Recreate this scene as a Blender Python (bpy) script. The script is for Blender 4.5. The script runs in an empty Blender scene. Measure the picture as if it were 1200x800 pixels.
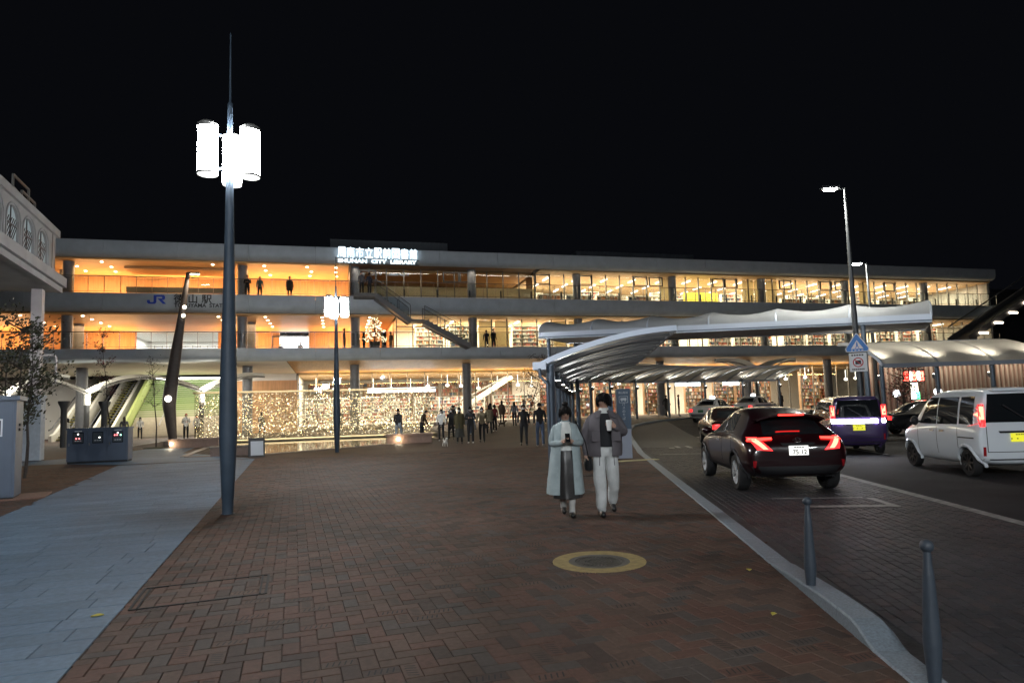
import bpy, bmesh, math, random
from mathutils import Vector, Matrix
from mathutils.bvhtree import BVHTree
R = math.radians
rnd = random.Random(7)
scene = bpy.context.scene
COL = scene.collection

# ---------------------------------------------------------------- camera
def set_camera():
    cam = bpy.data.cameras.new('camera')
    cam.sensor_width = 36.0
    cam.lens = 36.0 * 770.0 / 1200.0
    cam.shift_y = 0.01195
    cam.clip_start = 0.1
    cam.clip_end = 2000
    o = bpy.data.objects.new('camera', cam)
    COL.objects.link(o)
    yaw, pitch, roll = R(15.0), R(4.8), 0.030
    f = Vector((math.sin(yaw) * math.cos(pitch), math.cos(yaw) * math.cos(pitch), math.sin(pitch)))
    r0 = Vector((math.cos(yaw), -math.sin(yaw), 0))
    u0 = r0.cross(f)
    c, s = math.cos(roll), math.sin(roll)
    r = c * r0 - s * u0
    u = c * u0 + s * r0
    m = Matrix((r, u, -f)).transposed().to_4x4()
    m.translation = Vector((0, 0, 1.55))
    o.matrix_world = m
    scene.camera = o
set_camera()

# ---------------------------------------------------------------- world, exposure
world = bpy.data.worlds.new('World')
scene.world = world
world.use_nodes = True
wn = world.node_tree
for n in list(wn.nodes): wn.nodes.remove(n)
w_out = wn.nodes.new('ShaderNodeOutputWorld')
w_bg = wn.nodes.new('ShaderNodeBackground')
w_sky = wn.nodes.new('ShaderNodeTexSky')
w_sky.sky_type = 'NISHITA'
w_sky.sun_disc = False
w_sky.sun_elevation = R(-4.0)
w_sky.sun_rotation = R(200)
w_sky.altitude = 0
SKY_STRENGTH = 0.0006
w_add = wn.nodes.new('ShaderNodeMix')
w_add.data_type = 'RGBA'; w_add.blend_type = 'ADD'
w_add.inputs[0].default_value = 1.0
w_add.inputs[7].default_value = (2.0, 2.25, 3.1, 1)      # faint even city glow
wn.links.new(w_sky.outputs[0], w_add.inputs[6])
wn.links.new(w_add.outputs[2], w_bg.inputs[0])
w_bg.inputs[1].default_value = SKY_STRENGTH
wn.links.new(w_bg.outputs[0], w_out.inputs[0])

vs = scene.view_settings
vs.view_transform = 'Standard'
vs.look = 'None'
vs.exposure = 1.0
vs.gamma = 1.0
vs.use_curve_mapping = False
cy = scene.cycles
cy.use_denoising = True
try: cy.denoiser = 'OPENIMAGEDENOISE'
except Exception: pass
cy.max_bounces = 6
cy.diffuse_bounces = 3
cy.glossy_bounces = 3
cy.transparent_max_bounces = 12
cy.transmission_bounces = 3
cy.sample_clamp_indirect = 4.0
cy.caustics_reflective = False
cy.caustics_refractive = False
try: cy.use_light_tree = True
except Exception: pass

# ---------------------------------------------------------------- terrain height
def sm(t):
    t = min(1.0, max(0.0, t))
    return t * t * (3 - 2 * t)
def gz(x, y):
    return (0.15 + 0.45 * sm((x - 4) / 12.0)) * sm((y - 27) / 15.0)

# ---------------------------------------------------------------- materials
MATS = {}
def mat(name, col, rough=0.6, metal=0.0, emit=None, estr=0.0, noise=0.0, nscale=8.0, bump=0.0, bscale=60.0, spec=0.5, coat=0.0, trans=0.0, alpha=1.0, coords='Object', detail=3.0, sub=0.0, stain=0.0, sscale=0.6):
    if name in MATS: return MATS[name]
    m = bpy.data.materials.new(name)
    m.use_nodes = True
    nt = m.node_tree
    b = nt.nodes['Principled BSDF']
    b.inputs['Base Color'].default_value = (*col, 1)
    b.inputs['Roughness'].default_value = rough
    b.inputs['Metallic'].default_value = metal
    b.inputs['Specular IOR Level'].default_value = spec
    if coat: 
        b.inputs['Coat Weight'].default_value = coat
        b.inputs['Coat Roughness'].default_value = 0.05
    if emit:
        b.inputs['Emission Color'].default_value = (*emit, 1)
        b.inputs['Emission Strength'].default_value = estr
    if trans: b.inputs['Transmission Weight'].default_value = trans
    if alpha < 1: b.inputs['Alpha'].default_value = alpha
    if sub:
        b.inputs['Subsurface Weight'].default_value = sub
    if noise or bump:
        tc = nt.nodes.new('ShaderNodeTexCoord')
        geo = nt.nodes.new('ShaderNodeNewGeometry')
        src = geo.outputs['Position'] if coords == 'World' else tc.outputs['Object']
    if noise:
        nz = nt.nodes.new('ShaderNodeTexNoise')
        nz.inputs['Scale'].default_value = nscale
        nz.inputs['Detail'].default_value = detail
        nt.links.new(src, nz.inputs['Vector'])
        mr = nt.nodes.new('ShaderNodeMapRange')
        mr.inputs[1].default_value = 0.25; mr.inputs[2].default_value = 0.75
        mr.inputs[3].default_value = 1 - noise; mr.inputs[4].default_value = 1 + noise
        nt.links.new(nz.outputs[0], mr.inputs[0])
        val = mr.outputs[0]
        if stain:
            n3 = nt.nodes.new('ShaderNodeTexNoise'); n3.inputs['Scale'].default_value = sscale; n3.inputs['Detail'].default_value = 6; n3.inputs['Roughness'].default_value = 0.62
            nt.links.new(src, n3.inputs['Vector'])
            m3 = nt.nodes.new('ShaderNodeMapRange'); m3.inputs[1].default_value = 0.3; m3.inputs[2].default_value = 0.7; m3.inputs[3].default_value = 1 - stain; m3.inputs[4].default_value = 1 + stain * 0.7
            nt.links.new(n3.outputs[0], m3.inputs[0])
            mm = nt.nodes.new('ShaderNodeMath'); mm.operation = 'MULTIPLY'; nt.links.new(val, mm.inputs[0]); nt.links.new(m3.outputs[0], mm.inputs[1]); val = mm.outputs[0]
        mx = nt.nodes.new('ShaderNodeMix'); mx.data_type = 'RGBA'; mx.blend_type = 'MULTIPLY'
        mx.inputs[0].default_value = 1.0
        mx.inputs[6].default_value = (*col, 1)
        cb = nt.nodes.new('ShaderNodeCombineColor')
        for i in range(3): nt.links.new(val, cb.inputs[i])
        nt.links.new(cb.outputs[0], mx.inputs[7])
        nt.links.new(mx.outputs[2], b.inputs['Base Color'])
    if bump:
        n2 = nt.nodes.new('ShaderNodeTexNoise')
        n2.inputs['Scale'].default_value = bscale
        n2.inputs['Detail'].default_value = 4
        nt.links.new(src, n2.inputs['Vector'])
        bp = nt.nodes.new('ShaderNodeBump')
        bp.inputs['Strength'].default_value = bump
        bp.inputs['Distance'].default_value = 0.01
        nt.links.new(n2.outputs[0], bp.inputs['Height'])
        nt.links.new(bp.outputs[0], b.inputs['Normal'])
    MATS[name] = m
    return m

def glow(name, col, s):
    """A surface that gives off light."""
    if name in MATS: return MATS[name]
    m = bpy.data.materials.new(name); m.use_nodes = True
    nt = m.node_tree
    for n in list(nt.nodes): nt.nodes.remove(n)
    o = nt.nodes.new('ShaderNodeOutputMaterial'); e = nt.nodes.new('ShaderNodeEmission')
    e.inputs[0].default_value = (*col, 1); e.inputs[1].default_value = s
    nt.links.new(e.outputs[0], o.inputs[0])
    MATS[name] = m
    return m

def glassmat(name, tint, refl=0.08, clear=0.92, rough=0.02):
    """Thin clear pane: mostly transparent with a mirror sheen."""
    if name in MATS: return MATS[name]
    m = bpy.data.materials.new(name); m.use_nodes = True
    nt = m.node_tree
    for n in list(nt.nodes): nt.nodes.remove(n)
    o = nt.nodes.new('ShaderNodeOutputMaterial')
    t = nt.nodes.new('ShaderNodeBsdfTransparent'); t.inputs[0].default_value = (*[c * clear for c in tint], 1)
    g = nt.nodes.new('ShaderNodeBsdfGlossy'); g.inputs['Roughness'].default_value = rough
    mx = nt.nodes.new('ShaderNodeMixShader'); mx.inputs[0].default_value = refl
    nt.links.new(t.outputs[0], mx.inputs[1]); nt.links.new(g.outputs[0], mx.inputs[2])
    nt.links.new(mx.outputs[0], o.inputs[0])
    MATS[name] = m
    return m

def membrane(name, col, tr=0.45):
    """Roof fabric that lets some light through."""
    if name in MATS: return MATS[name]
    m = bpy.data.materials.new(name); m.use_nodes = True
    nt = m.node_tree
    for n in list(nt.nodes): nt.nodes.remove(n)
    o = nt.nodes.new('ShaderNodeOutputMaterial')
    d = nt.nodes.new('ShaderNodeBsdfDiffuse'); d.inputs[0].default_value = (*col, 1)
    t = nt.nodes.new('ShaderNodeBsdfTranslucent'); t.inputs[0].default_value = (*col, 1)
    tc = nt.nodes.new('ShaderNodeTexCoord')
    nz = nt.nodes.new('ShaderNodeTexNoise'); nz.inputs['Scale'].default_value = 1.5; nz.inputs['Detail'].default_value = 4
    nt.links.new(tc.outputs['Object'], nz.inputs['Vector'])
    mr = nt.nodes.new('ShaderNodeMapRange'); mr.inputs[3].default_value = 0.8; mr.inputs[4].default_value = 1.1
    nt.links.new(nz.outputs[0], mr.inputs[0])
    ml = nt.nodes.new('ShaderNodeMix'); ml.data_type = 'RGBA'; ml.blend_type = 'MULTIPLY'; ml.inputs[0].default_value = 1
    ml.inputs[6].default_value = (*col, 1); nt.links.new(mr.outputs[0], ml.inputs[7])
    nt.links.new(ml.outputs[2], d.inputs[0])
    mx = nt.nodes.new('ShaderNodeMixShader'); mx.inputs[0].default_value = tr
    nt.links.new(d.outputs[0], mx.inputs[1]); nt.links.new(t.outputs[0], mx.inputs[2])
    nt.links.new(mx.outputs[0], o.inputs[0])
    MATS[name] = m
    return m

# ---------------------------------------------------------------- mesh helpers
WLOC = {}       # world position of every object's origin (objects without rotation)
class MB:
    def __init__(s):
        s.v = []; s.f = []; s.m = []; s.mi = 0
    def add(s, vs_, fs):
        n = len(s.v)
        s.v.extend([tuple(v) for v in vs_])
        for f in fs:
            s.f.append(tuple(i + n for i in f)); s.m.append(s.mi)
        return s
    def box(s, c, d, rz=0.0):
        x, y, z = d[0] / 2, d[1] / 2, d[2] / 2
        cs, sn = math.cos(rz), math.sin(rz)
        p = []
        for dz in (-z, z):
            for dx, dy in ((-x, -y), (x, -y), (x, y), (-x, y)):
                p.append((c[0] + dx * cs - dy * sn, c[1] + dx * sn + dy * cs, c[2] + dz))
        return s.add(p, [(0, 3, 2, 1), (4, 5, 6, 7), (0, 1, 5, 4), (1, 2, 6, 5), (2, 3, 7, 6), (3, 0, 4, 7)])
    def bb(s, a, b):
        return s.box([(a[i] + b[i]) / 2 for i in range(3)], [abs(b[i] - a[i]) for i in range(3)])
    def bar(s, p, q, w, h=None, up=(0, 0, 1)):
        """rectangular bar from p to q"""
        h = h or w
        p, q = Vector(p), Vector(q)
        d = (q - p).normalized(); u = Vector(up)
        if abs(d.dot(u)) > 0.98: u = Vector((0, 1, 0))
        a = d.cross(u).normalized(); b = a.cross(d).normalized()
        vs_ = []
        for e in (p, q):
            for i, j in ((-1, -1), (1, -1), (1, 1), (-1, 1)):
                vs_.append(e + a * (i * w / 2) + b * (j * h / 2))
        return s.add(vs_, [(0, 1, 2, 3), (7, 6, 5, 4), (0, 4, 5, 1), (1, 5, 6, 2), (2, 6, 7, 3), (3, 7, 4, 0)])
    def tube(s, pts, rad, n=8, cap=True):
        pts = [Vector(p) for p in pts]
        if not isinstance(rad, (list, tuple)): rad = [rad] * len(pts)
        rings = []
        prev = None
        for i, p in enumerate(pts):
            d = (pts[min(i + 1, len(pts) - 1)] - pts[max(i - 1, 0)]).normalized()
            if prev is None:
                u = Vector((0, 0, 1)) if abs(d.z) < 0.9 else Vector((1, 0, 0))
                a = d.cross(u).normalized()
            else:
                a = (prev - d * prev.dot(d))
                a = a.normalized() if a.length > 1e-6 else d.orthogonal().normalized()
            prev = a
            b = d.cross(a)
            rings.append([p + (a * math.cos(t) + b * math.sin(t)) * rad[i] for t in [2 * math.pi * k / n for k in range(n)]])
        vs_ = [v for r in rings for v in r]; fs = []
        for i in range(len(rings) - 1):
            for k in range(n):
                fs.append((i * n + k, i * n + (k + 1) % n, (i + 1) * n + (k + 1) % n, (i + 1) * n + k))
        if cap:
            fs.append(tuple(range(n))[::-1]); fs.append(tuple((len(rings) - 1) * n + k for k in range(n)))
        return s.add(vs_, fs)
    def lathe(s, prof, c=(0, 0, 0), n=24):
        """prof = [(r, z)] bottom to top"""
        vs_ = []; fs = []
        for r, z in prof:
            for k in range(n):
                t = 2 * math.pi * k / n
                vs_.append((c[0] + r * math.cos(t), c[1] + r * math.sin(t), c[2] + z))
        for i in range(len(prof) - 1):
            for k in range(n):
                fs.append((i * n + k, i * n + (k + 1) % n, (i + 1) * n + (k + 1) % n, (i + 1) * n + k))
        if prof[0][0] > 1e-5: fs.append(tuple(range(n))[::-1])
        if prof[-1][0] > 1e-5: fs.append(tuple((len(prof) - 1) * n + k for k in range(n)))
        return s.add(vs_, fs)
    def sphere(s, c, r, n=12, m=8, sc=(1, 1, 1)):
        vs_ = [(c[0], c[1], c[2] - r * sc[2])]; fs = []
        for i in range(1, m):
            a = -math.pi / 2 + math.pi * i / m
            for k in range(n):
                t = 2 * math.pi * k / n
                vs_.append((c[0] + r * sc[0] * math.cos(a) * math.cos(t), c[1] + r * sc[1] * math.cos(a) * math.sin(t), c[2] + r * sc[2] * math.sin(a)))
        vs_.append((c[0], c[1], c[2] + r * sc[2]))
        for k in range(n): fs.append((0, 1 + (k + 1) % n, 1 + k))
        for i in range(m - 2):
            for k in range(n):
                a = 1 + i * n
                fs.append((a + k, a + (k + 1) % n, a + n + (k + 1) % n, a + n + k))
        L = len(vs_) - 1; a = 1 + (m - 2) * n
        for k in range(n): fs.append((a + k, a + (k + 1) % n, L))
        return s.add(vs_, fs)
    def prism(s, poly, z0, z1, axis='z'):
        """extrude a 2-D polygon; axis z: (x,y)->z, axis y: (x,z)->y, axis x: (y,z)->x"""
        n = len(poly)
        def P(a, b, h):
            return {'z': (a, b, h), 'y': (a, h, b), 'x': (h, a, b)}[axis]
        vs_ = [P(a, b, z0) for a, b in poly] + [P(a, b, z1) for a, b in poly]
        fs = [tuple(range(n))[::-1], tuple(range(n, 2 * n))]
        for k in range(n): fs.append((k, (k + 1) % n, n + (k + 1) % n, n + k))
        return s.add(vs_, fs)
    def grid(s, P, closed=False):
        """P = rows of points"""
        nr, nc = len(P), len(P[0]); fs = []
        for i in range(nr - 1):
            for k in range(nc - 1 + (1 if closed else 0)):
                fs.append((i * nc + k, i * nc + (k + 1) % nc, (i + 1) * nc + (k + 1) % nc, (i + 1) * nc + k))
        return s.add([p for r in P for p in r], fs)
    def mesh(s, name, mats, smooth=False, recalc=True, off=(0, 0, 0)):
        me = bpy.data.meshes.new(name)
        me.from_pydata([(v[0] - off[0], v[1] - off[1], v[2] - off[2]) for v in s.v], [], s.f)
        if not isinstance(mats, (list, tuple)): mats = [mats]
        for m in mats: me.materials.append(m)
        me.polygons.foreach_set('material_index', s.m)
        if recalc:
            bm = bmesh.new(); bm.from_mesh(me)
            bmesh.ops.recalc_face_normals(bm, faces=bm.faces)
            bm.to_mesh(me); bm.free()
        if smooth:
            me.polygons.foreach_set('use_smooth', [True] * len(me.polygons))
            try: me.set_sharp_from_angle(angle=R(40))
            except Exception: pass
        me.update()
        return me
    def build(s, name, mats, parent=None, smooth=False, local=False, recalc=True):
        """local: vertices are in the parent's space; else they are world coordinates and the parent has no rotation"""
        xs = [v[0] for v in s.v]; ys = [v[1] for v in s.v]; zs = [v[2] for v in s.v]
        c = Vector(((min(xs) + max(xs)) / 2, (min(ys) + max(ys)) / 2, min(zs)))
        me = s.mesh(name, mats, smooth, recalc, c)
        o = bpy.data.objects.new(name, me); COL.objects.link(o)
        if parent is not None:
            o.parent = parent
            if local:
                base = Vector((0, 0, 0)) if parent.type == 'EMPTY' else WLOC.get(parent.name, Vector((0, 0, 0)))
                o.location = c - base
            else:
                o.location = c - WLOC[parent.name]
        else:
            o.location = c
        WLOC[o.name] = c
        return o

def tag(o, label=None, cat=None, group=None, kind=None):
    if label: o['label'] = label
    if cat: o['category'] = cat
    if group: o['group'] = group
    if kind: o['kind'] = kind
    return o
def thing(name, label, cat, loc=(0, 0, 0), rz=0.0, group=None):
    o = bpy.data.objects.new(name, None); COL.objects.link(o)
    o.empty_display_size = 0.2
    o.location = loc; o.rotation_euler = (0, 0, rz)
    WLOC[o.name] = Vector(loc)
    return tag(o, label, cat, group)
def inst(name, me, parent, loc, rz=0.0, mats=None, sub_of=None):
    o = bpy.data.objects.new(name, me); COL.objects.link(o)
    o.parent = parent; o.location = loc; o.rotation_euler = (0, 0, rz)
    if mats:
        for i, m in enumerate(mats):
            o.material_slots[i].link = 'OBJECT'; o.material_slots[i].material = m
    return o
def dup(root, loc, rz=None, label=None, group=None):
    def cp(o, par):
        c = o.copy(); COL.objects.link(c); c.parent = par
        for ch in o.children: cp(ch, c)
        return c
    r = cp(root, None)
    r.location = loc
    WLOC[r.name] = Vector(loc)
    if rz is not None: r.rotation_euler = (0, 0, rz)
    if label: r['label'] = label
    if group: r['group'] = group
    return r
def arealight(name, loc, size, power, col, parent=None, rot=(0, 0, 0)):
    l = bpy.data.lights.new(name, 'AREA'); l.shape = 'RECTANGLE'
    l.size, l.size_y = size; l.energy = power; l.color = col
    o = bpy.data.objects.new(name, l); COL.objects.link(o)
    if parent is not None:
        o.parent = parent; o.location = Vector(loc) - WLOC[parent.name]
    else: o.location = loc
    o.rotation_euler = rot
    return o
def spot(name, loc, target, power, col, ang=80, size=0.06, parent=None, blend=0.6):
    l = bpy.data.lights.new(name, 'SPOT'); l.energy = power; l.color = col
    l.spot_size = R(ang); l.spot_blend = blend; l.shadow_soft_size = size
    o = bpy.data.objects.new(name, l); COL.objects.link(o)
    d = Vector(target) - Vector(loc)
    if parent is not None:
        o.parent = parent; o.location = Vector(loc) - WLOC[parent.name]
    else: o.location = loc
    o.rotation_euler = d.to_track_quat('-Z', 'Y').to_euler()
    return o
def point(name, loc, power, col, size=0.1, parent=None):
    l = bpy.data.lights.new(name, 'POINT'); l.energy = power; l.color = col; l.shadow_soft_size = size
    o = bpy.data.objects.new(name, l); COL.objects.link(o)
    if parent is not None:
        o.parent = parent; o.location = Vector(loc) - WLOC[parent.name]
    else: o.location = loc
    return o
def text_mesh(name, s, size, m, bold=0.0, ext=0.01, align='LEFT', vertical=False):
    """lettering as a mesh in the local XZ plane, facing -Y"""
    cu = bpy.data.curves.new(name, 'FONT')
    cu.body = s; cu.size = size; cu.extrude = ext; cu.offset = bold; cu.align_x = align
    cu.resolution_u = 3
    to = bpy.data.objects.new(name, cu); COL.objects.link(to)
    dg = bpy.context.evaluated_depsgraph_get(); dg.update()
    me = bpy.data.meshes.new_from_object(to.evaluated_get(dg))
    me.name = name
    COL.objects.unlink(to); bpy.data.objects.remove(to)
    me.transform(Matrix.Rotation(R(90), 4, 'X'))
    bm_ = bmesh.new(); bm_.from_mesh(me); bmesh.ops.remove_doubles(bm_, verts=bm_.verts, dist=1e-5); bm_.to_mesh(me); bm_.free()
    me.materials.clear(); me.materials.append(m)
    return me
# ================================================================ GROUND
M_asph = mat('asphalt', (0.026, 0.026, 0.028), 0.85, spec=0.12, noise=0.35, nscale=40, bump=0.6, bscale=250, coords='World', stain=0.35, sscale=0.8)
M_joint = mat('paver_joint', (0.045, 0.042, 0.04), 0.95)
BRICK = [mat('brick_red', (0.094, 0.051, 0.038), 0.75, spec=0.18, noise=0.22, nscale=25, bump=0.25, bscale=300, coords='World', stain=0.38),
         mat('brick_brown', (0.078, 0.050, 0.038), 0.75, spec=0.18, noise=0.22, nscale=25, bump=0.25, bscale=300, coords='World', stain=0.38),
         mat('brick_grey', (0.068, 0.055, 0.048), 0.75, spec=0.18, noise=0.2, nscale=25, bump=0.25, bscale=300, coords='World', stain=0.38),
         mat('brick_dark', (0.056, 0.038, 0.031), 0.75, spec=0.18, noise=0.2, nscale=25, bump=0.25, bscale=300, coords='World', stain=0.38),
         mat('brick_pale', (0.095, 0.060, 0.045), 0.75, spec=0.18, noise=0.2, nscale=25, bump=0.25, bscale=300, coords='World', stain=0.38)]
BR_W = [0.28, 0.30, 0.18, 0.12, 0.12]
M_slot = mat('drain_slot', (0.008, 0.008, 0.008), 0.9)
SLAB = [mat('granite_slab_%s' % n, c, 0.65, spec=0.25, noise=0.18, nscale=18, bump=0.2, bscale=400, coords='World', stain=0.22)
        for n, c in (('mid', (0.082, 0.135, 0.195)), ('dark', (0.073, 0.121, 0.176)), ('pale', (0.092, 0.148, 0.210)))]
SETT = [mat('sett_%s' % n, c, 0.6, spec=0.18, noise=0.3, nscale=30, bump=0.5, bscale=200, coords='World', stain=0.35)
        for n, c in (('mid', (0.036, 0.035, 0.039)), ('dark', (0.027, 0.027, 0.031)), ('warm', (0.043, 0.036, 0.037)))]
M_kerb = mat('kerb_granite', (0.15, 0.18, 0.21), 0.6, noise=0.3, nscale=60, bump=0.25, bscale=200, coords='World')
M_line = mat('road_paint', (0.17, 0.17, 0.165), 0.7, noise=0.5, nscale=9, coords='World')

def far_brick_mat():
    """pavement too far away to tell its pavers apart"""
    m = bpy.data.materials.new('far_paving'); m.use_nodes = True
    nt = m.node_tree; b = nt.nodes['Principled BSDF']
    geo = nt.nodes.new('ShaderNodeNewGeometry')
    bt = nt.nodes.new('ShaderNodeTexBrick')
    bt.inputs['Scale'].default_value = 1.0
    bt.inputs['Brick Width'].default_value = 0.23; bt.inputs['Row Height'].default_value = 0.115
    bt.inputs['Mortar Size'].default_value = 0.004
    bt.inputs['Color1'].default_value = (0.082, 0.050, 0.038, 1); bt.inputs['Color2'].default_value = (0.064, 0.045, 0.036, 1)
    bt.inputs['Mortar'].default_value = (0.03, 0.026, 0.024, 1)
    nt.links.new(geo.outputs['Position'], bt.inputs['Vector'])
    nz = nt.nodes.new('ShaderNodeTexNoise'); nz.inputs['Scale'].default_value = 0.6; nz.inputs['Detail'].default_value = 5
    nt.links.new(geo.outputs['Position'], nz.inputs['Vector'])
    mr = nt.nodes.new('ShaderNodeMapRange'); mr.inputs[1].default_value = 0.3; mr.inputs[2].default_value = 0.7
    mr.inputs[3].default_value = 0.8; mr.inputs[4].default_value = 1.15
    nt.links.new(nz.outputs[0], mr.inputs[0])
    ml = nt.nodes.new('ShaderNodeMix'); ml.data_type = 'RGBA'; ml.blend_type = 'MULTIPLY'; ml.inputs[0].default_value = 1
    nt.links.new(bt.outputs[0], ml.inputs[6]); nt.links.new(mr.outputs[0], ml.inputs[7])
    nt.links.new(ml.outputs[2], b.inputs['Base Color'])
    b.inputs['Roughness'].default_value = 0.7
    b.inputs['Specular IOR Level'].default_value = 0.18
    MATS['far_paving'] = m
    return m
M_farbrick = far_brick_mat()

# kerb line between plaza and carriageway (outer edge, road on the right)
KERB = [(1.40, -1.5), (3.24, 3.05), (5.32, 8.41), (9.73, 19.93), (13.8, 29.4), (15.4, 33.2), (17.0, 35.9), (18.6, 37.6), (21.0, 39.6), (23.6, 41.2), (27.5, 42.4), (34, 43.2), (48, 44.0), (80, 45.0)]
def kerb_x(y):
    for (x0, y0), (x1, y1) in zip(KERB, KERB[1:]):
        if y0 <= y <= y1: return x0 + (x1 - x0) * (y - y0) / (y1 - y0)
    return KERB[0][0] if y < KERB[0][1] else 1e9
def in_road(x, y): return y < 45 and x > kerb_x(y)
ROAD_DROP = 0.10

# one sheet to the horizon
b = MB(); b.add([(-700, -300, -0.34), (700, -300, -0.34), (700, 900, -0.34), (-700, 900, -0.34)], [(0, 1, 2, 3)])
ground = tag(b.build('ground', M_asph), kind='structure')

POOL = [(-5.9, 29.4), (-3.05, 28.75), (1.75, 31.9), (4.3, 34.2), (6.9, 38.0), (6.9, 46.0), (-10.6, 46.0), (-10.6, 37.2), (-6.2, 36.8)]
def in_poly(x, y, poly):
    c = False; n = len(poly)
    for i in range(n):
        x0, y0 = poly[i]; x1, y1 = poly[(i + 1) % n]
        if (y0 > y) != (y1 > y) and x < (x1 - x0) * (y - y0) / (y1 - y0) + x0: c = not c
    return c
# plaza sheet: strips in y, clipped to the kerb line on the right, with a hole for the pool
b = MB()
ys = [-14 + i for i in range(16)] + [2 + 1.0 * i for i in range(45)] + [47, 49, 52, 56, 60, 66, 74, 90]
def plaza_z(x, y): return gz(x, y) - (0.014 if y < 26.5 else 0.0)
xs0 = [-60 + 4 * i for i in range(8)] + [-28 + 1.0 * i for i in range(53)] + [26, 28, 30, 33, 36, 40, 45, 50, 58, 70, 90]
for y0, y1 in zip(ys, ys[1:]):
    for x0, x1 in zip(xs0, xs0[1:]):
        def lim(x, y): return min(x, kerb_x(y) - 0.05) if y < 45 else x
        q = [(lim(x0, y0), y0), (lim(x1, y0), y0), (lim(x1, y1), y1), (lim(x0, y1), y1)]
        if q[1][0] - q[0][0] < 1e-4 and q[2][0] - q[3][0] < 1e-4: continue
        b.add([(x, y, plaza_z(x, y)) for x, y in q], [(0, 1, 2, 3)])
bm = bmesh.new()
me = b.mesh('plaza', [M_farbrick])
bm.from_mesh(me)
bmesh.ops.remove_doubles(bm, verts=bm.verts, dist=0.0005)
# cut out the pool
for i in range(len(POOL)):
    a, c = Vector((*POOL[i], 0)), Vector((*POOL[(i + 1) % len(POOL)], 0))
    n = (c - a).cross(Vector((0, 0, 1))).normalized()
    fs = [f for f in bm.faces if -12 < f.calc_center_median().x < 9 and 27 < f.calc_center_median().y < 48]
    geom = fs + list({e for f in fs for e in f.edges}) + list({v for f in fs for v in f.verts})
    bmesh.ops.bisect_plane(bm, geom=geom, plane_co=a, plane_no=n)
bmesh.ops.delete(bm, geom=[f for f in bm.faces if in_poly(f.calc_center_median().x, f.calc_center_median().y, POOL)], context='FACES')
bm.to_mesh(me); bm.free()
plaza = bpy.data.objects.new('plaza', me); COL.objects.link(plaza); WLOC['plaza'] = Vector((0, 0, 0))
plaza.location = (0, 0, 0)
tag(plaza, kind='structure')

# ---- granite slab path and brick pavers
HEAD = R(3.5)                                  # paving runs 3.5 degrees left of +Y
PR0 = (-1.34, 0.0)                             # right edge of the grey path
def path_right(y): return -1.34 - 0.0614 * y
def path_left(y): return -3.55 - 0.148 * y
def zone(x, y):
    if in_road(x + 0.10, y): return None
    if y > 25.9 or y < 1.2: return None
    if path_left(y) + 0.06 < x < path_right(y) - 0.06: return 'slab'
    return 'brick'
cs, sn = math.cos(HEAD), math.sin(HEAD)
def pw(u, v): return (PR0[0] + u * cs - v * sn, PR0[1] + u * sn + v * cs)
CAMF = (math.sin(R(15)), math.cos(R(15)))
def visible(x, y):
    d = x * CAMF[0] + y * CAMF[1]
    if d < 2.6: return False
    s_ = x * CAMF[1] - y * CAMF[0]
    return abs(s_) / d < 0.86
BL, BW, GAP, BT = 0.23, 0.115, 0.004, 0.016
MANHOLE = (2.54, 6.33)
def piece_box(lx, ly, t=BT, bev=0.004):
    """paver with a chamfered top edge, five sides, top at z = 0"""
    x, y = lx / 2, ly / 2
    b = MB()
    lo = [(-x, -y, -t), (x, -y, -t), (x, y, -t), (-x, y, -t)]
    mi = [(-x, -y, -bev), (x, -y, -bev), (x, y, -bev), (-x, y, -bev)]
    hi = [(-x + bev, -y + bev, 0), (x - bev, -y + bev, 0), (x - bev, y - bev, 0), (-x + bev, y - bev, 0)]
    b.add(lo + mi + hi, [(8, 9, 10, 11)] + [(i, (i + 1) % 4, 4 + (i + 1) % 4, 4 + i) for i in range(4)] + [(4 + i, 4 + (i + 1) % 4, 8 + (i + 1) % 4, 8 + i) for i in range(4)])
    return b
def slots(b, lx):
    b.mi = 1
    for k in range(5):
        cx = -lx * 0.32 + lx * 0.16 * k
        b.add([(cx - 0.014, -0.034, 0.0006), (cx - 0.004, -0.034, 0.0006), (cx + 0.014, 0.034, 0.0006), (cx + 0.004, 0.034, 0.0006)], [(0, 1, 2, 3)])
    b.mi = 0
    return b
me_brick = piece_box(BL - GAP, BW - GAP).mesh('brick', [BRICK[0]])
me_brick_s = slots(piece_box(BL - GAP, BW - GAP), BL).mesh('brick', [BRICK[0], M_slot], recalc=False)
cand = []
N = int(30 / BW)
for iu in range(-int(16 / BW), int(13 / BW)):
    for iv in range(int(1.0 / BW), int(27 / BW)):
        k = (iu - iv) % 4
        if k == 0: u, v, rot = (iu + 1) * BW, (iv + 0.5) * BW, 0
        elif k == 3: u, v, rot = (iu + 0.5) * BW, (iv + 1) * BW, 1
        else: continue
        x, y = pw(u, v)
        if not visible(x, y): continue
        if zone(x, y) != 'brick': continue
        if abs(x - path_right(y)) < 0.07 or abs(x - path_left(y)) < 0.07: pass
        if math.hypot(x - MANHOLE[0], y - MANHOLE[1]) < 0.40: continue
        cand.append((math.hypot(x, y), x, y, rot))
cand.sort()
rb = random.Random(3)
def pick(r, w):
    t = r.random(); a = 0
    for i, p in enumerate(w):
        a += p
        if t < a: return i
    return 0
stuff = MB()
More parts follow.
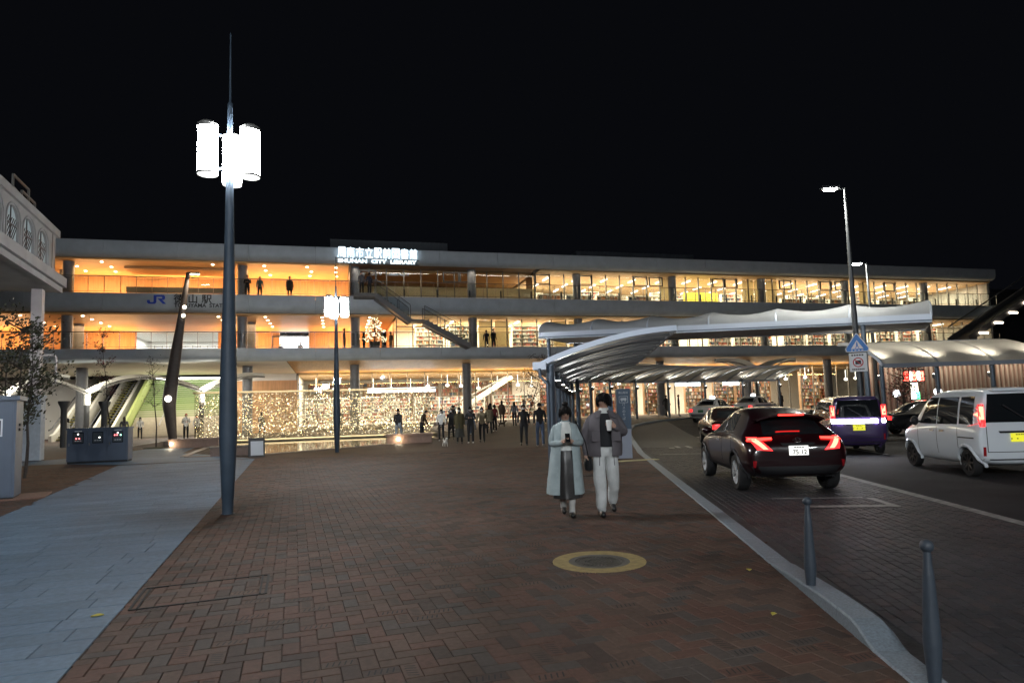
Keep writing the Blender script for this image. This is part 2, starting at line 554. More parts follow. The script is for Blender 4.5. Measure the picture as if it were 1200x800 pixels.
for n, (d, x, y, rot) in enumerate(cand):
    mi = pick(rb, BR_W); sl = rb.random() < 0.16 and d < 13
    dz = rb.uniform(-0.0022, 0.0012)
    rz = HEAD + (R(90) if rot else 0)
    if n < 300:
        inst('brick', me_brick_s if sl else me_brick, plaza, (x, y, dz), rz, [BRICK[mi]])
    else:
        c_, s_ = math.cos(rz), math.sin(rz)
        hx, hy = (BL - GAP) / 2, (BW - GAP) / 2; e = 0.004
        def T(px, py, z): return (x + px * c_ - py * s_, y + px * s_ + py * c_, z + dz)
        stuff.mi = mi
        if d < 14:
            lo = [T(-hx, -hy, -BT), T(hx, -hy, -BT), T(hx, hy, -BT), T(-hx, hy, -BT)]
            m4 = [T(-hx, -hy, -e), T(hx, -hy, -e), T(hx, hy, -e), T(-hx, hy, -e)]
            hi = [T(-hx + e, -hy + e, 0), T(hx - e, -hy + e, 0), T(hx - e, hy - e, 0), T(-hx + e, hy - e, 0)]
            stuff.add(lo + m4 + hi, [(8, 9, 10, 11)] + [(i, (i + 1) % 4, 4 + (i + 1) % 4, 4 + i) for i in range(4)] + [(4 + i, 4 + (i + 1) % 4, 8 + (i + 1) % 4, 8 + i) for i in range(4)])
            if sl:
                stuff.mi = 5
                for k in range(5):
                    cx = -BL * 0.32 + BL * 0.16 * k
                    stuff.add([T(cx - 0.014, -0.034, 0.0006), T(cx - 0.004, -0.034, 0.0006), T(cx + 0.014, 0.034, 0.0006), T(cx + 0.004, 0.034, 0.0006)], [(0, 1, 2, 3)])
        else:
            stuff.add([T(-hx, -hy, -BT), T(hx, -hy, -BT), T(hx, hy, -BT), T(-hx, hy, -BT), T(-hx, -hy, 0), T(hx, -hy, 0), T(hx, hy, 0), T(-hx, hy, 0)],
                      [(4, 5, 6, 7), (0, 1, 5, 4), (1, 2, 6, 5), (2, 3, 7, 6), (3, 0, 4, 7)])
o = stuff.build('brick_paving', BRICK + [M_slot], plaza, recalc=False); tag(o, kind='stuff')

# ---- granite path (slabs laid in rows across the path)
b = MB()
pts = [(path_left(y), y) for y in (-3, 26.2)] + [(path_right(y), y) for y in (26.2, -3)]
b.add([(x, y, -0.010) for x, y in pts], [(0, 1, 2, 3)])
stone_path = tag(b.build('stone_path', M_joint), kind='structure')
scand = []
rs = random.Random(11)
row = 0; v = 1.6
while v < 26:
    u = 0.0 - 0.006
    off = rs.uniform(0.2, 0.6)
    lx = off
    while True:
        x, y = pw(u - lx / 2, v + 0.15)
        room = (x + lx / 2) - path_left(y)
        if room < 0.12: break
        if room < lx:
            lx = round(room, 3); x, y = pw(u - lx / 2, v + 0.15)
        if visible(x, y): scand.append((math.hypot(x, y), x, y, lx))
        u -= lx; lx = rs.choice((0.6, 0.6, 0.75, 0.9))
    v += 0.30; row += 1
scand.sort()
me_slab = {l: piece_box(l - 0.006, 0.294, 0.012, 0.003).mesh('slab', [SLAB[0]]) for l in (0.6, 0.75, 0.9)}
stuff = MB()
for n, (d, x, y, lx) in enumerate(scand):
    mi = rs.choice((0, 0, 1, 2)); dz = 0.005 + rs.uniform(-0.001, 0.001)
    if n < 300:
        me_ = me_slab.get(lx) or piece_box(lx - 0.006, 0.294, 0.012, 0.003).mesh('slab', [SLAB[0]])
        inst('slab', me_, stone_path, Vector((x, y, dz)) - WLOC[stone_path.name], HEAD, [SLAB[mi]])
    else:
        hx, hy = lx / 2 - 0.003, 0.147
        def T(px, py, z): return (x + px * cs - py * sn, y + px * sn + py * cs, z + dz)
        stuff.mi = mi
        stuff.add([T(-hx, -hy, -0.012), T(hx, -hy, -0.012), T(hx, hy, -0.012), T(-hx, hy, -0.012), T(-hx, -hy, 0), T(hx, -hy, 0), T(hx, hy, 0), T(-hx, hy, 0)],
                  [(4, 5, 6, 7), (0, 1, 5, 4), (1, 2, 6, 5), (2, 3, 7, 6), (3, 0, 4, 7)])
o = stuff.build('slab_paving', SLAB, stone_path, recalc=False); tag(o, kind='stuff')
# grey paving continues towards the steps
b = MB()
ring = [(-7.55, 26.25), (-2.98, 26.25), (-4.6, 29.2), (-6.6, 32.0), (-6.9, 36.5), (-9.2, 36.5), (-9.8, 33), (-11.6, 31), (-16, 30.4), (-16, 27.6), (-9.9, 28.2)]
b.prism(ring, 0.0, 0.0); b.f = [b.f[1]]; b.m = [0]
gp = b.mesh('far_path', [SLAB[0]])
bm = bmesh.new(); bm.from_mesh(gp); bmesh.ops.triangulate(bm, faces=bm.faces)
bmesh.ops.subdivide_edges(bm, edges=bm.edges, cuts=5, use_grid_fill=True)
for v_ in bm.verts: v_.co.z = gz(v_.co.x, v_.co.y) + 0.006
bm.to_mesh(gp); bm.free()
fp = bpy.data.objects.new('stone_path', gp); COL.objects.link(fp); tag(fp, kind='structure')

# ---- road: asphalt sheet, sett lane along the kerb, edge strip
b = MB()
ysr = [-14, -6] + [0 + 1.5 * i for i in range(31)] + [47, 50]
for y0, y1 in zip(ysr, ysr[1:]):
    for k in range(14):
        def RX(y, k):
            x0 = kerb_x(min(y, 44.9)) - 0.02
            return x0 + (90 - x0) * (k / 14.0) ** 1.6
        q = [(RX(y0, k), y0), (RX(y0, k + 1), y0), (RX(y1, k + 1), y1), (RX(y1, k), y1)]
        b.add([(x, y, gz(x, y) - ROAD_DROP) for x, y in q], [(0, 1, 2, 3)])
road = tag(b.build('road', M_asph), kind='structure')
LDIR = Vector((9.73 - 3.24, 19.93 - 3.05, 0)).normalized()
LN = Vector((LDIR.y, -LDIR.x, 0))
LO = Vector((3.24, 3.05, 0))
LANE_W = 3.45
b = MB()
def lp(u, w): p = LO + LDIR * u + LN * w; return p.x, p.y
# bedding of the sett lane follows the kerb far away too
edge = []
for u in [-6 + 1.5 * i for i in range(34)]:
    x, y = lp(u, 0)
    edge.append((x, y))
rows = []
for (x, y) in edge:
    rows.append([(x + LN.x * w, y + LN.y * w, gz(x + LN.x * w, y + LN.y * w) - ROAD_DROP + 0.006) for w in (0.0, LANE_W * 0.33, LANE_W * 0.66, LANE_W)])
b.grid(rows)
sett_lane = tag(b.build('sett_lane', mat('sett_bed', (0.022, 0.022, 0.025), 0.7, noise=0.5, nscale=6, bump=0.8, bscale=30, coords='World')), kind='structure')
sc_ = []
SL, SWD = 0.20, 0.10
rs = random.Random(5)
for iw in range(int((LANE_W - 0.25) / SWD)):
    for iu in range(-16, int(22 / SL)):
        u = (iu + (0.5 if iw % 2 else 0)) * SL; w = 0.24 + (iw + 0.5) * SWD
        x, y = lp(u, w)
        if visible(x, y): sc_.append((math.hypot(x, y), x, y))
sc_.sort()
rzl = math.atan2(LDIR.y, LDIR.x)
me_sett = piece_box(SL - 0.008, SWD - 0.008, 0.016, 0.005).mesh('sett', [SETT[0]])
stuff = MB()
c_, s_ = math.cos(rzl), math.sin(rzl)
for n, (d, x, y) in enumerate(sc_):
    mi = rs.choice((0, 0, 1, 1, 2)); z = -ROAD_DROP + 0.018 + rs.uniform(-0.004, 0.003)
    if n < 300:
        inst('sett', me_sett, sett_lane, Vector((x, y, z)) - WLOC[sett_lane.name], rzl, [SETT[mi]])
    else:
        hx, hy = SL / 2 - 0.004, SWD / 2 - 0.004; e = 0.005
        def T(px, py, zz): return (x + px * c_ - py * s_, y + px * s_ + py * c_, z + zz)
        stuff.mi = mi
        stuff.add([T(-hx, -hy, -0.012), T(hx, -hy, -0.012), T(hx, hy, -0.012), T(-hx, hy, -0.012), T(-hx + e, -hy + e, 0), T(hx - e, -hy + e, 0), T(hx - e, hy - e, 0), T(-hx + e, hy - e, 0)],
                  [(4, 5, 6, 7), (0, 1, 5, 4), (1, 2, 6, 5), (2, 3, 7, 6), (3, 0, 4, 7)])
o = stuff.build('sett_paving', SETT, sett_lane, recalc=False); tag(o, kind='stuff')
# granite strip between the lanes, and road markings
b = MB(); rows = []
for u in [-6 + 1.0 * i for i in range(36)]:
    r_ = []
    for w in (LANE_W + 0.02, LANE_W + 0.20):
        x, y = lp(u, w); r_.append((x, y, gz(x, y) - ROAD_DROP + 0.012))
    rows.append(r_)
b.grid(rows)
tag(b.build('lane_strip', M_line), kind='structure')
def marking(name, quads):
    b = MB()
    for q in quads: b.add([(x, y, gz(x, y) - ROAD_DROP + 0.026) for x, y in q], [(0, 1, 2, 3)])
    return tag(b.build(name, M_line), kind='structure')
def lq(u0, u1, w0, w1): return [lp(u0, w0), lp(u0, w1), lp(u1, w1), lp(u1, w0)]
marking('road_marking', [lq(6.55, 6.75, 1.45, 2.75), lq(7.5, 7.62, 1.15, 2.6), lq(6.75, 7.5, 2.62, 2.74)])
marking('road_marking', [lq(18.0, 18.15, 0.5, 3.2), lq(21.0, 21.5, 1.2, 1.4), lq(21.2, 22.2, 1.5, 1.65), lq(21.0, 22.2, 1.9, 2.05)])
marking('road_marking', [lq(16.0, 21.0, LANE_W + 3.2, LANE_W + 3.32), lq(25, 31, LANE_W + 3.2, LANE_W + 3.32)])

# ---- kerb stones, each a stone of its own
kerb = thing('kerb', None, None, (3.24, 3.05, 0)); tag(kerb, kind='structure')
def kerb_pts():
    P = [Vector((*p, 0)) for p in KERB[:-1]]
    out = []
    for a, c in zip(P, P[1:]):
        L = (c - a).length; n = max(1, round(L / 1.0))
        for i in range(n): out.append((a.lerp(c, i / n), a.lerp(c, (i + 1) / n)))
    return out
for i, (a, c) in enumerate(kerb_pts()):
    d = (c - a).normalized(); n_ = Vector((d.y, -d.x, 0))
    a2, c2 = a + d * 0.004, c - d * 0.004
    s0 = (a - Vector((3.24, 3.05, 0))).length * (1 if a.y > 3.0 else -1)
    def top(s, base):
        t = 0.012
        if 0.35 < s < 2.6: t = 0.012 + 0.085 * sm((s - 0.35) / 0.35) * (1 - sm((s - 0.9) / 2.2))
        return base + t
    rows = []
    ns = 8 if -1 < s0 < 4 else 1
    for k in range(ns + 1):
        p = a2.lerp(c2, k / ns); s = s0 + (p - a).length
        zt = top(s, gz(p.x, p.y)); zb = gz(p.x, p.y) - ROAD_DROP - 0.05
        l, r_ = p - n_ * 0.22, p - n_ * 0.0
        e = 0.012
        rows.append([(l.x, l.y, zb), (l.x, l.y, zt - e), (l.x + n_.x * e, l.y + n_.y * e, zt), (r_.x - n_.x * 0.03, r_.y - n_.y * 0.03, zt), (r_.x, r_.y, zt - 0.03), (r_.x, r_.y, zb)])
    b = MB(); b.grid(rows, closed=True)
    b.f.append(tuple(range(6))); b.m.append(0)
    m_ = len(b.v) - 6; b.f.append(tuple(m_ + j for j in range(6))[::-1]); b.m.append(0)
    b.build('kerb_stone', M_kerb, kerb)

# ---- manhole with yellow ring, access cover, fallen leaves
mx_, my_ = MANHOLE
mh = thing('manhole', 'round cast iron manhole cover inside a yellow painted ring', 'manhole', (mx_, my_, 0))
M_yel = mat('yellow_concrete', (0.27, 0.20, 0.075), 0.8, noise=0.25, nscale=14, bump=0.3, bscale=150)
M_iron = mat('cast_iron', (0.075, 0.07, 0.062), 0.55, 0.4, noise=0.3, nscale=30)
b = MB(); b.lathe([(0.308, -0.012), (0.308, 0.001), (0.468, 0.001), (0.468, -0.012)], (mx_, my_, 0), 64); b.build('ring', M_yel, mh)
b = MB(); b.lathe([(0.245, -0.010), (0.245, -0.001), (0.307, -0.001), (0.307, -0.012)], (mx_, my_, 0), 48); b.build('collar', mat('manhole_collar', (0.09, 0.08, 0.07), 0.7), mh)
b = MB(); b.lathe([(0.240, -0.012), (0.240, -0.005)], (mx_, my_, 0), 48); cover = b.build('cover', M_iron, mh)
b = MB()
for r0, r1 in ((0.212, 0.230), (0.12, 0.13)):
    b.lathe([(r0, -0.006), (r0, 0.0), (r1, 0.0), (r1, -0.006)], (mx_, my_, 0), 40)
for k in range(28):
    a = 2 * math.pi * k / 28; p = Vector((mx_ + 0.17 * math.cos(a), my_ + 0.17 * math.sin(a), -0.003))
    b.box(p, (0.05, 0.014, 0.006), a)
for k in range(5): b.box((mx_ - 0.08 + 0.04 * k, my_, -0.003), (0.014, 0.16 - 0.02 * abs(k - 2), 0.006), R(12))
b.build('relief', mat('iron_relief', (0.10, 0.09, 0.075), 0.5, 0.4), cover)

ac = thing('access_cover', 'rectangular paver-filled access cover with a dark steel frame', 'cover', (-1.2, 6.6, 0))
fr = MB()
A, B_, C_, D_ = [Vector((x, y, 0)) for x, y in ((-1.66, 6.18), (-0.62, 6.30), (-0.66, 7.02), (-1.72, 6.90))]
for p, q in ((A, B_), (B_, C_), (C_, D_), (D_, A)):
    fr.bar(p, q, 0.022, 0.012); 
fr.bar(A + Vector((0.05, 0.03, 0)), D_ + Vector((0.05, -0.03, 0)), 0.016, 0.012)
fr.bar(B_ + Vector((-0.05, 0.03, 0)), C_ + Vector((-0.05, -0.03, 0)), 0.016, 0.012)
fr.build('frame', mat('dark_steel', (0.010, 0.010, 0.010), 0.7, 0.0, spec=0.2), ac)

M_leaf_y = mat('fallen_leaf', (0.42, 0.36, 0.06), 0.7)
def leaf(x, y, s, rz, label):
    b = MB(); P = []
    n = 9
    top_ = []; 
    for k in range(n):
        t = k / (n - 1); w = s * 0.42 * math.sin(math.pi * t) * (1 - 0.25 * t)
        P.append([(s * (t - 0.5), -w, 0.010 + 0.012 * abs(w) / s), (s * (t - 0.5), 0, 0.004), (s * (t - 0.5), w, 0.012 + 0.02 * t * w / s)])
    b.grid(P)
    me = b.mesh('fallen_leaf', [M_leaf_y]); o = bpy.data.objects.new('fallen_leaf', me); COL.objects.link(o)
    o.location = (x, y, 0.002); o.rotation_euler = (0, 0, rz)
    tag(o, label, 'leaf')
leaf(-1.86, 6.08, 0.09, 0.2, 'yellow fallen leaf on the grey stone path')
leaf(3.66, 5.45, 0.07, 1.2, 'yellow fallen leaf on brick beside the slim kerb bollard')
leaf(3.06, 4.28, 0.06, 0.6, 'pale fallen leaf on brick between bollards and manhole')

# drain grates flush in the plaza
M_grate = mat('drain_grate', (0.025, 0.025, 0.026), 0.6, 0.5)
def grate(x, y, lx, ly, rz, label):
    t = thing('drain_grate', label, 'drain', (x, y, gz(x, y)), rz, 'drain grates in the brick plaza')
    f = MB(); f.box((0, ly / 2, 0.003), (lx, 0.03, 0.008)); f.box((0, -ly / 2, 0.003), (lx, 0.03, 0.008))
    f.box((-lx / 2, 0, 0.003), (0.03, ly, 0.008)); f.box((lx / 2, 0, 0.003), (0.03, ly, 0.008))
    f.build('frame', M_grate, t, local=True)
    g = MB()
    k = int(lx / 0.06)
    for i in range(k): g.box((-lx / 2 + lx * (i + 0.5) / k, 0, 0.002), (0.03, ly - 0.03, 0.006))
    g.build('bars', M_grate, t, local=True)
grate(5.15, 14.2, 1.0, 0.24, R(-10), 'dark drain grate in brick, in front of the couple-side canopy post')
grate(4.1, 24.3, 0.9, 0.3, R(-10), 'dark drain grate in brick ahead of the small white dog')
grate(7.3, 20.6, 0.8, 0.3, R(-10), 'small dark drain grate in brick behind the walking couple')
# ================================================================ STATION AND LIBRARY BUILDING
Y0 = 48.0
M_panel = mat('fascia_panel', (0.37, 0.41, 0.45), 0.5, noise=0.10, nscale=1.5, coords='World')
M_panel_d = mat('underside_dark', (0.05, 0.05, 0.055), 0.6)
M_conc = mat('concrete', (0.40, 0.40, 0.39), 0.8, noise=0.18, nscale=2.0, bump=0.2, bscale=40, coords='World')
M_colm = mat('column_paint', (0.16, 0.165, 0.18), 0.45, noise=0.1, nscale=5)
M_alu = mat('mullion_aluminium', (0.17, 0.165, 0.155), 0.45, 0.2)
M_alu_d = mat('mullion_dark', (0.06, 0.06, 0.06), 0.4, 0.5)
M_rail = mat('rail_steel', (0.10, 0.10, 0.105), 0.35, 0.8)
def wood_mat(name, col, axis='x', sc=1.0):
    if name in MATS: return MATS[name]
    m = bpy.data.materials.new(name); m.use_nodes = True
    nt = m.node_tree; b = nt.nodes['Principled BSDF']
    tc = nt.nodes.new('ShaderNodeNewGeometry'); mp = nt.nodes.new('ShaderNodeMapping')
    mp.inputs['Scale'].default_value = {'x': (0.6, 9, 9), 'y': (9, 0.6, 9), 'z': (9, 9, 0.6)}[axis]
    nz = nt.nodes.new('ShaderNodeTexNoise'); nz.inputs['Scale'].default_value = sc; nz.inputs['Detail'].default_value = 5
    nt.links.new(tc.outputs['Position'], mp.inputs['Vector']); nt.links.new(mp.outputs[0], nz.inputs['Vector'])
    cr = nt.nodes.new('ShaderNodeValToRGB')
    cr.color_ramp.elements[0].position = 0.3; cr.color_ramp.elements[0].color = (*[c * 0.72 for c in col], 1)
    cr.color_ramp.elements[1].position = 0.7; cr.color_ramp.elements[1].color = (*col, 1)
    nt.links.new(nz.outputs[0], cr.inputs[0]); nt.links.new(cr.outputs[0], b.inputs['Base Color'])
    b.inputs['Roughness'].default_value = 0.5
    MATS[name] = m
    return m
M_wood = wood_mat('cedar_ceiling', (0.60, 0.33, 0.13), 'x')
M_woodw = wood_mat('cedar_wall', (0.62, 0.32, 0.14), 'z')
M_woodd = wood_mat('walnut', (0.22, 0.12, 0.06), 'x')
M_lwood = wood_mat('light_oak_ceiling', (0.62, 0.42, 0.22), 'y')
M_gold = wood_mat('soffit_wood', (0.50, 0.28, 0.10), 'y')
M_white = mat('white_plaster', (0.78, 0.76, 0.72), 0.7)
M_blind = membrane('roller_blind', (0.75, 0.66, 0.48), 0.5)
M_floor = mat('interior_floor', (0.35, 0.30, 0.25), 0.4)
M_glass = glassmat('clear_glass', (0.97, 1.0, 0.99), 0.07)
M_railglass = glassmat('rail_glass', (0.92, 0.95, 0.96), 0.05, 0.95)
M_down = glow('downlight', (1.0, 0.80, 0.52), 14.0)
M_tubel = glow('strip_light', (1.0, 0.93, 0.80), 5.0)
M_white_l = glow('light_panel', (0.95, 0.98, 1.0), 5.0)

bld = thing('station_building', 'long three-storey station and library building with lit glass floors behind the plaza', 'building', (20, 58, 0.3))
XL, XR = -46.0, 61.0
def part(name, m, parent=bld, smooth=False, fn=None):
    b = MB(); fn(b); return b.build(name, m, parent, smooth)
# --- floor plates
part('roof_plate', M_panel_d, fn=lambda b: b.bb((XL, Y0 + 0.55, 12.60), (XR, 78, 13.40)))
part('floor_plate', M_panel_d, fn=lambda b: b.bb((XL, Y0 + 0.55, 8.86), (XR, 78, 9.72)))
part('floor_plate', M_panel_d, fn=lambda b: b.bb((XL, Y0 + 0.55, 5.46), (XR, 78, 6.02)))
# --- fascia panels with a rolled lower edge
def fascia(zt, zb, x0, x1, w, mname='fascia_panel'):
    h = zt - zb
    prof = [(Y0 + 0.30, zt), (Y0 + 0.03, zt), (Y0, zt - 0.03), (Y0, zb + 0.42 * h), (Y0 + 0.05, zb + 0.25 * h), (Y0 + 0.18, zb + 0.10 * h), (Y0 + 0.42, zb + 0.02 * h), (Y0 + 0.62, zb), (Y0 + 0.62, zb + 0.06), (Y0 + 0.30, zb + 0.3 * h)]
    n = round((x1 - x0) / w); w = (x1 - x0) / n
    m0 = MB(); m0.prism(prof, -w / 2 + 0.012, w / 2 - 0.012, 'x')
    me = m0.mesh('fascia_panel', [M_panel], smooth=True)
    for i in range(n):
        inst('fascia_panel', me, bld, Vector((x0 + w * (i + 0.5), 0, 0)) - WLOC[bld.name])
fascia(13.48, 12.43, XL, XR, 4.45)
fascia(9.96, 8.77, XL, XR, 4.45)
fascia(6.25, 5.38, XL, XR, 4.45)
# penthouse boxes on the roof, ribbed sheet metal
M_pent = mat('ribbed_sheet', (0.055, 0.065, 0.08), 0.6)
def penthouse(x0, x1, z1):
    t = thing('roof_penthouse', 'low ribbed dark metal plant enclosure on the roof behind the illuminated sign' if x0 < 5 else 'low ribbed dark metal plant enclosure on the roof above the library windows', 'roof box', ((x0 + x1) / 2, 53, 13.4))
    b = MB(); b.bb((x0, 51, 13.41), (x1, 58, z1)); b.build('wall', M_pent, t)
    b = MB(); x = x0
    while x < x1: b.bb((x, 50.94, 13.41), (x + 0.09, 51.0, z1)); x += 0.36
    b.build('ribs', M_pent, t)
penthouse(-0.4, 8.6, 14.85)
penthouse(19.5, 30.5, 14.6)
# --- round columns
colx = [-28.5, -17.35, -6.45, 1.35, 10.2, 18.9, 27.5, 36.2, 45, 54]
bc = MB(); bc.lathe([(0.34, 0), (0.34, 3.1)], n=20)
me_c2 = bc.mesh('column', [M_colm], smooth=True)
bc = MB(); bc.lathe([(0.36, 0), (0.36, 5.6)], n=20)
me_c1 = bc.mesh('column', [M_colm], smooth=True)
for x in colx:
    inst('column', me_c2, bld, Vector((x, 49.6, 9.55)) - WLOC[bld.name])
    inst('column', me_c2, bld, Vector((x, 49.6, 5.95)) - WLOC[bld.name])
    inst('column', me_c1, bld, Vector((x, 52.5, 0.0)) - WLOC[bld.name])
inst('column', me_c2, bld, Vector((-18.6, 52.6, 9.55)) - WLOC[bld.name])
inst('column', me_c2, bld, Vector((-18.0, 53.6, 5.95)) - WLOC[bld.name])
inst('column', me_c2, bld, Vector((-6.2, 52.4, 5.95)) - WLOC[bld.name])

# --- deck railings: posts, handrail, glass infill
bp = MB(); bp.box((0, 0, 0.55), (0.03, 0.05, 1.1))
me_post = bp.mesh('railing_post', [M_rail])
def railing(x0, x1, z, step, y=Y0 + 0.16):
    b = MB(); b.bb((x0, y - 0.03, z + 1.08), (x1, y + 0.03, z + 1.13)); b.bb((x0, y - 0.015, z + 0.08), (x1, y + 0.015, z + 0.12))
    b.build('handrail', M_rail, bld)
    n = round((x1 - x0) / step)
    for i in range(n + 1): inst('railing_post', me_post, bld, Vector((x0 + (x1 - x0) * i / n, y, z)) - WLOC[bld.name])
    w = (x1 - x0) / n
    g = MB(); g.bb((-w / 2 + 0.04, -0.006, 0.14), (w / 2 - 0.04, 0.006, 1.04)); me = g.mesh('railing_glass', [M_railglass])
    for i in range(n): inst('railing_glass', me, bld, Vector((x0 + w * (i + 0.5), y, z)) - WLOC[bld.name])
railing(XL, XR, 9.97, 0.95)
railing(XL, XR, 6.26, 0.95)
# stout dark bollard posts along the railings
bp = MB(); bp.box((0, 0, 0.3), (0.10, 0.10, 0.62)); me_st = bp.mesh('rail_foot', [M_alu_d])
for i in range(24):
    inst('rail_foot', me_st, bld, Vector((2.4 + 2.45 * i, Y0 + 0.32, 9.97)) - WLOC[bld.name])

# --- window wall helper: mullions, transom, panes
def window_wall(x0, x1, y, z0, z1, w, transom=None, dark=False, md=0.12, panes=True, skip=()):
    n = round((x1 - x0) / w); w = (x1 - x0) / n
    mm = M_alu_d if dark else M_alu
    bmul = MB(); bmul.box((0, 0, (z1 - z0) / 2), (0.07, md, z1 - z0)); me = bmul.mesh('mullion', [mm])
    for i in range(n + 1): inst('mullion', me, bld, Vector((x0 + w * i, y, z0)) - WLOC[bld.name])
    b = MB(); b.bb((x0, y - md / 2 + 0.01, z1 - 0.09), (x1, y + md / 2 - 0.01, z1)); b.build('head_rail', mm, bld)
    b = MB(); b.bb((x0, y - md / 2 + 0.01, z0), (x1, y + md / 2 - 0.01, z0 + 0.07)); b.build('sill_rail', mm, bld)
    if transom:
        b = MB(); b.bb((x0, y - 0.03, transom - 0.035), (x1, y + 0.03, transom + 0.035)); b.build('transom', mm, bld)
    if panes:
        g = MB(); g.bb((-w / 2 + 0.036, -0.005, 0.07), (w / 2 - 0.036, 0.005, z1 - z0 - 0.09)); me = g.mesh('pane', [M_glass])
        for i in range(n):
            if i in skip: continue
            inst('pane', me, bld, Vector((x0 + w * (i + 0.5), y, z0)) - WLOC[bld.name])
    return n, w

def discs(name, pts, r, m, parent=bld):
    """one recessed downlight each"""
    b = MB(); b.lathe([(r, 0), (r, 0.02)], n=10); me = b.mesh(name, [m])
    for p in pts: inst(name, me, parent, Vector(p) - WLOC[parent.name])

WARM = (1.0, 0.61, 0.27)
WHITE = (1.0, 0.80, 0.52)
# ======== upper floor, left part: open terrace hall under a cedar ceiling
Z3, C3 = 9.73, 12.30
part('ceiling', M_wood, fn=lambda b: b.bb((XL, Y0 + 0.64, C3), (0.9, 54.0, C3 + 0.12)))
part('ceiling_drop', M_wood, fn=lambda b: b.bb((-14.3, 50.6, C3 - 0.16), (-7.2, 53.9, C3 - 0.01)))
bw = MB(); bw.box((0, 0.04, 1.28), (1.19, 0.08, 2.56)); me_wb = bw.mesh('wall_board', [M_woodw])
for i in range(30):
    x = -34 + 1.2 * i
    if x > 1.0: break
    inst('wall_board', me_wb, bld, Vector((x, 54.0, Z3)) - WLOC[bld.name])
bd = MB(); bd.box((0, 0, 0.35), (0.05, 0.05, 0.5)); me_dh = bd.mesh('door_handle', [M_alu_d])
for x in (-3.4, -0.9, 0.6, -16.8): inst('door_handle', me_dh, bld, Vector((x, 53.93, Z3 + 0.2)) - WLOC[bld.name])
part('side_wall', M_woodd, fn=lambda b: b.bb((0.95, Y0 + 0.7, Z3), (1.07, 54, C3)))
pts = []
for x in (-31, -27, -23, -17.2, -15.3, -8.3, -5.0, -1.9, 0.1):
    for y in (49.4, 51.0, 52.6): pts.append((x + rnd.uniform(-0.15, 0.15), y, C3 - 0.02))
discs('downlight', pts, 0.09, M_down)
for x in (-31, -24, -16.4, -10.8, -5.2, -1.2): arealight('hall_light', (x, 51.2, C3 - 0.2), (4.6, 2.6), 165, WARM, bld)
for x in (-31, -24, -16.4, -10.8, -5.2, -1.2): arealight('hall_uplight', (x, 53.2, Z3 + 0.25), (4.6, 0.4), 165, WARM, bld, (R(180), 0, 0))
# counter in the hall
ct = thing('long_counter', 'long dark counter with pale front panels in the upper hall', 'counter', (-11.2, 52.4, Z3))
b = MB(); b.bb((-14.6, 52.2, Z3 + 1.0), (-7.6, 52.9, Z3 + 1.42)); b.build('top', M_alu_d, ct)
b = MB(); b.box((0, 0, 0.49), (1.12, 0.06, 0.98)); me = b.mesh('front_panel', [M_white])
for i in range(6): inst('front_panel', me, ct, Vector((-14.0 + 1.165 * i, 52.3, Z3)) - WLOC[ct.name])
# ======== upper floor, dim glazed room
window_wall(1.1, 15.4, 49.9, Z3 + 0.1, C3 + 0.25, 1.30, None)
part('ceiling', M_woodd, fn=lambda b: b.bb((1.1, Y0 + 0.64, 12.42), (15.2, 56, 12.55)))
part('ceiling_lining', M_wood, fn=lambda b: b.bb((1.1, 50.1, 12.30), (15.2, 56, 12.41)))
bw = MB(); bw.box((0, 0, 0.62), (1.24, 0.04, 1.24)); me_wp = bw.mesh('spandrel_panel', [M_blind])
for i in range(11): inst('spandrel_panel', me_wp, bld, Vector((1.75 + 1.30 * i, 49.99, Z3 + 0.12)) - WLOC[bld.name])
part('back_wall', M_woodd, fn=lambda b: b.bb((1.1, 56, Z3), (15.2, 56.1, C3 + 0.1)))
arealight('room_light', (5, 53, C3 - 0.35), (5, 3), 90, WARM, bld)
arealight('room_light', (11.5, 53, C3 - 0.35), (5, 3), 130, WARM, bld)
part('side_wall', M_woodd, fn=lambda b: b.bb((15.2, 50.1, Z3), (15.3, 51.6, C3)))
# ======== upper floor library
window_wall(15.4, XR - 0.4, 49.7, Z3 + 0.1, C3 + 0.25, 1.22, None)
part('ceiling', M_lwood, fn=lambda b: b.bb((15.5, Y0 + 0.64, 12.30), (XR, 60, 12.42)))
part('back_wall', M_white, fn=lambda b: b.bb((15.5, 58.4, Z3), (XR, 58.5, 12.30)))
part('floor_finish', M_floor, fn=lambda b: b.bb((15.5, 49.8, Z3 - 0.005), (XR, 58.4, Z3 + 0.012)))
bs = MB(); bs.box((0, 0, 0.03), (0.12, 1.3, 0.05)); me_sl = bs.mesh('strip_light', [M_tubel])
for i in range(17):
    for y in (51.6, 54.2, 56.6): inst('strip_light', me_sl, bld, Vector((16.9 + 2.62 * i, y, 12.22)) - WLOC[bld.name], R(0))
for i in range(8): arealight('reading_light', (18.2 + 5.6 * i, 53.6, 12.15), (5.2, 6.0), 720, WHITE, bld)
for i in range(9): arealight('eave_fill', (4.0 + 6.6 * i, 48.95, 12.3), (6.0, 0.12), 26, (1.0, 0.86, 0.66), bld)  # added strips without fixtures, brighten the upper balcony and mullions
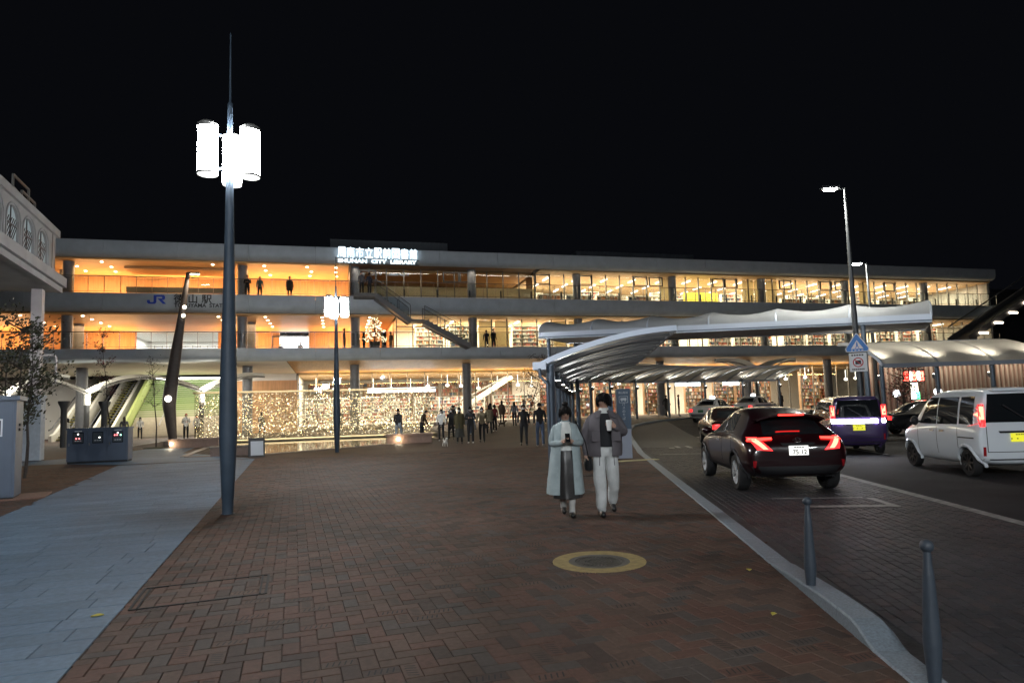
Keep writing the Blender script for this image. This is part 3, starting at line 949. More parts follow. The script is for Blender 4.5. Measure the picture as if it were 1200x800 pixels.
# openable dark framed lights between the panes
def small_frame(x, y, z, w, h):
    b = MB()
    for a, c in (((x - w / 2, z), (x + w / 2, z)), ((x - w / 2, z + h), (x + w / 2, z + h))): b.bb((a[0], y - 0.05, a[1] - 0.04), (c[0], y + 0.05, a[1] + 0.04))
    for xx in (x - w / 2, x + w / 2): b.bb((xx - 0.05, y - 0.055, z - 0.04), (xx + 0.05, y + 0.055, z + h + 0.04))
    b.build('window_frame', M_alu_d, bld)
for x in (2.3, 8.6, 9.9, 16.0, 19.6, 24.6, 26.0, 32.0, 33.2, 38.7, 43.0, 44.6, 50.0):
    small_frame(x, 49.62, Z3 + 1.75, 1.18, 0.72)
b = MB(); b.box((0, 0, 1.2), (1.12, 0.03, 2.4)); me_bl = b.mesh('roller_blind', [M_blind])
for x in (27.1, 35.0, 36.2, 37.4, 47.3): inst('roller_blind', me_bl, bld, Vector((x, 49.82, Z3 + 0.12)) - WLOC[bld.name])
part('accent_wall', mat('yellow_wall', (0.55, 0.50, 0.06), 0.6), fn=lambda b: b.bb((30.5, 53.0, Z3), (34.0, 53.1, Z3 + 1.9)))
# ======== middle floor, left: hall with cedar walls
Z2, C2 = 6.03, 8.62
part('ceiling', M_wood, fn=lambda b: b.bb((XL, Y0 + 0.64, C2), (4.2, 58.0, C2 + 0.12)))
for i in range(60):
    x = -34 + 1.2 * i
    if x > 4.0: break
    if -15.6 < x < -9.2: continue                       # opening to the ticket hall
    if -5.1 < x < -2.4: continue                        # glazed doors
    inst('wall_board', me_wb, bld, Vector((x, 58.0, Z2)) - WLOC[bld.name])
part('side_wall', M_woodw, fn=lambda b: b.bb((4.2, 51.2, Z2), (4.32, 58, C2)))
# ticket hall behind
part('hall_wall', M_white, fn=lambda b: (b.bb((-16.6, 66, Z2), (-8.6, 66.1, C2)), b.bb((-16.7, 58.1, Z2), (-16.6, 66, C2)), b.bb((-8.6, 58.1, Z2), (-8.5, 66, C2))))
part('ceiling', M_white, fn=lambda b: b.bb((-16.7, 58.05, C2 + 0.01), (-8.5, 66.1, C2 + 0.14)))
arealight('ticket_hall_light', (-12.6, 62, C2 - 0.1), (7, 6), 700, (0.98, 0.97, 0.9), bld)
for i in range(5): part('ticket_gate', M_alu, fn=lambda b, i=i: b.bb((-15.4 + 1.3 * i, 61, Z2), (-15.1 + 1.3 * i, 62.4, Z2 + 1.0)))
# wall of small white frames in the hall
gr = MB()
for i in range(11): gr.bb((-15.6 + 0.62 * i, 64.0, Z2), (-15.54 + 0.62 * i, 64.08, Z2 + 2.0))
for k in range(6): gr.bb((-15.6, 64.01, Z2 + 0.1 + 0.38 * k), (-9.34, 64.07, Z2 + 0.15 + 0.38 * k))
gr.build('screen_grid', M_alu, bld)
# bright doorway
part('doorway_wall', M_white, fn=lambda b: (b.bb((-5.3, 61, Z2), (-2.2, 61.1, C2)), b.bb((-5.4, 58.1, Z2), (-5.3, 61, C2)), b.bb((-2.3, 58.1, Z2), (-2.2, 61, C2))))
arealight('doorway_light', (-3.7, 59.6, C2 - 0.05), (2.4, 2.4), 330, (0.92, 0.97, 1.0), bld)
for x in (-5.2, -4.25, -3.3, -2.4): part('door_post', M_alu_d, fn=lambda b, x=x: b.bb((x - 0.03, 57.9, Z2), (x + 0.03, 58.0, Z2 + 2.1)))
part('door_head', M_alu_d, fn=lambda b: b.bb((-5.2, 57.9, Z2 + 2.1), (-2.4, 58.0, Z2 + 2.2)))
pts = []
for x in (-30, -25, -20, -16.4, -8.0, -4.9, -1.0, 2.4):
    for y in (49.5, 51.2, 53.0, 54.9): pts.append((x, y, C2 - 0.02))
discs('downlight', pts, 0.09, M_down)
for x in (-31, -24, -16.6, -6.6, -1.4, 2.6): arealight('hall_light', (x, 53, C2 - 0.2), (4.4, 5), 230, (1.0, 0.58, 0.26), bld)
for x in (-24, -16.8, -7.0, 0.6): arealight('hall_uplight', (x, 56.6, Z2 + 0.25), (3.6, 0.4), 200, (1.0, 0.58, 0.26), bld, (R(180), 0, 0))
# ======== middle floor, right: library
window_wall(4.4, XR - 2, 50.2, Z2 + 0.1, C2 + 0.2, 1.24, 8.05)
part('ceiling', M_lwood, fn=lambda b: b.bb((4.4, Y0 + 0.64, 8.64), (XR, 60, 8.74)))
part('back_wall', M_white, fn=lambda b: b.bb((4.4, 57.0, Z2), (XR, 57.1, 8.64)))
part('floor_finish', M_floor, fn=lambda b: b.bb((4.4, 50.3, Z2 - 0.005), (XR, 57, Z2 + 0.012)))
for i in range(10): arealight('reading_light', (7.2 + 5.4 * i, 53.4, 8.5), (5.0, 5.0), 680, WHITE, bld)
for i in range(20):
    for y in (51.6, 54.0): inst('strip_light', me_sl, bld, Vector((6.2 + 2.7 * i, y, 8.54)) - WLOC[bld.name])
for x in (11.4, 12.7, 17.6, 18.9): inst('roller_blind', me_bl, bld, Vector((x, 50.32, Z2 + 0.12)) - WLOC[bld.name])
# ======== ground floor: warm soffit, shop glazing set back
part('soffit', M_gold, fn=lambda b: b.add([(-3.4, Y0 + 0.66, 5.40), (XR, Y0 + 0.66, 5.40), (XR, 60.0, 5.20), (-3.4, 60.0, 5.20)], [(0, 1, 2, 3)]))
part('soffit', M_white, fn=lambda b: b.add([(XL, Y0 + 0.66, 5.40), (-3.44, Y0 + 0.66, 5.40), (-3.44, 60.0, 5.20), (XL, 60.0, 5.20)], [(0, 1, 2, 3)]))
GZ = 0.3
window_wall(-3.2, 18.6, 59.6, GZ, 5.2, 1.55, 4.2)
window_wall(18.6, 56.0, 57.4, GZ, 5.2, 1.45, None)
part('ceiling', M_lwood, fn=lambda b: b.bb((-3.2, 59.7, 5.02), (58, 72, 5.14)))
part('back_wall', M_white, fn=lambda b: b.bb((-3.2, 70.0, 0), (58, 70.1, 5.0)))
part('floor_finish', M_floor, fn=lambda b: b.bb((-3.2, 57.6, 0.25), (58, 70, GZ + 0.31)))
part('hall_wall', M_white, fn=lambda b: (b.bb((-3.3, 59.7, 0), (-3.2, 70, 5.0)), b.bb((-9.4, 60.0, 0.1), (-3.4, 60.2, 5.2))))
for i in range(8): arealight('shop_light', (0.4 + 6.4 * i, 63.0, 4.9), (6.0, 6.0), 620 if i < 3 else 560, (1.0, 0.86, 0.66), bld)
for i in range(10): arealight('soffit_light', (0.0 + 5.4 * i, 58.9 if i < 4 else 56.6, 4.2), (4.6, 0.15), 70, (1.0, 0.62, 0.22), bld, (R(160), 0, 0))
for i in range(7): arealight('shelf_light', (21.5 + 5.2 * i, 58.7, 4.85), (4.8, 1.2), 230, (1.0, 0.84, 0.62), bld, (R(-12), 0, 0))
for i in range(4): arealight('shelf_light', (0.2 + 5.2 * i, 61.6, 4.85), (4.8, 1.2), 150, (1.0, 0.84, 0.62), bld, (R(-12), 0, 0))
for x0, x1, yy in ((2.6, 8.6, 59.3), (20.5, 24.0, 62), (33.0, 36.0, 60.0), (38.5, 40.5, 60)):
    part('light_box', M_white_l, fn=lambda b, x0=x0, x1=x1, yy=yy: b.bb((x0, yy - 0.06, 3.35), (x1, yy, 3.72)))
bpd = MB(); bpd.sphere((0, 0, 0), 0.17, 10, 7, (1, 1, 0.8)); bpd.tube([(0, 0, 0.12), (0, 0, 1.0)], 0.012, 5)
me_pd = bpd.mesh('pendant_lamp', [glow('pendant_glass', (1.0, 0.90, 0.72), 6.0)], smooth=True)
for i in range(34):
    inst('pendant_lamp', me_pd, bld, Vector((-2.0 + 1.72 * i + rnd.uniform(-.3, .3), (61.5 if i < 13 else 59.2) + rnd.uniform(0, 2.0), 3.9 + rnd.uniform(-.25, .1))) - WLOC[bld.name])
# inner stair with pale stringers behind the shop glass
for dy in (0.0, 1.2):
    part('inner_stair_stringer', M_white, fn=lambda b, dy=dy: b.bar((10.0, 62.2 + dy, 0.7), (16.6, 62.2 + dy, 4.7), 0.08, 0.36))
    part('inner_stair_rail', M_alu, fn=lambda b, dy=dy: b.tube([(10.0, 62.2 + dy, 1.7), (16.6, 62.2 + dy, 5.0)], 0.04))
part('wood_wall', M_woodw, fn=lambda b: b.bb((-9.4, 59.9, 0.1), (-3.3, 59.98, 4.6)))
# left ground: open passage under the building with pale walls
part('passage_wall', M_white, fn=lambda b: (b.bb((-46, 66, 0), (-21, 66.2, 5.3)),))
for x in (-31, -25, -19, -13, -9): arealight('passage_light', (x, 56.5, 5.1), (4, 4), 200, (1.0, 0.93, 0.78), bld)

# --- building right end, dark neighbour
part('end_wall', M_conc, fn=lambda b: b.bb((XR, Y0 + 1.0, 0), (XR + 0.3, 78, 13.2)))
nb = thing('dark_building', 'dark unlit block beyond the right end of the library building', 'building', (76, 66, 0))
b = MB(); b.bb((64, 60, 0), (95, 80, 13.6)); b.build('wall', mat('dark_cladding', (0.05, 0.055, 0.065), 0.7), nb)
b = MB(); b.bb((63.7, 59.7, 13.61), (95.3, 80.3, 14.0)); b.build('roof', mat('dark_cladding', (0.05, 0.055, 0.065), 0.7), nb)

# ================================================================ lettering on the facade
M_sign = glow('sign_letters', (0.72, 0.90, 1.0), 1.7)
sg = thing('library_sign', 'illuminated white letters of the library sign along the roof edge', 'sign', (4.0, Y0 - 0.3, 12.4))
for i_, ch in enumerate('周南市立駅前図書館'):
    lm = text_mesh('letter', ch, 1.0, M_sign, bold=0.0, ext=0.03)
    xs_ = [v.co.x for v in lm.vertices]; zs_ = [v.co.z for v in lm.vertices]
    lm.transform(Matrix.Diagonal((0.54 / (max(xs_) - min(xs_)), 1, 0.76 / (max(zs_) - min(zs_)), 1)) @ Matrix.Translation((-min(xs_), 0, -min(zs_))))
    inst('letter', lm, sg, Vector((0.12 + 0.64 * i_, Y0 - 0.24, 12.72)) - WLOC[sg.name])
sm_ = text_mesh('lettering', 'SHUNAN  CITY  LIBRARY', 0.36, M_sign, bold=0.012, ext=0.02)
xs_ = [v.co.x for v in sm_.vertices]
sm_.transform(Matrix.Diagonal((5.6 / (max(xs_) - min(xs_)), 1, 1, 1)) @ Matrix.Translation((-min(xs_), 0, 0)))
tag(inst('small_lettering', sm_, sg, Vector((0.14, Y0 - 0.24, 12.36)) - WLOC[sg.name]), kind='stuff')
b = MB(); b.bb((0.0, Y0 - 0.16, 12.62), (5.95, Y0 - 0.10, 12.68)); b.bb((0.0, Y0 - 0.16, 12.28), (5.95, Y0 - 0.10, 12.33))
for i in range(7): b.bb((0.2 + 0.92 * i, Y0 - 0.14, 12.3), (0.24 + 0.92 * i, Y0 + 0.1, 12.7))
b.build('mounting_rail', M_alu_d, sg)
M_blue = mat('logo_blue', (0.012, 0.05, 0.42), 0.5)
M_black = mat('letter_black', (0.012, 0.012, 0.014), 0.5)
st_ = thing('station_name_sign', 'blue and black station name lettering on the grey fascia', 'sign', (-10, Y0 - 0.05, 9.1))
b = MB()
def jr(pts, w):
    for p, q in zip(pts, pts[1:]):
        d = Vector((q[0] - p[0], 0, q[1] - p[1])).normalized() * w * 0.5
        b.bar((p[0] - d.x, Y0 - 0.03, p[1] - d.z), (q[0] + d.x, Y0 - 0.03, q[1] + d.z), 0.05, w, up=(0, 1, 0)) if False else b.prism([(p[0] + d.z, p[1] - d.x), (q[0] + d.z, q[1] - d.x), (q[0] - d.z, q[1] + d.x), (p[0] - d.z, p[1] + d.x)], Y0 - 0.055, Y0 - 0.012, 'y')
jx, jz = -12.15, 9.24
W_ = 0.155
for poly in ([(0, .26), (.17, .26), (.17, .16), (.22, .11), (.36, .11), (.40, .16), (.40, .62), (1.02, .62), (1.10, .54), (1.10, .36), (1.02, .28), (.93, .28), (1.17, 0), (.97, 0), (.64, .38), (.93, .38), (.93, .47), (.90, .50), (.57, .50), (.57, .10), (.46, 0), (.10, 0), (0, .08)],):
    b.prism([(jx + 0.98 * px, jz + 0.95 * pz) for px, pz in poly], Y0 - 0.05, Y0 - 0.012, 'y')
b.build('logo', M_blue, st_)
for i_, ch in enumerate('徳山駅'):
    inst('character', text_mesh('lettering', ch, 0.66, M_black, bold=0.008, ext=0.012), st_, Vector((-10.55 + 0.86 * i_, Y0 - 0.03, 9.36)) - WLOC[st_.name])
tag(inst('name_lettering', text_mesh('lettering', 'TOKUYAMA  STATION', 0.36, M_black, bold=0.006, ext=0.012), st_, Vector((-10.52, Y0 - 0.03, 9.04)) - WLOC[st_.name]), kind='stuff')

# ================================================================ outside stair between the decks
stt = thing('deck_staircase', 'dark steel staircase with glass sides linking the two upper decks', 'staircase', (5.5, 47.2, 6.26))
M_stair = mat('stair_steel', (0.12, 0.115, 0.115), 0.5, 0.3)
def flight(p, q, n, y0=46.55, y1=47.85):
    for yy in (y0, y1):
        b = MB(); b.bar((p[0], yy, p[1] - 0.12), (q[0], yy, q[1] - 0.12), 0.06, 0.34); b.build('stringer', M_stair, stt)
    b = MB(); b.bar((p[0], (y0 + y1) / 2, p[1] - 0.2), (q[0], (y0 + y1) / 2, q[1] - 0.2), y1 - y0 - 0.07, 0.06); b.build('soffit', M_stair, stt)
    me = MB().box((0, 0, 0), (abs(q[0] - p[0]) / n + 0.04, y1 - y0 - 0.07, 0.05)).mesh('tread', [M_stair])
    for i in range(n):
        t = (i + 0.5) / n
        inst('tread', me, stt, Vector((p[0] + (q[0] - p[0]) * t, (y0 + y1) / 2, p[1] + (q[1] - p[1]) * t + 0.09)) - WLOC[stt.name])
    for yy in (y0, y1):
        b = MB(); b.tube([(p[0], yy, p[1] + 1.05), (q[0], yy, q[1] + 1.05)], 0.025); b.build('handrail', M_rail, stt)
        g = MB(); g.add([(p[0], yy, p[1] + 0.12), (q[0], yy, q[1] + 0.12), (q[0], yy, q[1] + 0.98), (p[0], yy, p[1] + 0.98)], [(0, 1, 2, 3)]); g.build('side_glass', M_railglass, stt)
        me2 = MB().box((0, 0, 0.5), (0.04, 0.04, 1.05)).mesh('baluster', [M_rail])
        for k in range(4):
            t = k / 3
            inst('baluster', me2, stt, Vector((p[0] + (q[0] - p[0]) * t, yy, p[1] + (q[1] - p[1]) * t)) - WLOC[stt.name])
b = MB(); b.bb((1.2, 46.5, 9.72), (2.7, 47.98, 9.94)); b.build('landing', M_stair, stt)
flight((2.7, 9.9), (5.1, 8.1), 11)
b = MB(); b.bb((5.1, 46.5, 7.95), (6.1, 47.9, 8.1)); b.build('landing', M_stair, stt)
flight((6.1, 8.05), (9.4, 6.30), 11)

# ================================================================ lit stair at the right end
es = thing('lit_escalator', 'dark escalator with glowing step lights rising to the right of the library', 'escalator', (57, 45, 6))
b = MB()
p, q = (52.4, 6.4), (65.0, 12.8)
for yy in (44.0, 46.0):
    b = MB(); b.bar((p[0], yy, p[1]), (q[0], yy, q[1]), 0.1, 0.55); b.build('truss', M_stair, es)
    b = MB(); b.tube([(p[0], yy, p[1] + 1.2), (q[0], yy, q[1] + 1.2)], 0.06); b.build('handrail', M_alu, es)
    g = MB(); g.add([(p[0], yy, p[1] + 0.28), (q[0], yy, q[1] + 0.28), (q[0], yy, q[1] + 1.14), (p[0], yy, p[1] + 1.14)], [(0, 1, 2, 3)]); g.build('side_glass', M_railglass, es)
b = MB(); b.bar((p[0], 45, p[1] - 0.2), (q[0], 45, q[1] - 0.2), 1.88, 0.12); b.build('soffit', M_stair, es)
for i in range(7):
    t = 0.08 + 0.14 * i
    b = MB(); b.bar((p[0] + (q[0] - p[0]) * t, 43.9, p[1] + (q[1] - p[1]) * t - 0.05), (p[0] + (q[0] - p[0]) * (t + 0.075), 43.9, p[1] + (q[1] - p[1]) * t - 0.05), 0.05, 0.14)
    b.build('step_light', glow('step_light', (1.0, 0.85, 0.66), 8.0), es)
for x in (54.0, 63.0):
    b = MB(); b.bb((x - 0.2, 44.8, 0.4), (x + 0.2, 45.2, 6.7 if x < 60 else 11.3)); b.build('support', M_stair, es)
b = MB(); b.bb((XR - 12, 44.0, 5.9), (XR - 9.6, 47.98, 6.24)); b.build('landing', M_stair, es)
# ================================================================ BOOKSHELVES BEHIND THE GLASS
BOOKC = [mat('book_%d' % i, c, 0.6) for i, c in enumerate([(0.55, 0.50, 0.42), (0.30, 0.08, 0.05), (0.45, 0.22, 0.10), (0.07, 0.10, 0.16), (0.10, 0.13, 0.08), (0.62, 0.58, 0.52), (0.05, 0.045, 0.04), (0.40, 0.14, 0.12)])]
M_shelf_w = mat('shelf_white', (0.72, 0.70, 0.66), 0.5)
M_shelf_b = mat('shelf_oak', (0.34, 0.21, 0.12), 0.5)
def shelf_meshes(w, h, rows, seed, dens):
    r = random.Random(seed)
    c = MB()
    c.bb((-w / 2, 0.30, 0), (w / 2, 0.33, h)); c.bb((-w / 2, 0, 0), (-w / 2 + 0.04, 0.30, h)); c.bb((w / 2 - 0.04, 0, 0), (w / 2, 0.30, h))
    p = h / rows
    for k in range(rows + 1):
        z = min(h - 0.03, k * p); c.bb((-w / 2 + 0.04, 0.0, z), (w / 2 - 0.04, 0.30, z + 0.03))
    b = MB()
    for k in range(rows):
        x = -w / 2 + 0.06
        while x < w / 2 - 0.12:
            if r.random() < 1 - dens: x += r.uniform(0.1, 0.5); continue
            n = r.randint(2, 7); hh = p * r.uniform(0.55, 0.85); cc = r.randrange(len(BOOKC))
            for _ in range(n):
                t = r.uniform(0.03, 0.06)
                if x + t > w / 2 - 0.05: break
                b.mi = cc if r.random() < 0.6 else r.randrange(len(BOOKC))
                z0 = k * p + 0.032; z1 = z0 + hh * r.uniform(0.9, 1.05); y0 = r.uniform(0.03, 0.09)
                b.add([(x, y0, z0), (x + t, y0, z0), (x + t, y0, z1), (x, y0, z1), (x, 0.28, z1), (x + t, 0.28, z1), (x, 0.28, z0), (x + t, 0.28, z0)],
                      [(0, 1, 2, 3), (3, 2, 5, 4), (0, 3, 4, 6), (1, 7, 5, 2)])
                x += t + 0.003
    return c, b
def shelf_kind(w, h, rows, mt, seeds, dens):
    out = []
    for s in seeds:
        c, b = shelf_meshes(w, h, rows, s, dens)
        out.append((c.mesh('carcass', [mt]), b.mesh('books', BOOKC, recalc=False)))
    return out
SK = {'top': shelf_kind(2.2, 2.1, 6, M_shelf_w, (1, 2, 3, 4), 0.85), 'mid': shelf_kind(2.3, 2.35, 7, M_shelf_w, (5, 6, 7, 8), 0.88), 'low': shelf_kind(2.4, 4.0, 11, M_shelf_b, (9, 10, 11, 12), 0.9), 'short': shelf_kind(2.2, 1.15, 3, M_shelf_w, (13, 14), 0.85)}
def bookshelf(kind, i, x, y, z, label, group, rz=0.0):
    n_ = SEEN.get(group, 0); SEEN[group] = n_ + 1
    label = ORD[n_] + ' ' + FROM[group]
    t = thing('bookshelf', label, 'bookshelf', (x, y, z), rz, group)
    ca, bk = SK[kind][i % len(SK[kind])]
    c = inst('carcass', ca, t, (0, 0, 0)); tag(inst('books', bk, t, (0, 0, 0)), kind='stuff')
ORD = 'first second third fourth fifth sixth seventh eighth ninth tenth eleventh twelfth thirteenth fourteenth fifteenth sixteenth seventeenth eighteenth nineteenth twentieth'.split()
SEEN = {}
FROM = {'bookshelves of the upper library floor': 'white full-height bookshelf from the dim glazed room on the upper floor', 'low bookshelves of the upper library floor': 'low white bookshelf from the dim glazed room on the upper floor', 'bookshelves of the middle library floor': 'white bookshelf from the deck staircase on the middle floor', 'tall bookshelves on the ground floor': 'tall oak bookshelf from the gold curtain on the ground floor', 'tall bookshelves at the shop back wall': 'tall oak bookshelf from the wood wall along the shop back', 'white bookshelves of the ground floor shop': 'white bookshelf from the wood wall inside the ground floor shop'}
LB = {'top': 'white bookshelf of mixed books behind the upper library glass', 'short': 'low white bookshelf just inside the upper library glass',
      'mid': 'white bookshelf packed with books behind the middle floor glass', 'low': 'tall oak bookshelf of books behind the ground floor glass'}
k = 0
for x in [16.9 + 2.45 * i for i in range(18)]:
    k += 1
    if k % 6 == 5: continue
    bookshelf('top', k, x, 54.6 + (k % 3) * 1.1, Z3 + 0.015, LB['top'], 'bookshelves of the upper library floor')
for i, x in enumerate((17.2, 19.7, 22.4, 25.3, 40.6, 43.2, 46.0, 51.5, 54.3)): bookshelf('short', i, x, 51.3, Z3 + 0.015, LB['short'], 'low bookshelves of the upper library floor')
for i in range(20):
    x = 7.4 + 2.62 * i
    if i in (9,): continue
    bookshelf('mid', i, x, 52.4 if i % 4 else 53.6, Z2 + 0.015, LB['mid'], 'bookshelves of the middle library floor')
for i in range(13):
    if i in (5, 10): continue
    bookshelf('low', i, 20.4 + 2.62 * i, 60.2 if i % 3 else 61.4, GZ + 0.315, LB['low'], 'tall bookshelves on the ground floor')
for i in range(9):
    bookshelf('mid', i + 1, -1.8 + 2.55 * i, (66.0, 63.4, 64.8)[i % 3], GZ + 0.315, 'waist to head high white bookshelf inside the lit ground floor shop', 'white bookshelves of the ground floor shop')
for i in range(8):
    bookshelf('low', i + 1, -1.6 + 2.7 * i, 69.4, GZ + 0.315, LB['low'], 'tall bookshelves at the shop back wall')

# ================================================================ STEPS AND ESCALATORS UNDER THE BUILDING
sw = thing('grand_steps', 'wide stone steps with bright green painted upper risers under the building', 'steps', (-12.3, 56, 0.15))
M_tan = mat('step_stone', (0.45, 0.40, 0.32), 0.7, noise=0.1, nscale=4, coords='World')
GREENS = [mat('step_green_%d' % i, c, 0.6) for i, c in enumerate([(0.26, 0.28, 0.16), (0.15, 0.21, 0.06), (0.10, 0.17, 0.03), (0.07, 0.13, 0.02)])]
NS = 28
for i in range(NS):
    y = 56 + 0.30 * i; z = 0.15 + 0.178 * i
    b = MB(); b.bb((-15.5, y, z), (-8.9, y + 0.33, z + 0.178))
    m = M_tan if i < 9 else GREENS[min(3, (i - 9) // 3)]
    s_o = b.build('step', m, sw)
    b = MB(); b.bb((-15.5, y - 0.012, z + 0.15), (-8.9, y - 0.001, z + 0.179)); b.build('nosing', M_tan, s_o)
b = MB(); b.tube([(-13.2, 55.9, 1.1), (-13.2, 64.3, 6.1)], 0.04); b.build('handrail', M_alu, sw)
b = MB(); b.bb((-15.75, 56, 0.1), (-15.55, 64.5, 5.3)); 
b = MB(); b.prism([(55.6, 0.1), (56.0, 1.2), (64.4, 6.2), (64.4, 0.1)], -15.80, -15.60, 'x'); b.build('side_wall', mat('green_wall', (0.26, 0.30, 0.10), 0.6), sw)
arealight('step_light', (-12.2, 60.5, 5.15), (6, 4), 200, (1.0, 0.96, 0.84), sw)
b = MB(); b.bb((-15.2, 63.2, 5.02), (-9.6, 63.4, 5.16)); b.build('glow_bar', glow('step_bar', (1, 0.98, 0.9), 7), sw)
M_ye = mat('step_edge_yellow', (0.55, 0.48, 0.02), 0.6)
M_estep = mat('escalator_step', (0.05, 0.05, 0.055), 0.4, 0.5)
M_skirt = mat('escalator_skirt', (0.62, 0.60, 0.54), 0.4)
def escalator(x, label):
    t = thing('escalator', label, 'escalator', (x, 56, 0.15), 0, 'escalators beside the steps')
    me1 = MB().box((0, 0, 0), (1.0, 0.40, 0.05)).mesh('step', [M_estep]); me2 = MB().box((0, 0, 0), (1.0, 0.06, 0.02)).mesh('edge', [M_ye])
    for i in range(24):
        y = 56.2 + 0.38 * i; z = 0.25 + 0.215 * i
        s = inst('step', me1, t, Vector((x, y, z)) - WLOC[t.name])
        e = bpy.data.objects.new('edge', me2); COL.objects.link(e); e.parent = s; e.location = (0, -0.18, 0.036)
        b = None
    for sx in (-0.62, 0.62):
        b = MB(); b.prism([(55.2, 0.15), (55.2, 0.6), (56.0, 0.75), (65.3, 6.0), (65.3, 5.0), (57, 0.15)], x + sx - 0.10, x + sx + 0.10, 'x'); b.build('balustrade', M_skirt, t)
        b = MB(); b.tube([(x + sx, 55.0, 1.0), (x + sx, 55.6, 1.15), (x + sx, 65.2, 6.55)], 0.05); b.build('handrail', M_estep, t)
escalator(-19.6, 'escalator with yellow edged steps nearest the pale passage wall')
escalator(-17.2, 'escalator with yellow edged steps right beside the green stair wall')
# short dark lamps / gate pylons under the building
M_pyl = mat('pylon_dark', (0.07, 0.072, 0.075), 0.5)
def pylon(x, y, h, r, label):
    t = thing('dark_pylon', label, 'pillar', (x, y, gz(x, y)), 0, 'dark pillars under the building')
    b = MB(); b.lathe([(r, 0), (r, h - 0.5), (r * 1.2, h - 0.35), (r * 1.9, h - 0.1), (r * 1.9, h)], (x, y, gz(x, y)), 14); b.build('shaft', M_pyl, t, smooth=True)
pylon(-14.9, 42.5, 2.6, 0.16, 'dark pillar with flared head behind the small red-leaved tree')
pylon(-12.6, 41.6, 2.5, 0.16, 'dark pillar with flared head left of the escalators')
pylon(-16.8, 41.5, 2.7, 0.20, 'stout dark pillar with flared head beside the footbridge column')
pylon(-19.5, 43.0, 2.7, 0.16, 'dark pillar with flared head beneath the footbridge')

# ================================================================ BEAD CURTAIN AND POOL
wc = thing('bead_curtain', 'shimmering gold curtain of hanging metal beads standing in the pool', 'curtain', (-1, 45.4, 0))
CX0, CX1, CYY, CZ0, CZ1 = -8.7, 6.5, 45.4, 0.12, 3.08
M_bead = mat('gold_bead', (0.76, 0.64, 0.42), 0.22, 1.0)
M_bead2 = mat('pale_bead', (0.80, 0.76, 0.62), 0.35, 0.5)
M_frame = mat('curtain_frame', (0.16, 0.13, 0.08), 0.4, 0.7)
b = MB(); b.bb((CX0 - 0.1, CYY - 0.08, CZ1), (CX1 + 0.1, CYY + 0.08, CZ1 + 0.12)); b.build('top_rail', M_frame, wc)
b = MB(); b.bb((CX0 - 0.1, CYY - 0.15, CZ0 - 0.14), (CX1 + 0.1, CYY + 0.15, CZ0)); b.build('base_rail', M_frame, wc)
b = MB(); b.box((0, 0, (CZ1 - CZ0) / 2), (0.016, 0.016, CZ1 - CZ0)); me = b.mesh('rod', [M_frame])
for i in range(40):
    inst('rod', me, wc, Vector((CX0 + (CX1 - CX0) * i / 39, CYY + 0.06, CZ0)) - WLOC[wc.name])
rs = random.Random(21)
beads = MB()
n_s = 235
for i in range(2 * n_s):
    CYY = 45.4 + (0.16 if i >= n_s else 0.0)
    x = CX0 + 0.05 + (CX1 - CX0 - 0.1) * ((i % n_s) + (0.5 if i >= n_s else 0)) / n_s; z = CZ0 + rs.uniform(0.02, 0.1)
    while z < CZ1 - 0.06:
        h = rs.uniform(0.04, 0.09); w = rs.uniform(0.026, 0.05); a = rs.uniform(0, math.pi)
        beads.mi = rs.choice((0, 0, 1, 2, 2)) if i < n_s else 2
        cx, cz = x + rs.uniform(-0.008, 0.008), z + h / 2
        u = (math.cos(a) * w, math.sin(a) * w); tl = rs.uniform(-0.02, 0.02)
        beads.add([(cx, CYY, cz - h / 2), (cx + u[0], CYY + u[1], cz + tl), (cx - u[1] * .5, CYY + u[0] * .5, cz), (cx - u[0], CYY - u[1], cz - tl), (cx + u[1] * .5, CYY - u[0] * .5, cz), (cx, CYY, cz + h / 2)],
                  [(0, 2, 1), (0, 3, 2), (0, 4, 3), (0, 1, 4), (5, 1, 2), (5, 2, 3), (5, 3, 4), (5, 4, 1)])
        z += h + rs.choice((0.01, 0.02, 0.06, 0.10))
o = beads.build('bead_strings', [M_bead, M_bead2, M_frame], wc, recalc=False); tag(o, kind='stuff')
arealight('curtain_fill_low', (-1.1, 44.9, 0.10), (15, 0.12), 260, (1.0, 0.90, 0.68), wc, (R(165), 0, 0))  # added strip at the base to make the beads glitter
arealight('curtain_fill_high', (-1.1, 44.8, 3.3), (15, 0.12), 150, (1.0, 0.90, 0.68), wc, (R(20), 0, 0))  # second added strip, brightens the curtain from above
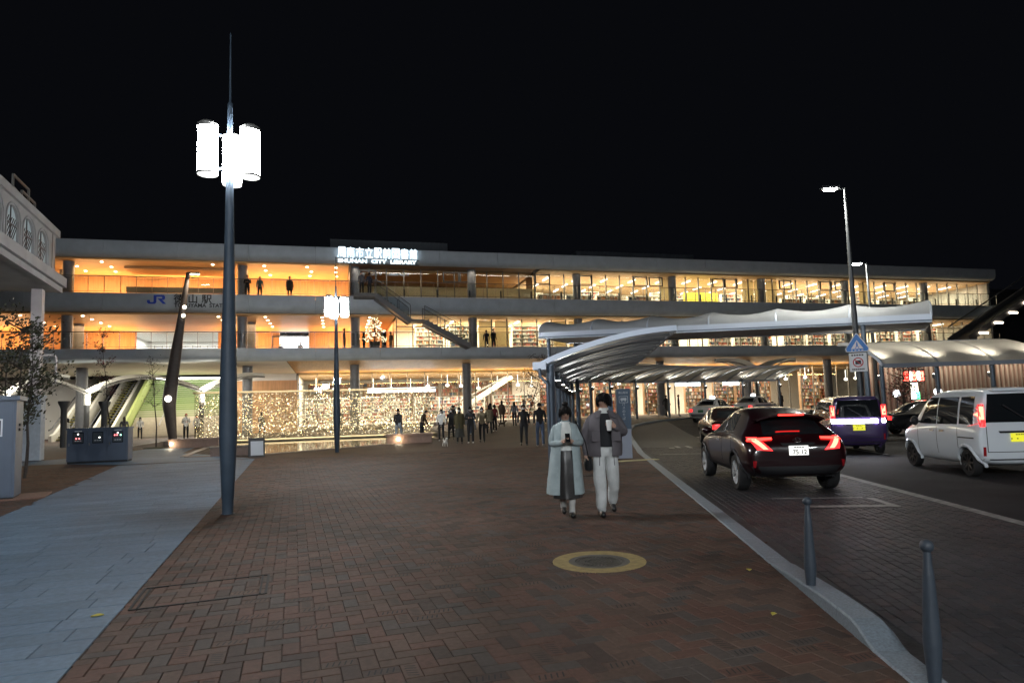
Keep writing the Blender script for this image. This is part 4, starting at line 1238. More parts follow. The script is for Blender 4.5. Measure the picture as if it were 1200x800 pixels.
# pool
M_water = mat('pool_water', (0.012, 0.014, 0.014), 0.04, spec=0.7, bump=0.10, bscale=5, coords='World')
b = MB(); b.prism(POOL, -0.05, -0.05); b.f = [b.f[1]]; b.m = [0]
tag(b.build('pool_water', M_water), kind='structure')
rim = thing('pool_rim', 'dark stone rim around the reflecting pool', 'rim', (-1, 33, 0))
M_rim = mat('rim_stone', (0.16, 0.13, 0.11), 0.6, noise=0.2, nscale=8, coords='World')
for i in range(len(POOL)):
    a, c = Vector((*POOL[i], 0)), Vector((*POOL[(i + 1) % len(POOL)], 0)); d = (c - a).normalized(); n_ = Vector((d.y, -d.x, 0))
    k = max(1, round((c - a).length / 1.6))
    for j in range(k):
        p, q = a.lerp(c, j / k) + d * 0.004, a.lerp(c, (j + 1) / k) - d * 0.004
        b = MB(); vs_ = []
        for pt in (p, q):
            for off, zz in ((-0.02, -0.25), (0.26, -0.25), (0.26, None), (-0.02, None)):
                w = pt + n_ * off; vs_.append((w.x, w.y, gz(w.x, w.y) + 0.03 if zz is None else zz))
        b.add(vs_, [(0, 1, 2, 3), (7, 6, 5, 4), (0, 4, 5, 1), (1, 5, 6, 2), (2, 6, 7, 3), (3, 7, 4, 0)])
        b.build('rim_stone', M_rim, rim)
# long low stone benches by the pool, with small lamps
M_bench = mat('bench_stone', (0.20, 0.13, 0.10), 0.5, noise=0.15, nscale=10)
M_wl = glow('wall_lamp', (1.0, 0.86, 0.62), 12.0)
def bench(x, y, rz, L, label, lamps):
    t = thing('low_bench', label, 'bench', (x, y, gz(x, y)), rz)
    b = MB(); b.bb((-L / 2, -0.25, 0.36), (L / 2, 0.25, 0.46)); b.build('seat', M_bench, t, local=True)
    b = MB(); b.bb((-L / 2 + 0.05, -0.18, 0.0), (L / 2 - 0.05, 0.20, 0.36)); w = b.build('plinth', M_bench, t, local=True)
    for lx in lamps:
        b = MB(); b.lathe([(0.07, 0), (0.07, 0.02)], n=12); me = b.mesh('lamp', [M_wl]); me.transform(Matrix.Rotation(R(90), 4, 'X'))
        o = inst('lamp', me, t, (lx, -0.185, 0.22))
        l = bpy.data.lights.new('bench_lamp', 'POINT'); l.energy = 9; l.color = (1, 0.82, 0.55); l.shadow_soft_size = 0.06
        lo = bpy.data.objects.new('bench_lamp', l); COL.objects.link(lo); lo.parent = t; lo.location = (lx, -0.34, 0.22)
bench(3.4, 32.6, R(2), 2.3, 'low brown stone bench with a glowing wall lamp by the pool corner', (-0.55,))
bench(-6.9, 36.2, R(-4), 2.4, 'low brown stone bench with a glowing end lamp near the steps', (-1.05,))
b_ = thing('planter_wall', 'low dark stone block at the pool corner behind the lamp post', 'block', (-3.9, 28.9, 0.0))
b = MB(); b.bb((-4.9, 28.7, -0.02), (-3.2, 29.5, 0.34)); b.build('body', M_bench, b_); b = MB(); b.bb((-4.95, 28.65, 0.341), (-3.15, 29.55, 0.40)); b.build('coping', M_rim, b_)
# A-frame sign board
af = thing('a_frame_board', 'black A-frame notice board with white sheets at the pool edge', 'sign board', (-3.05, 27.6, 0), R(10))
M_afb = mat('board_black', (0.02, 0.02, 0.022), 0.5); M_paper = mat('paper', (0.55, 0.58, 0.62), 0.7)
for s in (1, -1):
    b = MB(); b.add([(-0.3, -0.22 * s, 0.0), (0.3, -0.22 * s, 0.0), (0.3, -0.02 * s, 0.72), (-0.3, -0.02 * s, 0.72), (-0.3, -0.20 * s, 0.0), (0.3, -0.20 * s, 0.0), (0.3, 0.0, 0.72), (-0.3, 0.0, 0.72)],
                    [(0, 1, 2, 3), (4, 7, 6, 5), (0, 4, 5, 1), (3, 2, 6, 7), (0, 3, 7, 4), (1, 5, 6, 2)]); pnl = b.build('panel', M_afb, af, local=True)
b = MB(); b.add([(-0.22, -0.212, 0.06), (0.24, -0.212, 0.06), (0.24, -0.058, 0.60), (-0.22, -0.058, 0.60)], [(0, 1, 2, 3)]); b.build('sheet', M_paper, af, local=True)

# ================================================================ PLAZA LAMPS
M_navy = mat('lamp_navy', (0.052, 0.076, 0.108), 0.5, 0.0, spec=0.35, noise=0.15, nscale=4)
M_cap = mat('lamp_cap', (0.25, 0.25, 0.24), 0.4, 0.4)
M_lamp = glow('lamp_glass', (1.0, 0.95, 0.84), 1.0)
def plaza_lamp(x, y, label, st, rot=0.0):
    z = gz(x, y)
    t = thing('plaza_lamp', label, 'lamp post', (x, y, z), rot, 'plaza lamps with three glowing cylinders')
    b = MB(); b.lathe([(0.085, 0), (0.088, 0.24), (0.095, 0.25), (0.126, 0.95), (0.142, 1.35), (0.132, 2.2), (0.102, 3.4), (0.076, 4.6), (0.050, 6.0), (0.042, 6.75), (0.040, 6.8)], n=24); b.build('pole', M_navy, t, smooth=True, local=True)
    b = MB(); b.lathe([(0.043, 6.78), (0.044, 6.86), (0.020, 6.9), (0.016, 7.3), (0.012, 8.12), (0.0, 8.14)], n=10); b.build('finial', M_navy, t, smooth=True, local=True)
    b = MB(); b.lathe([(0.1, -0.002), (0.1, 0.012)], n=16); b.build('base_plate', M_navy, t, local=True)
    me_g = MB().lathe([(0.155, 0.0), (0.155, 0.77)], n=28).mesh('lamp_cylinder', [glow('lamp_glass_%s' % st, (0.96, 0.98, 1.0), st)], smooth=True)
    me_k = MB().lathe([(0.165, 0.76), (0.165, 0.82), (0.12, 0.86)], n=28).mesh('cap', [M_cap], smooth=True)
    me_r = MB().lathe([(0.163, -0.035), (0.166, 0.0), (0.158, 0.0), (0.156, -0.035)], n=28).mesh('bottom_ring', [M_cap])
    for a in (R(-18), R(198), R(90)):
        px, py = 0.345 * math.cos(a), 0.345 * math.sin(a)
        o = inst('lamp_cylinder', me_g, t, (px, py, 5.60))
        for nm, mm in (('cap', me_k), ('bottom_ring', me_r)):
            c = bpy.data.objects.new(nm, mm); COL.objects.link(c); c.parent = o
        for zz in (5.70, 6.28):
            b = MB(); b.tube([(0.05 * math.cos(a), 0.05 * math.sin(a), zz), (px * 0.7, py * 0.7, zz)], 0.018, 6); b.build('arm', M_navy, t, local=True)
    return t
LAMP_S = 124.0
plaza_lamp(-1.72, 11.63, 'tall navy lamp post with three glowing cylinders beside the grey stone path', LAMP_S, R(2))
plaza_lamp(-0.01, 28.1, 'tall navy lamp post with three glowing cylinders at the pool edge', LAMP_S, R(15))
plaza_lamp(-3.2, -5.2, 'tall navy lamp post with three glowing cylinders standing further back on the plaza', LAMP_S, R(15))


# ================================================================ TALL LEANING LIGHT COLUMN
tl = thing('leaning_light_column', 'tall dark brown leaning light column with a round lamp near the steps', 'light column', (-10.12, 46.35, 0.15))
M_corten = mat('dark_corten', (0.055, 0.042, 0.038), 0.6, noise=0.2, nscale=6)
k = 0.0545
secs = [(0, 0.0, 0.24, 0.16), (-0.25, 2.3, 0.40, 0.26), (-0.22, 2.9, 0.42, 0.27), (0.1, 5.6, 0.33, 0.22), (0.45, 8.3, 0.22, 0.16), (0.78, 10.9, 0.12, 0.11)]
b = MB(); rows = []
for dx, z, rx, ry in secs:
    rows.append([(-10.12 + dx + rx * math.cos(2 * math.pi * i / 16), 46.35 + ry * math.sin(2 * math.pi * i / 16), 0.15 + z) for i in range(16)])
b.grid(rows, closed=True); b.f.append(tuple(range(16))[::-1]); b.m.append(0); b.f.append(tuple(80 + i for i in range(16))); b.m.append(0)
b.build('shaft', M_corten, tl, smooth=True)
b = MB(); b.bb((-9.40, 46.28, 10.98), (-8.65, 46.42, 11.10)); hd = b.build('head', M_corten, tl)
b = MB(); b.bb((-9.2, 46.29, 10.94), (-8.68, 46.41, 10.976)); b.build('lens', glow('column_head', (1, 0.85, 0.6), 22), hd)
b = MB(); b.sphere((-10.36, 46.03, 2.85), 0.20, 14, 9, (1, 0.5, 1)); b.build('round_lamp', glow('round_lamp', (1, 0.93, 0.78), 4), tl)
for dx, z in ((0.62, 8.75), (0.56, 8.2)):
    b = MB(); b.sphere((-10.12 + dx, 46.15, z), 0.11, 10, 6); b.build('side_lamp', glow('side_lamp', (1, 0.9, 0.7), 8), tl)
spot('column_spot', (-9.0, 46.2, 10.9), (-8.5, 42, 0), 600, (1, 0.85, 0.62), 110, 0.1, tl)

# ================================================================ STREET LAMPS
M_grey = mat('pole_grey', (0.075, 0.082, 0.09), 0.45, 0.4)
def street_lamp(x, y, h, ang, power, label, lean=(0, 0), aim=None):
    t = thing('street_lamp', label, 'street lamp', (x, y, gz(x, y) - ROAD_DROP))
    z0 = gz(x, y) - ROAD_DROP
    tx, ty = x + lean[0], y + lean[1]
    b = MB(); b.tube([(x, y, z0), (x, y, z0 + 0.3), (x + lean[0] * .4, y + lean[1] * .4, z0 + h * 0.45), (tx, ty, z0 + h)], [0.13, 0.12, 0.095, 0.045], 14); b.build('pole', M_grey, t, smooth=True)
    dx, dy = math.cos(ang), math.sin(ang)
    b = MB(); b.tube([(tx, ty, z0 + h - 0.03), (tx + dx * 0.30, ty + dy * 0.30, z0 + h)], 0.03, 8); arm = b.build('arm', M_grey, t)
    b = MB(); b.box((tx + dx * 0.52, ty + dy * 0.52, z0 + h + 0.03), (0.62, 0.26, 0.09), ang); hd = b.build('head', M_grey, t)
    b = MB(); b.box((tx + dx * 0.52, ty + dy * 0.52, z0 + h - 0.03), (0.40, 0.22, 0.05), ang); b.build('lens', glow('street_lens', (1.0, 0.97, 0.84), 160), hd)
    spot('street_light', (tx + dx * 0.52, ty + dy * 0.52, z0 + h - 0.1), aim or (tx + dx * 1.6, ty + dy * 1.6, 0), power, (1.0, 0.96, 0.84) if aim is None else (0.92, 0.97, 1.0), 125, 0.2, t)
    return t
street_lamp(18.11, 19.56, 9.35, R(165), 1300, 'tall grey street lamp carrying the blue pedestrian crossing sign', (-0.05, 0.0))
street_lamp(26.26, 27.25, 8.5, R(170), 1000, 'tall grey street lamp in front of the library end, half hidden by the long canopy', (-0.1, 0.0))
street_lamp(9.0, -15.5, 9.0, R(100), 2700, 'tall grey roadside street lamp facing the station from the far lane end', (0, 0), (4, 10, 1))
street_lamp(-8.0, -17.0, 9.0, R(80), 5400, 'tall grey street lamp facing the station from the far plaza end', (0, 0), (0, 12, 1))
# road signs on the lamp: pentagon crossing sign and square white sign
def sign_obj(x, y, z): return (x, y, z)
SX, SY = 17.86, 19.30
f2 = R(-43)
sgn = thing('crossing_sign', 'blue house-shaped pedestrian crossing sign with a white triangle on the lamp pole', 'road sign', (SX, SY, 3.2), f2)
M_sblue = mat('sign_blue', (0.02, 0.20, 0.62), 0.4, emit=(0.02, 0.16, 0.52), estr=0.0); M_swhite = mat('sign_white', (0.75, 0.76, 0.78), 0.4); M_sblk = mat('sign_black', (0.015, 0.015, 0.017), 0.5); M_sred = mat('sign_red', (0.5, 0.02, 0.03), 0.4)
def plate(poly, y0, y1, m, name, t): b = MB(); b.prism(poly, y0, y1, 'y'); return b.build(name, m, t, local=True)
pent = lambda s, o: [(-0.34 * s, 0.02 + o), (0.34 * s, 0.02 + o), (0.37 * s, 0.10 + o), (0, 0.66 * s + (1 - s) * 0.2 + o), (-0.37 * s, 0.10 + o)]
plate([(-0.33, 0), (0.33, 0), (0.37, 0.06), (0.37, 0.14), (0.03, 0.66), (-0.03, 0.66), (-0.37, 0.14), (-0.37, 0.06)], 0, 0.012, M_swhite, 'backing', sgn)
plate([(-0.31, 0.025), (0.31, 0.025), (0.345, 0.07), (0.345, 0.135), (0.02, 0.62), (-0.02, 0.62), (-0.345, 0.135), (-0.345, 0.07)], -0.004, -0.001, M_sblue, 'face', sgn)
plate([(-0.20, 0.11), (0.20, 0.11), (0, 0.42)], -0.008, -0.005, M_swhite, 'triangle', sgn)
ped = MB(); ped.sphere((0.0, -0.012, 0.335), 0.022, 8, 6, (1, .2, 1)); ped.prism([(-0.024, 0.21), (0.028, 0.21), (0.024, 0.31), (-0.024, 0.31)], -0.012, -0.009, 'y'); ped.prism([(-0.024, 0.215), (0.008, 0.215), (-0.045, 0.125), (-0.068, 0.125)], -0.0122, -0.0092, 'y'); ped.prism([(0.0, 0.215), (0.028, 0.215), (0.068, 0.125), (0.045, 0.125)], -0.0121, -0.0091, 'y')
ped.build('pedestrian', M_sblue, sgn, local=True)
for k_ in range(4): plate([(-0.2 + 0.11 * k_, 0.045), (-0.14 + 0.11 * k_, 0.045), (-0.14 + 0.11 * k_, 0.075), (-0.2 + 0.11 * k_, 0.075)], -0.008, -0.005, M_swhite, 'stripe', sgn)
sg2 = thing('no_entry_notice', 'square white sign with a red ring symbol below the crossing sign', 'road sign', (SX, SY, 2.5), f2)
plate([(-0.28, 0), (0.28, 0), (0.28, 0.66), (-0.28, 0.66)], 0, 0.012, M_swhite, 'backing', sg2)
rg = MB()
for i in range(24):
    a0, a1 = 2 * math.pi * i / 24, 2 * math.pi * (i + 1) / 24
    rg.add([(0.17 * math.cos(a0), -0.004, 0.33 + 0.17 * math.sin(a0)), (0.17 * math.cos(a1), -0.004, 0.33 + 0.17 * math.sin(a1)), (0.135 * math.cos(a1), -0.004, 0.33 + 0.135 * math.sin(a1)), (0.135 * math.cos(a0), -0.004, 0.33 + 0.135 * math.sin(a0))], [(0, 1, 2, 3)])
rg.build('ring', M_sred, sg2, local=True)
plate([(-0.09, 0.26), (0.09, 0.26), (0.09, 0.40), (-0.09, 0.40)], -0.006, -0.002, M_sblk, 'bus_symbol', sg2)
plate([(-0.12, 0.42), (-0.10, 0.44), (0.12, 0.24), (0.10, 0.22)], -0.010, -0.007, M_sred, 'slash', sg2)
for z0, n in ((0.56, 5), (0.06, 7)):
    for i in range(n): plate([(-0.2 + 0.4 * i / n, z0), (-0.2 + 0.4 * (i + 0.7) / n, z0), (-0.2 + 0.4 * (i + 0.7) / n, z0 + 0.05), (-0.2 + 0.4 * i / n, z0 + 0.05)], -0.006, -0.002, M_sblk, 'character', sg2)

# ================================================================ CANOPIES
M_memb = membrane('canopy_fabric', (0.62, 0.62, 0.60), 0.30)
M_memb2 = membrane('canopy_fabric_pale', (0.36, 0.38, 0.40), 0.25)
M_csteel = mat('canopy_steel', (0.42, 0.47, 0.55), 0.4, 0.3)
M_cpost = mat('canopy_post', (0.105, 0.135, 0.175), 0.4, 0.3)
M_upl = glow('uplight_lens', (1.0, 0.94, 0.82), 14)
def chaikin(P, n):
    for _ in range(n):
        Q = [P[0]]
        for a, c in zip(P, P[1:]): Q += [a.lerp(c, 0.25), a.lerp(c, 0.75)]
        P = Q + [P[-1]]
    return P
def resample(P, step):
    out = [P[0]]; acc = 0
    for a, c in zip(P, P[1:]):
        L = (c - a).length; t = step - acc
        while t <= L: out.append(a.lerp(c, t / L)); t += step
        acc = (acc + L) % step
    return out
def vault_canopy(name, label, path, step, width, z0, rise, prof, posts_r=0.09, up_power=55, back=0.25, light=True, fabric=None, post_inset=0.12, uplens=True, every=1):
    """roof of curved fabric bays carried on one row of posts; the roof rises to the right of the path"""
    P = resample(chaikin([Vector((x, y, 0)) for x, y in path], 3), step)
    t = thing(name, label, 'canopy', (P[0].x, P[0].y, gz(P[0].x, P[0].y)))
    NU = 12; frames = []
    for i, p in enumerate(P):
        d = (P[min(i + 1, len(P) - 1)] - P[max(i - 1, 0)]).normalized(); n = Vector((d.y, -d.x, 0))
        frames.append((p, d, n))
    def pt(i, u, sag=0.0):
        p, d, n = frames[i]
        w, z = prof(u)
        return Vector((p.x + n.x * (w * width - back), p.y + n.y * (w * width - back), gz(p.x, p.y) + z0 + rise * z - sag))
    for i in range(len(P)):
        b = MB(); b.tube([pt(i, k / NU, 0.06) for k in range(NU + 1)], 0.055, 6); b.build('rib', M_csteel, t, smooth=True)
        if i % every: continue
        p, d, n = frames[i]; zg = gz(p.x, p.y)
        pp = p + n * post_inset
        b = MB(); b.lathe([(posts_r * 1.15, 0), (posts_r * 1.15, 0.05), (posts_r, 0.06), (posts_r, z0 + 0.02)], (pp.x, pp.y, zg), 12); po = b.build('post', M_cpost, t, smooth=True)
        if light:
            lp_ = p + n * (post_inset + 0.16 * (1 if post_inset > 0 else -1))
            b = MB(); b.lathe([(0.02, 0), (0.085, 0.06), (0.085, 0.20), (0.07, 0.20)], (lp_.x, lp_.y, zg + z0 - 0.62), 10); ul = b.build('uplight', M_pyl, t)
            if uplens:
                b = MB(); b.lathe([(0.065, 0), (0.065, 0.004)], (lp_.x, lp_.y, zg + z0 - 0.41), 10); b.build('lens', M_upl, ul)
            spot('uplight_beam', (lp_.x, lp_.y, zg + z0 - 0.38), (lp_.x + n.x * 1.1 * (1 if post_inset > 0 else -1), lp_.y + n.y * 1.1 * (1 if post_inset > 0 else -1), zg + z0 + 0.9), up_power, (1.0, 0.90, 0.74), 110, 0.12, t, 1.0)
    for i in range(len(P) - 1):
        rows = []
        for k in range(NU + 1):
            r_ = []
            for j in range(5):
                s = j / 4; a, c = pt(i, k / NU), pt(i + 1, k / NU)
                q = a.lerp(c, s); q.z -= 0.10 * math.sin(math.pi * s) * math.sin(math.pi * k / NU)
                r_.append(q)
            rows.append(r_)
        b = MB(); b.grid(rows); b.build('roof_panel', fabric or M_memb, t, smooth=True)
        a, c = pt(i, 0), pt(i + 1, 0)
        b = MB(); b.bar(a - Vector((0, 0, 0.05)), c - Vector((0, 0, 0.05)), 0.12, 0.16); b.build('gutter', M_csteel, t)
        a, c = pt(i, 1), pt(i + 1, 1)
        b = MB(); b.bar(a - Vector((0, 0, 0.03)), c - Vector((0, 0, 0.03)), 0.07, 0.12); b.build('edge_beam', M_csteel, t)
    # pale edge band on the first gable
    b = MB(); rows = []
    for k in range(NU + 1):
        a = pt(0, k / NU); d = frames[0][1]
        rows.append([a - d * 0.06 + Vector((0, 0, 0.05)), a - d * 0.09 - Vector((0, 0, 0.09))])
    b.grid(rows); b.build('gable_band', mat('gable_band', (0.62, 0.70, 0.82), 0.4), t, smooth=True)
    return t, frames, pt
prof_q = lambda u: (u, math.sin(u * math.pi / 2 * 0.96) ** 0.85 if u > 0 else 0.0)
cA, frA, ptA = vault_canopy('walkway_canopy', 'curved ribbed white fabric canopy following the kerb with uplit underside', [(5.3, 16.3), (8.5, 24.5), (11.5, 32), (14, 37), (17, 40.5), (20.5, 43), (25, 44.5), (34, 45.0)], 1.15, 3.6, 2.66, 0.85, prof_q, 0.085, 85, every=3)
# stout end post and rain pipe at the near end
p0, d0, n0 = frA[0]
b = MB(); b.tube([(5.30, 16.05, 0), (5.30, 16.05, 2.62)], 0.11, 12); b.build('end_post', M_cpost, cA, smooth=True)
b = MB(); b.tube([(4.98, 15.95, 2.55), (5.0, 15.95, 2.35), (5.14, 15.8, 2.15), (5.14, 15.8, 0.0)], 0.045, 8); b.build('rain_pipe', M_cpost, cA, smooth=True)
b = MB(); b.box((5.02, 16.05, 2.62), (0.34, 0.26, 0.2), R(-21)); b.build('gutter_end', M_csteel, cA)

# long high canopy crossing the lanes
cB = thing('long_canopy', 'long high canopy with scalloped grey fabric roof crossing over the lanes', 'canopy', (15, 24, 0))
BA, BB = Vector((9.25, 29.44, 4.92)), Vector((20.58, 18.66, 4.32))
dB = (BB - BA); LBn = dB.length; dBn = Vector((dB.x, dB.y, 0)).normalized(); nB = Vector((-dBn.y, dBn.x, 0)) * -1
nB = Vector((dBn.y, -dBn.x, 0)); 
if nB.y < 0: nB = -nB                    # away from the camera
NBAY = 6
def bpt(s, u, sag=0):
    base = BA.lerp(BB, s)
    a = math.pi * u
    return base + nB * (1.6 - 1.6 * math.cos(a)) + Vector((0, 0, 0.16 + (0.68 - sag) * math.sin(a) ** 0.8 if 0 < u < 1 else 0.16))
for i in range(NBAY):
    rows = []
    for k in range(17):
        r_ = []
        for j in range(9):
            s = (i + j / 8) / NBAY
            r_.append(bpt(s, k / 16, 0.20 * math.sin(math.pi * j / 8)))
        rows.append(r_)
    b = MB(); b.grid(rows); b.build('roof_panel', M_memb2, cB, smooth=True)
for i in range(NBAY + 1):
    b = MB(); b.tube([bpt(i / NBAY, k / 16) - Vector((0, 0, 0.05)) for k in range(17)], 0.05, 6); b.build('rib', M_csteel, cB, smooth=True)
for off in (0.0, 3.2):
    a, c = BA + nB * off, BB + nB * off
    b = MB(); b.bar(a + Vector((0, 0, 0.02)), c + Vector((0, 0, 0.02)), 0.16, 0.30); b.build('eave_beam', M_csteel, cB)
    b = MB(); b.bar(a - nB * 0.1 - Vector((0, 0, 0.06)), c - nB * 0.1 - Vector((0, 0, 0.06)), 0.05, 0.05); b.build('eave_line', M_cpost, cB)
    for s in (0.03, 0.52, 0.86):
        p = a.lerp(c, s); zg = gz(p.x, p.y) - (ROAD_DROP if in_road(p.x, p.y) else 0)
        if off > 0 and s == 0.52: continue
        if off == 0 and s == 0.52: continue
        b = MB(); b.lathe([(0.10, 0), (0.09, p.z - 0.12 - zg)], (p.x, p.y, zg), 12); b.build('post', M_cpost, cB, smooth=True)
b = MB(); b.add([BA + nB * 0.3 - Vector((0, 0, .1)), BB + nB * 0.3 - Vector((0, 0, .1)), BB + nB * 2.9 - Vector((0, 0, .1)), BA + nB * 2.9 - Vector((0, 0, .1))], [(0, 1, 2, 3)]); b.build('soffit', mat('canopy_soffit', (0.35, 0.35, 0.36), 0.6), cB)

# platform canopy at the right
prof_c = lambda u: (u, math.sin(u * math.pi / 2 * 0.98) ** 0.75 if u > 0 else 0.0)
cC, frC, ptC = vault_canopy('platform_canopy', 'curved pale fabric platform canopy glowing over the parked cars on the right', [(28.9, 18.9), (27.0, 19.75), (24.8, 20.37), (22.68, 20.94), (20.95, 21.4)][::-1], 2.2, 3.4, 2.86, 1.15, lambda u: (-prof_c(u)[0] + 0.0, prof_c(u)[1]), 0.085, 170, back=-0.1, fabric=membrane('canopy_fabric_c', (0.70, 0.68, 0.62), 0.5), post_inset=-0.1, uplens=True)

# white canopies by the steps
def y_canopy(x, y, w, rz, label):
    t = thing('leaf_canopy', label, 'canopy', (x, y, gz(x, y)), rz, 'white leaf-shaped canopies under the building')
    M_wc = mat('white_steel', (0.72, 0.71, 0.66), 0.5)
    b = MB(); b.tube([(0, 0, 0), (0, 0, 2.5)], 0.17, 12); b.build('post', M_pyl, t, smooth=True, local=True)
    b = MB(); b.lathe([(0.2, 2.5), (0.2, 3.3)], n=12); b.build('capital', M_wc, t, local=True)
    for s in (-1, 1):
        b = MB(); rows = []
        for k in range(9):
            u = k / 8
            zc = 3.3 + 1.25 * math.sin(u * math.pi / 2) - 0.25 * u * u
            hw = 0.15 + 1.15 * math.sin(math.pi * min(1, u * 0.9 + 0.1))
            rows.append([(s * w * u, hw * q, zc + 0.18 * abs(q)) for q in (-1, -0.5, 0, 0.5, 1)])
        b.grid(rows); b.build('leaf', M_wc, t, smooth=True, local=True)
        for q in (-0.7, 0.7):
            b = MB(); b.tube([(s * w * k / 8, q * 1.0 * math.sin(math.pi * min(1, k / 8 * 0.9 + 0.1)), 3.22 + 1.25 * math.sin(k / 8 * math.pi / 2) - 0.25 * (k / 8) ** 2) for k in range(9)], 0.05, 6); b.build('rib', M_alu, t, local=True)
    l = bpy.data.lights.new('canopy_lamp', 'POINT'); l.energy = 110; l.color = (1, 0.95, 0.8); l.shadow_soft_size = 0.15
    lo = bpy.data.objects.new('canopy_lamp', l); COL.objects.link(lo); lo.parent = t; lo.location = (0.5, -0.6, 3.2)
y_canopy(-9.2, 50.4, 4.2, R(-4), 'white leaf-shaped canopy over the gold curtain beside the green steps')
y_canopy(-16.2, 50.0, 3.6, R(10), 'white leaf-shaped canopy in front of the escalators')
y_canopy(-20.4, 49.0, 3.4, R(6), 'white leaf-shaped canopy partly behind the footbridge column')
y_canopy(33.5, 47.2, 3.8, R(0), 'white leaf-shaped canopy under the library between the road canopies')

# ================================================================ FOOTBRIDGE
hdg = R(6.4)
br = thing('footbridge', 'pale concrete footbridge with arched windows entering from the left', 'footbridge', (-11.59, 31.78, 0.0), hdg)
M_bconc = mat('bridge_concrete', (0.34, 0.34, 0.34), 0.8, noise=0.15, nscale=1.2, bump=0.15, bscale=30)
M_bwin = mat('bridge_window', (0.58, 0.72, 0.76), 0.25, spec=0.6)  # pale pane colour stands in for light from inside the bridge
L0 = -18.0
b = MB(); b.bb((-5.0, L0, 7.12), (0.0, 0.25, 7.60)); b.build('deck_beam', M_bconc, br, local=True)
b = MB(); b.bb((-0.02, L0, 7.34), (0.34, 0.30, 7.74)); b.build('ledge', M_bconc, br, local=True)
b = MB(); b.bb((-0.02, L0, 7.10), (0.20, 0.26, 7.335)); b.build('ledge_beam', M_bconc, br, local=True)
b = MB(); b.bb((-5.0, L0, 9.48), (0.10, 0.12, 9.78)); b.build('roof_band', M_bconc, br, local=True)
b = MB(); b.bb((-5.0, -0.16, 7.605), (-0.14, 0.0, 9.475)); b.build('end_wall', M_bconc, br, local=True)
b = MB(); b.bb((-5.0, L0, 7.605), (-4.85, -0.17, 9.475)); b.build('far_wall', M_bconc, br, local=True)
# arcade wall bays
PW, HWD, ZS, ZA = 1.75, 0.66, 7.84, 8.58
def bay(y0):
    b = MB(); n = 12; yc = y0 + PW / 2
    arch = [(yc - HWD, ZS)] + [(yc - HWD * math.cos(math.pi * k / n), ZA + HWD * math.sin(math.pi * k / n)) for k in range(n + 1)] + [(yc + HWD, ZS)]
    for x in (0.0, -0.14):
        b.add([(x, y0, 7.745), (x, y0 + PW, 7.745), (x, y0 + PW, ZS), (x, y0, ZS)], [(0, 1, 2, 3)])
        b.add([(x, y0, ZS), (x, yc - HWD, ZS), (x, yc - HWD, ZA), (x, y0, ZA)], [(0, 1, 2, 3)])
        b.add([(x, yc + HWD, ZS), (x, y0 + PW, ZS), (x, y0 + PW, ZA), (x, yc + HWD, ZA)], [(0, 1, 2, 3)])
        b.add([(x, y0, ZA), (x, yc - HWD, ZA), (x, yc - HWD, 9.475), (x, y0, 9.475)], [(0, 1, 2, 3)])
        b.add([(x, yc + HWD, ZA), (x, y0 + PW, ZA), (x, y0 + PW, 9.475), (x, yc + HWD, 9.475)], [(0, 1, 2, 3)])
        for k in range(n):
            a, c = arch[1 + k], arch[2 + k]
            b.add([(x, a[0], a[1]), (x, c[0], c[1]), (x, c[0], 9.475), (x, a[0], 9.475)], [(0, 1, 2, 3)])
    for a, c in zip(arch, arch[1:] + arch[:1]):
        b.add([(0, a[0], a[1]), (0, c[0], c[1]), (-0.14, c[0], c[1]), (-0.14, a[0], a[1])], [(0, 1, 2, 3)])
    w = b.build('wall_bay', M_bconc, br, local=True)
    b = MB(); b.prism(arch, -0.11, -0.09, 'x'); g = b.build('window_glass', M_bwin, br, local=True)
    b = MB()
    for k in range(-3, 4):
        b.bar((-0.08, yc + 0.17 * k - 0.35, ZS + 0.05), (-0.08, yc + 0.17 * k + 0.35, ZS + 1.0), 0.02, 0.03)
    b.bar((-0.075, yc, ZS), (-0.075, yc, ZA + HWD), 0.03, 0.04); b.bar((-0.07, yc - HWD, ZA), (-0.07, yc + HWD, ZA), 0.03, 0.04)
    b.build('lattice', M_alu_d, g, local=True)
    rg = MB(); rg.tube([(0.02, a[0] * 1.0 + (a[0] - yc) * 0.14, a[1] + (0.07 if a[1] > ZA else 0)) for a in arch], 0.03, 5); rg.build('arch_trim', M_bconc, br, local=True)
y0 = -1.05 - PW
while y0 > -16: bay(y0); y0 -= PW
b = MB(); b.bb((-0.14, -1.05, 7.745), (0.0, -0.17, 9.475)); b.build('wall_bay', M_bconc, br, local=True)
b = MB(); b.bb((-0.12, -0.66, 7.75), (0.012, -0.58, 9.47)); b.build('downpipe', M_alu_d, br, local=True)
# roof-top metal frames
b = MB()
for (ya, za, yb) in ((-4.2, 10.75, -2.4), (-3.2, 10.45, -1.6), (-2.0, 10.2, -0.9)):
    for yy in (ya, yb): b.bar((-0.4, yy, 9.86), (-0.4, yy, za), 0.07)
    b.bar((-0.4, ya, za), (-0.4, yb, za), 0.07)
b.bar((-0.4, -4.2, 10.3), (-0.4, -0.9, 10.1), 0.05)
b.build('roof_frame', M_alu, br, local=True)
b = MB(); b.bb((-1.4, -1.6, 9.88), (-0.5, -0.4, 10.02)); b.build('roof_tray', M_bconc, br, local=True)
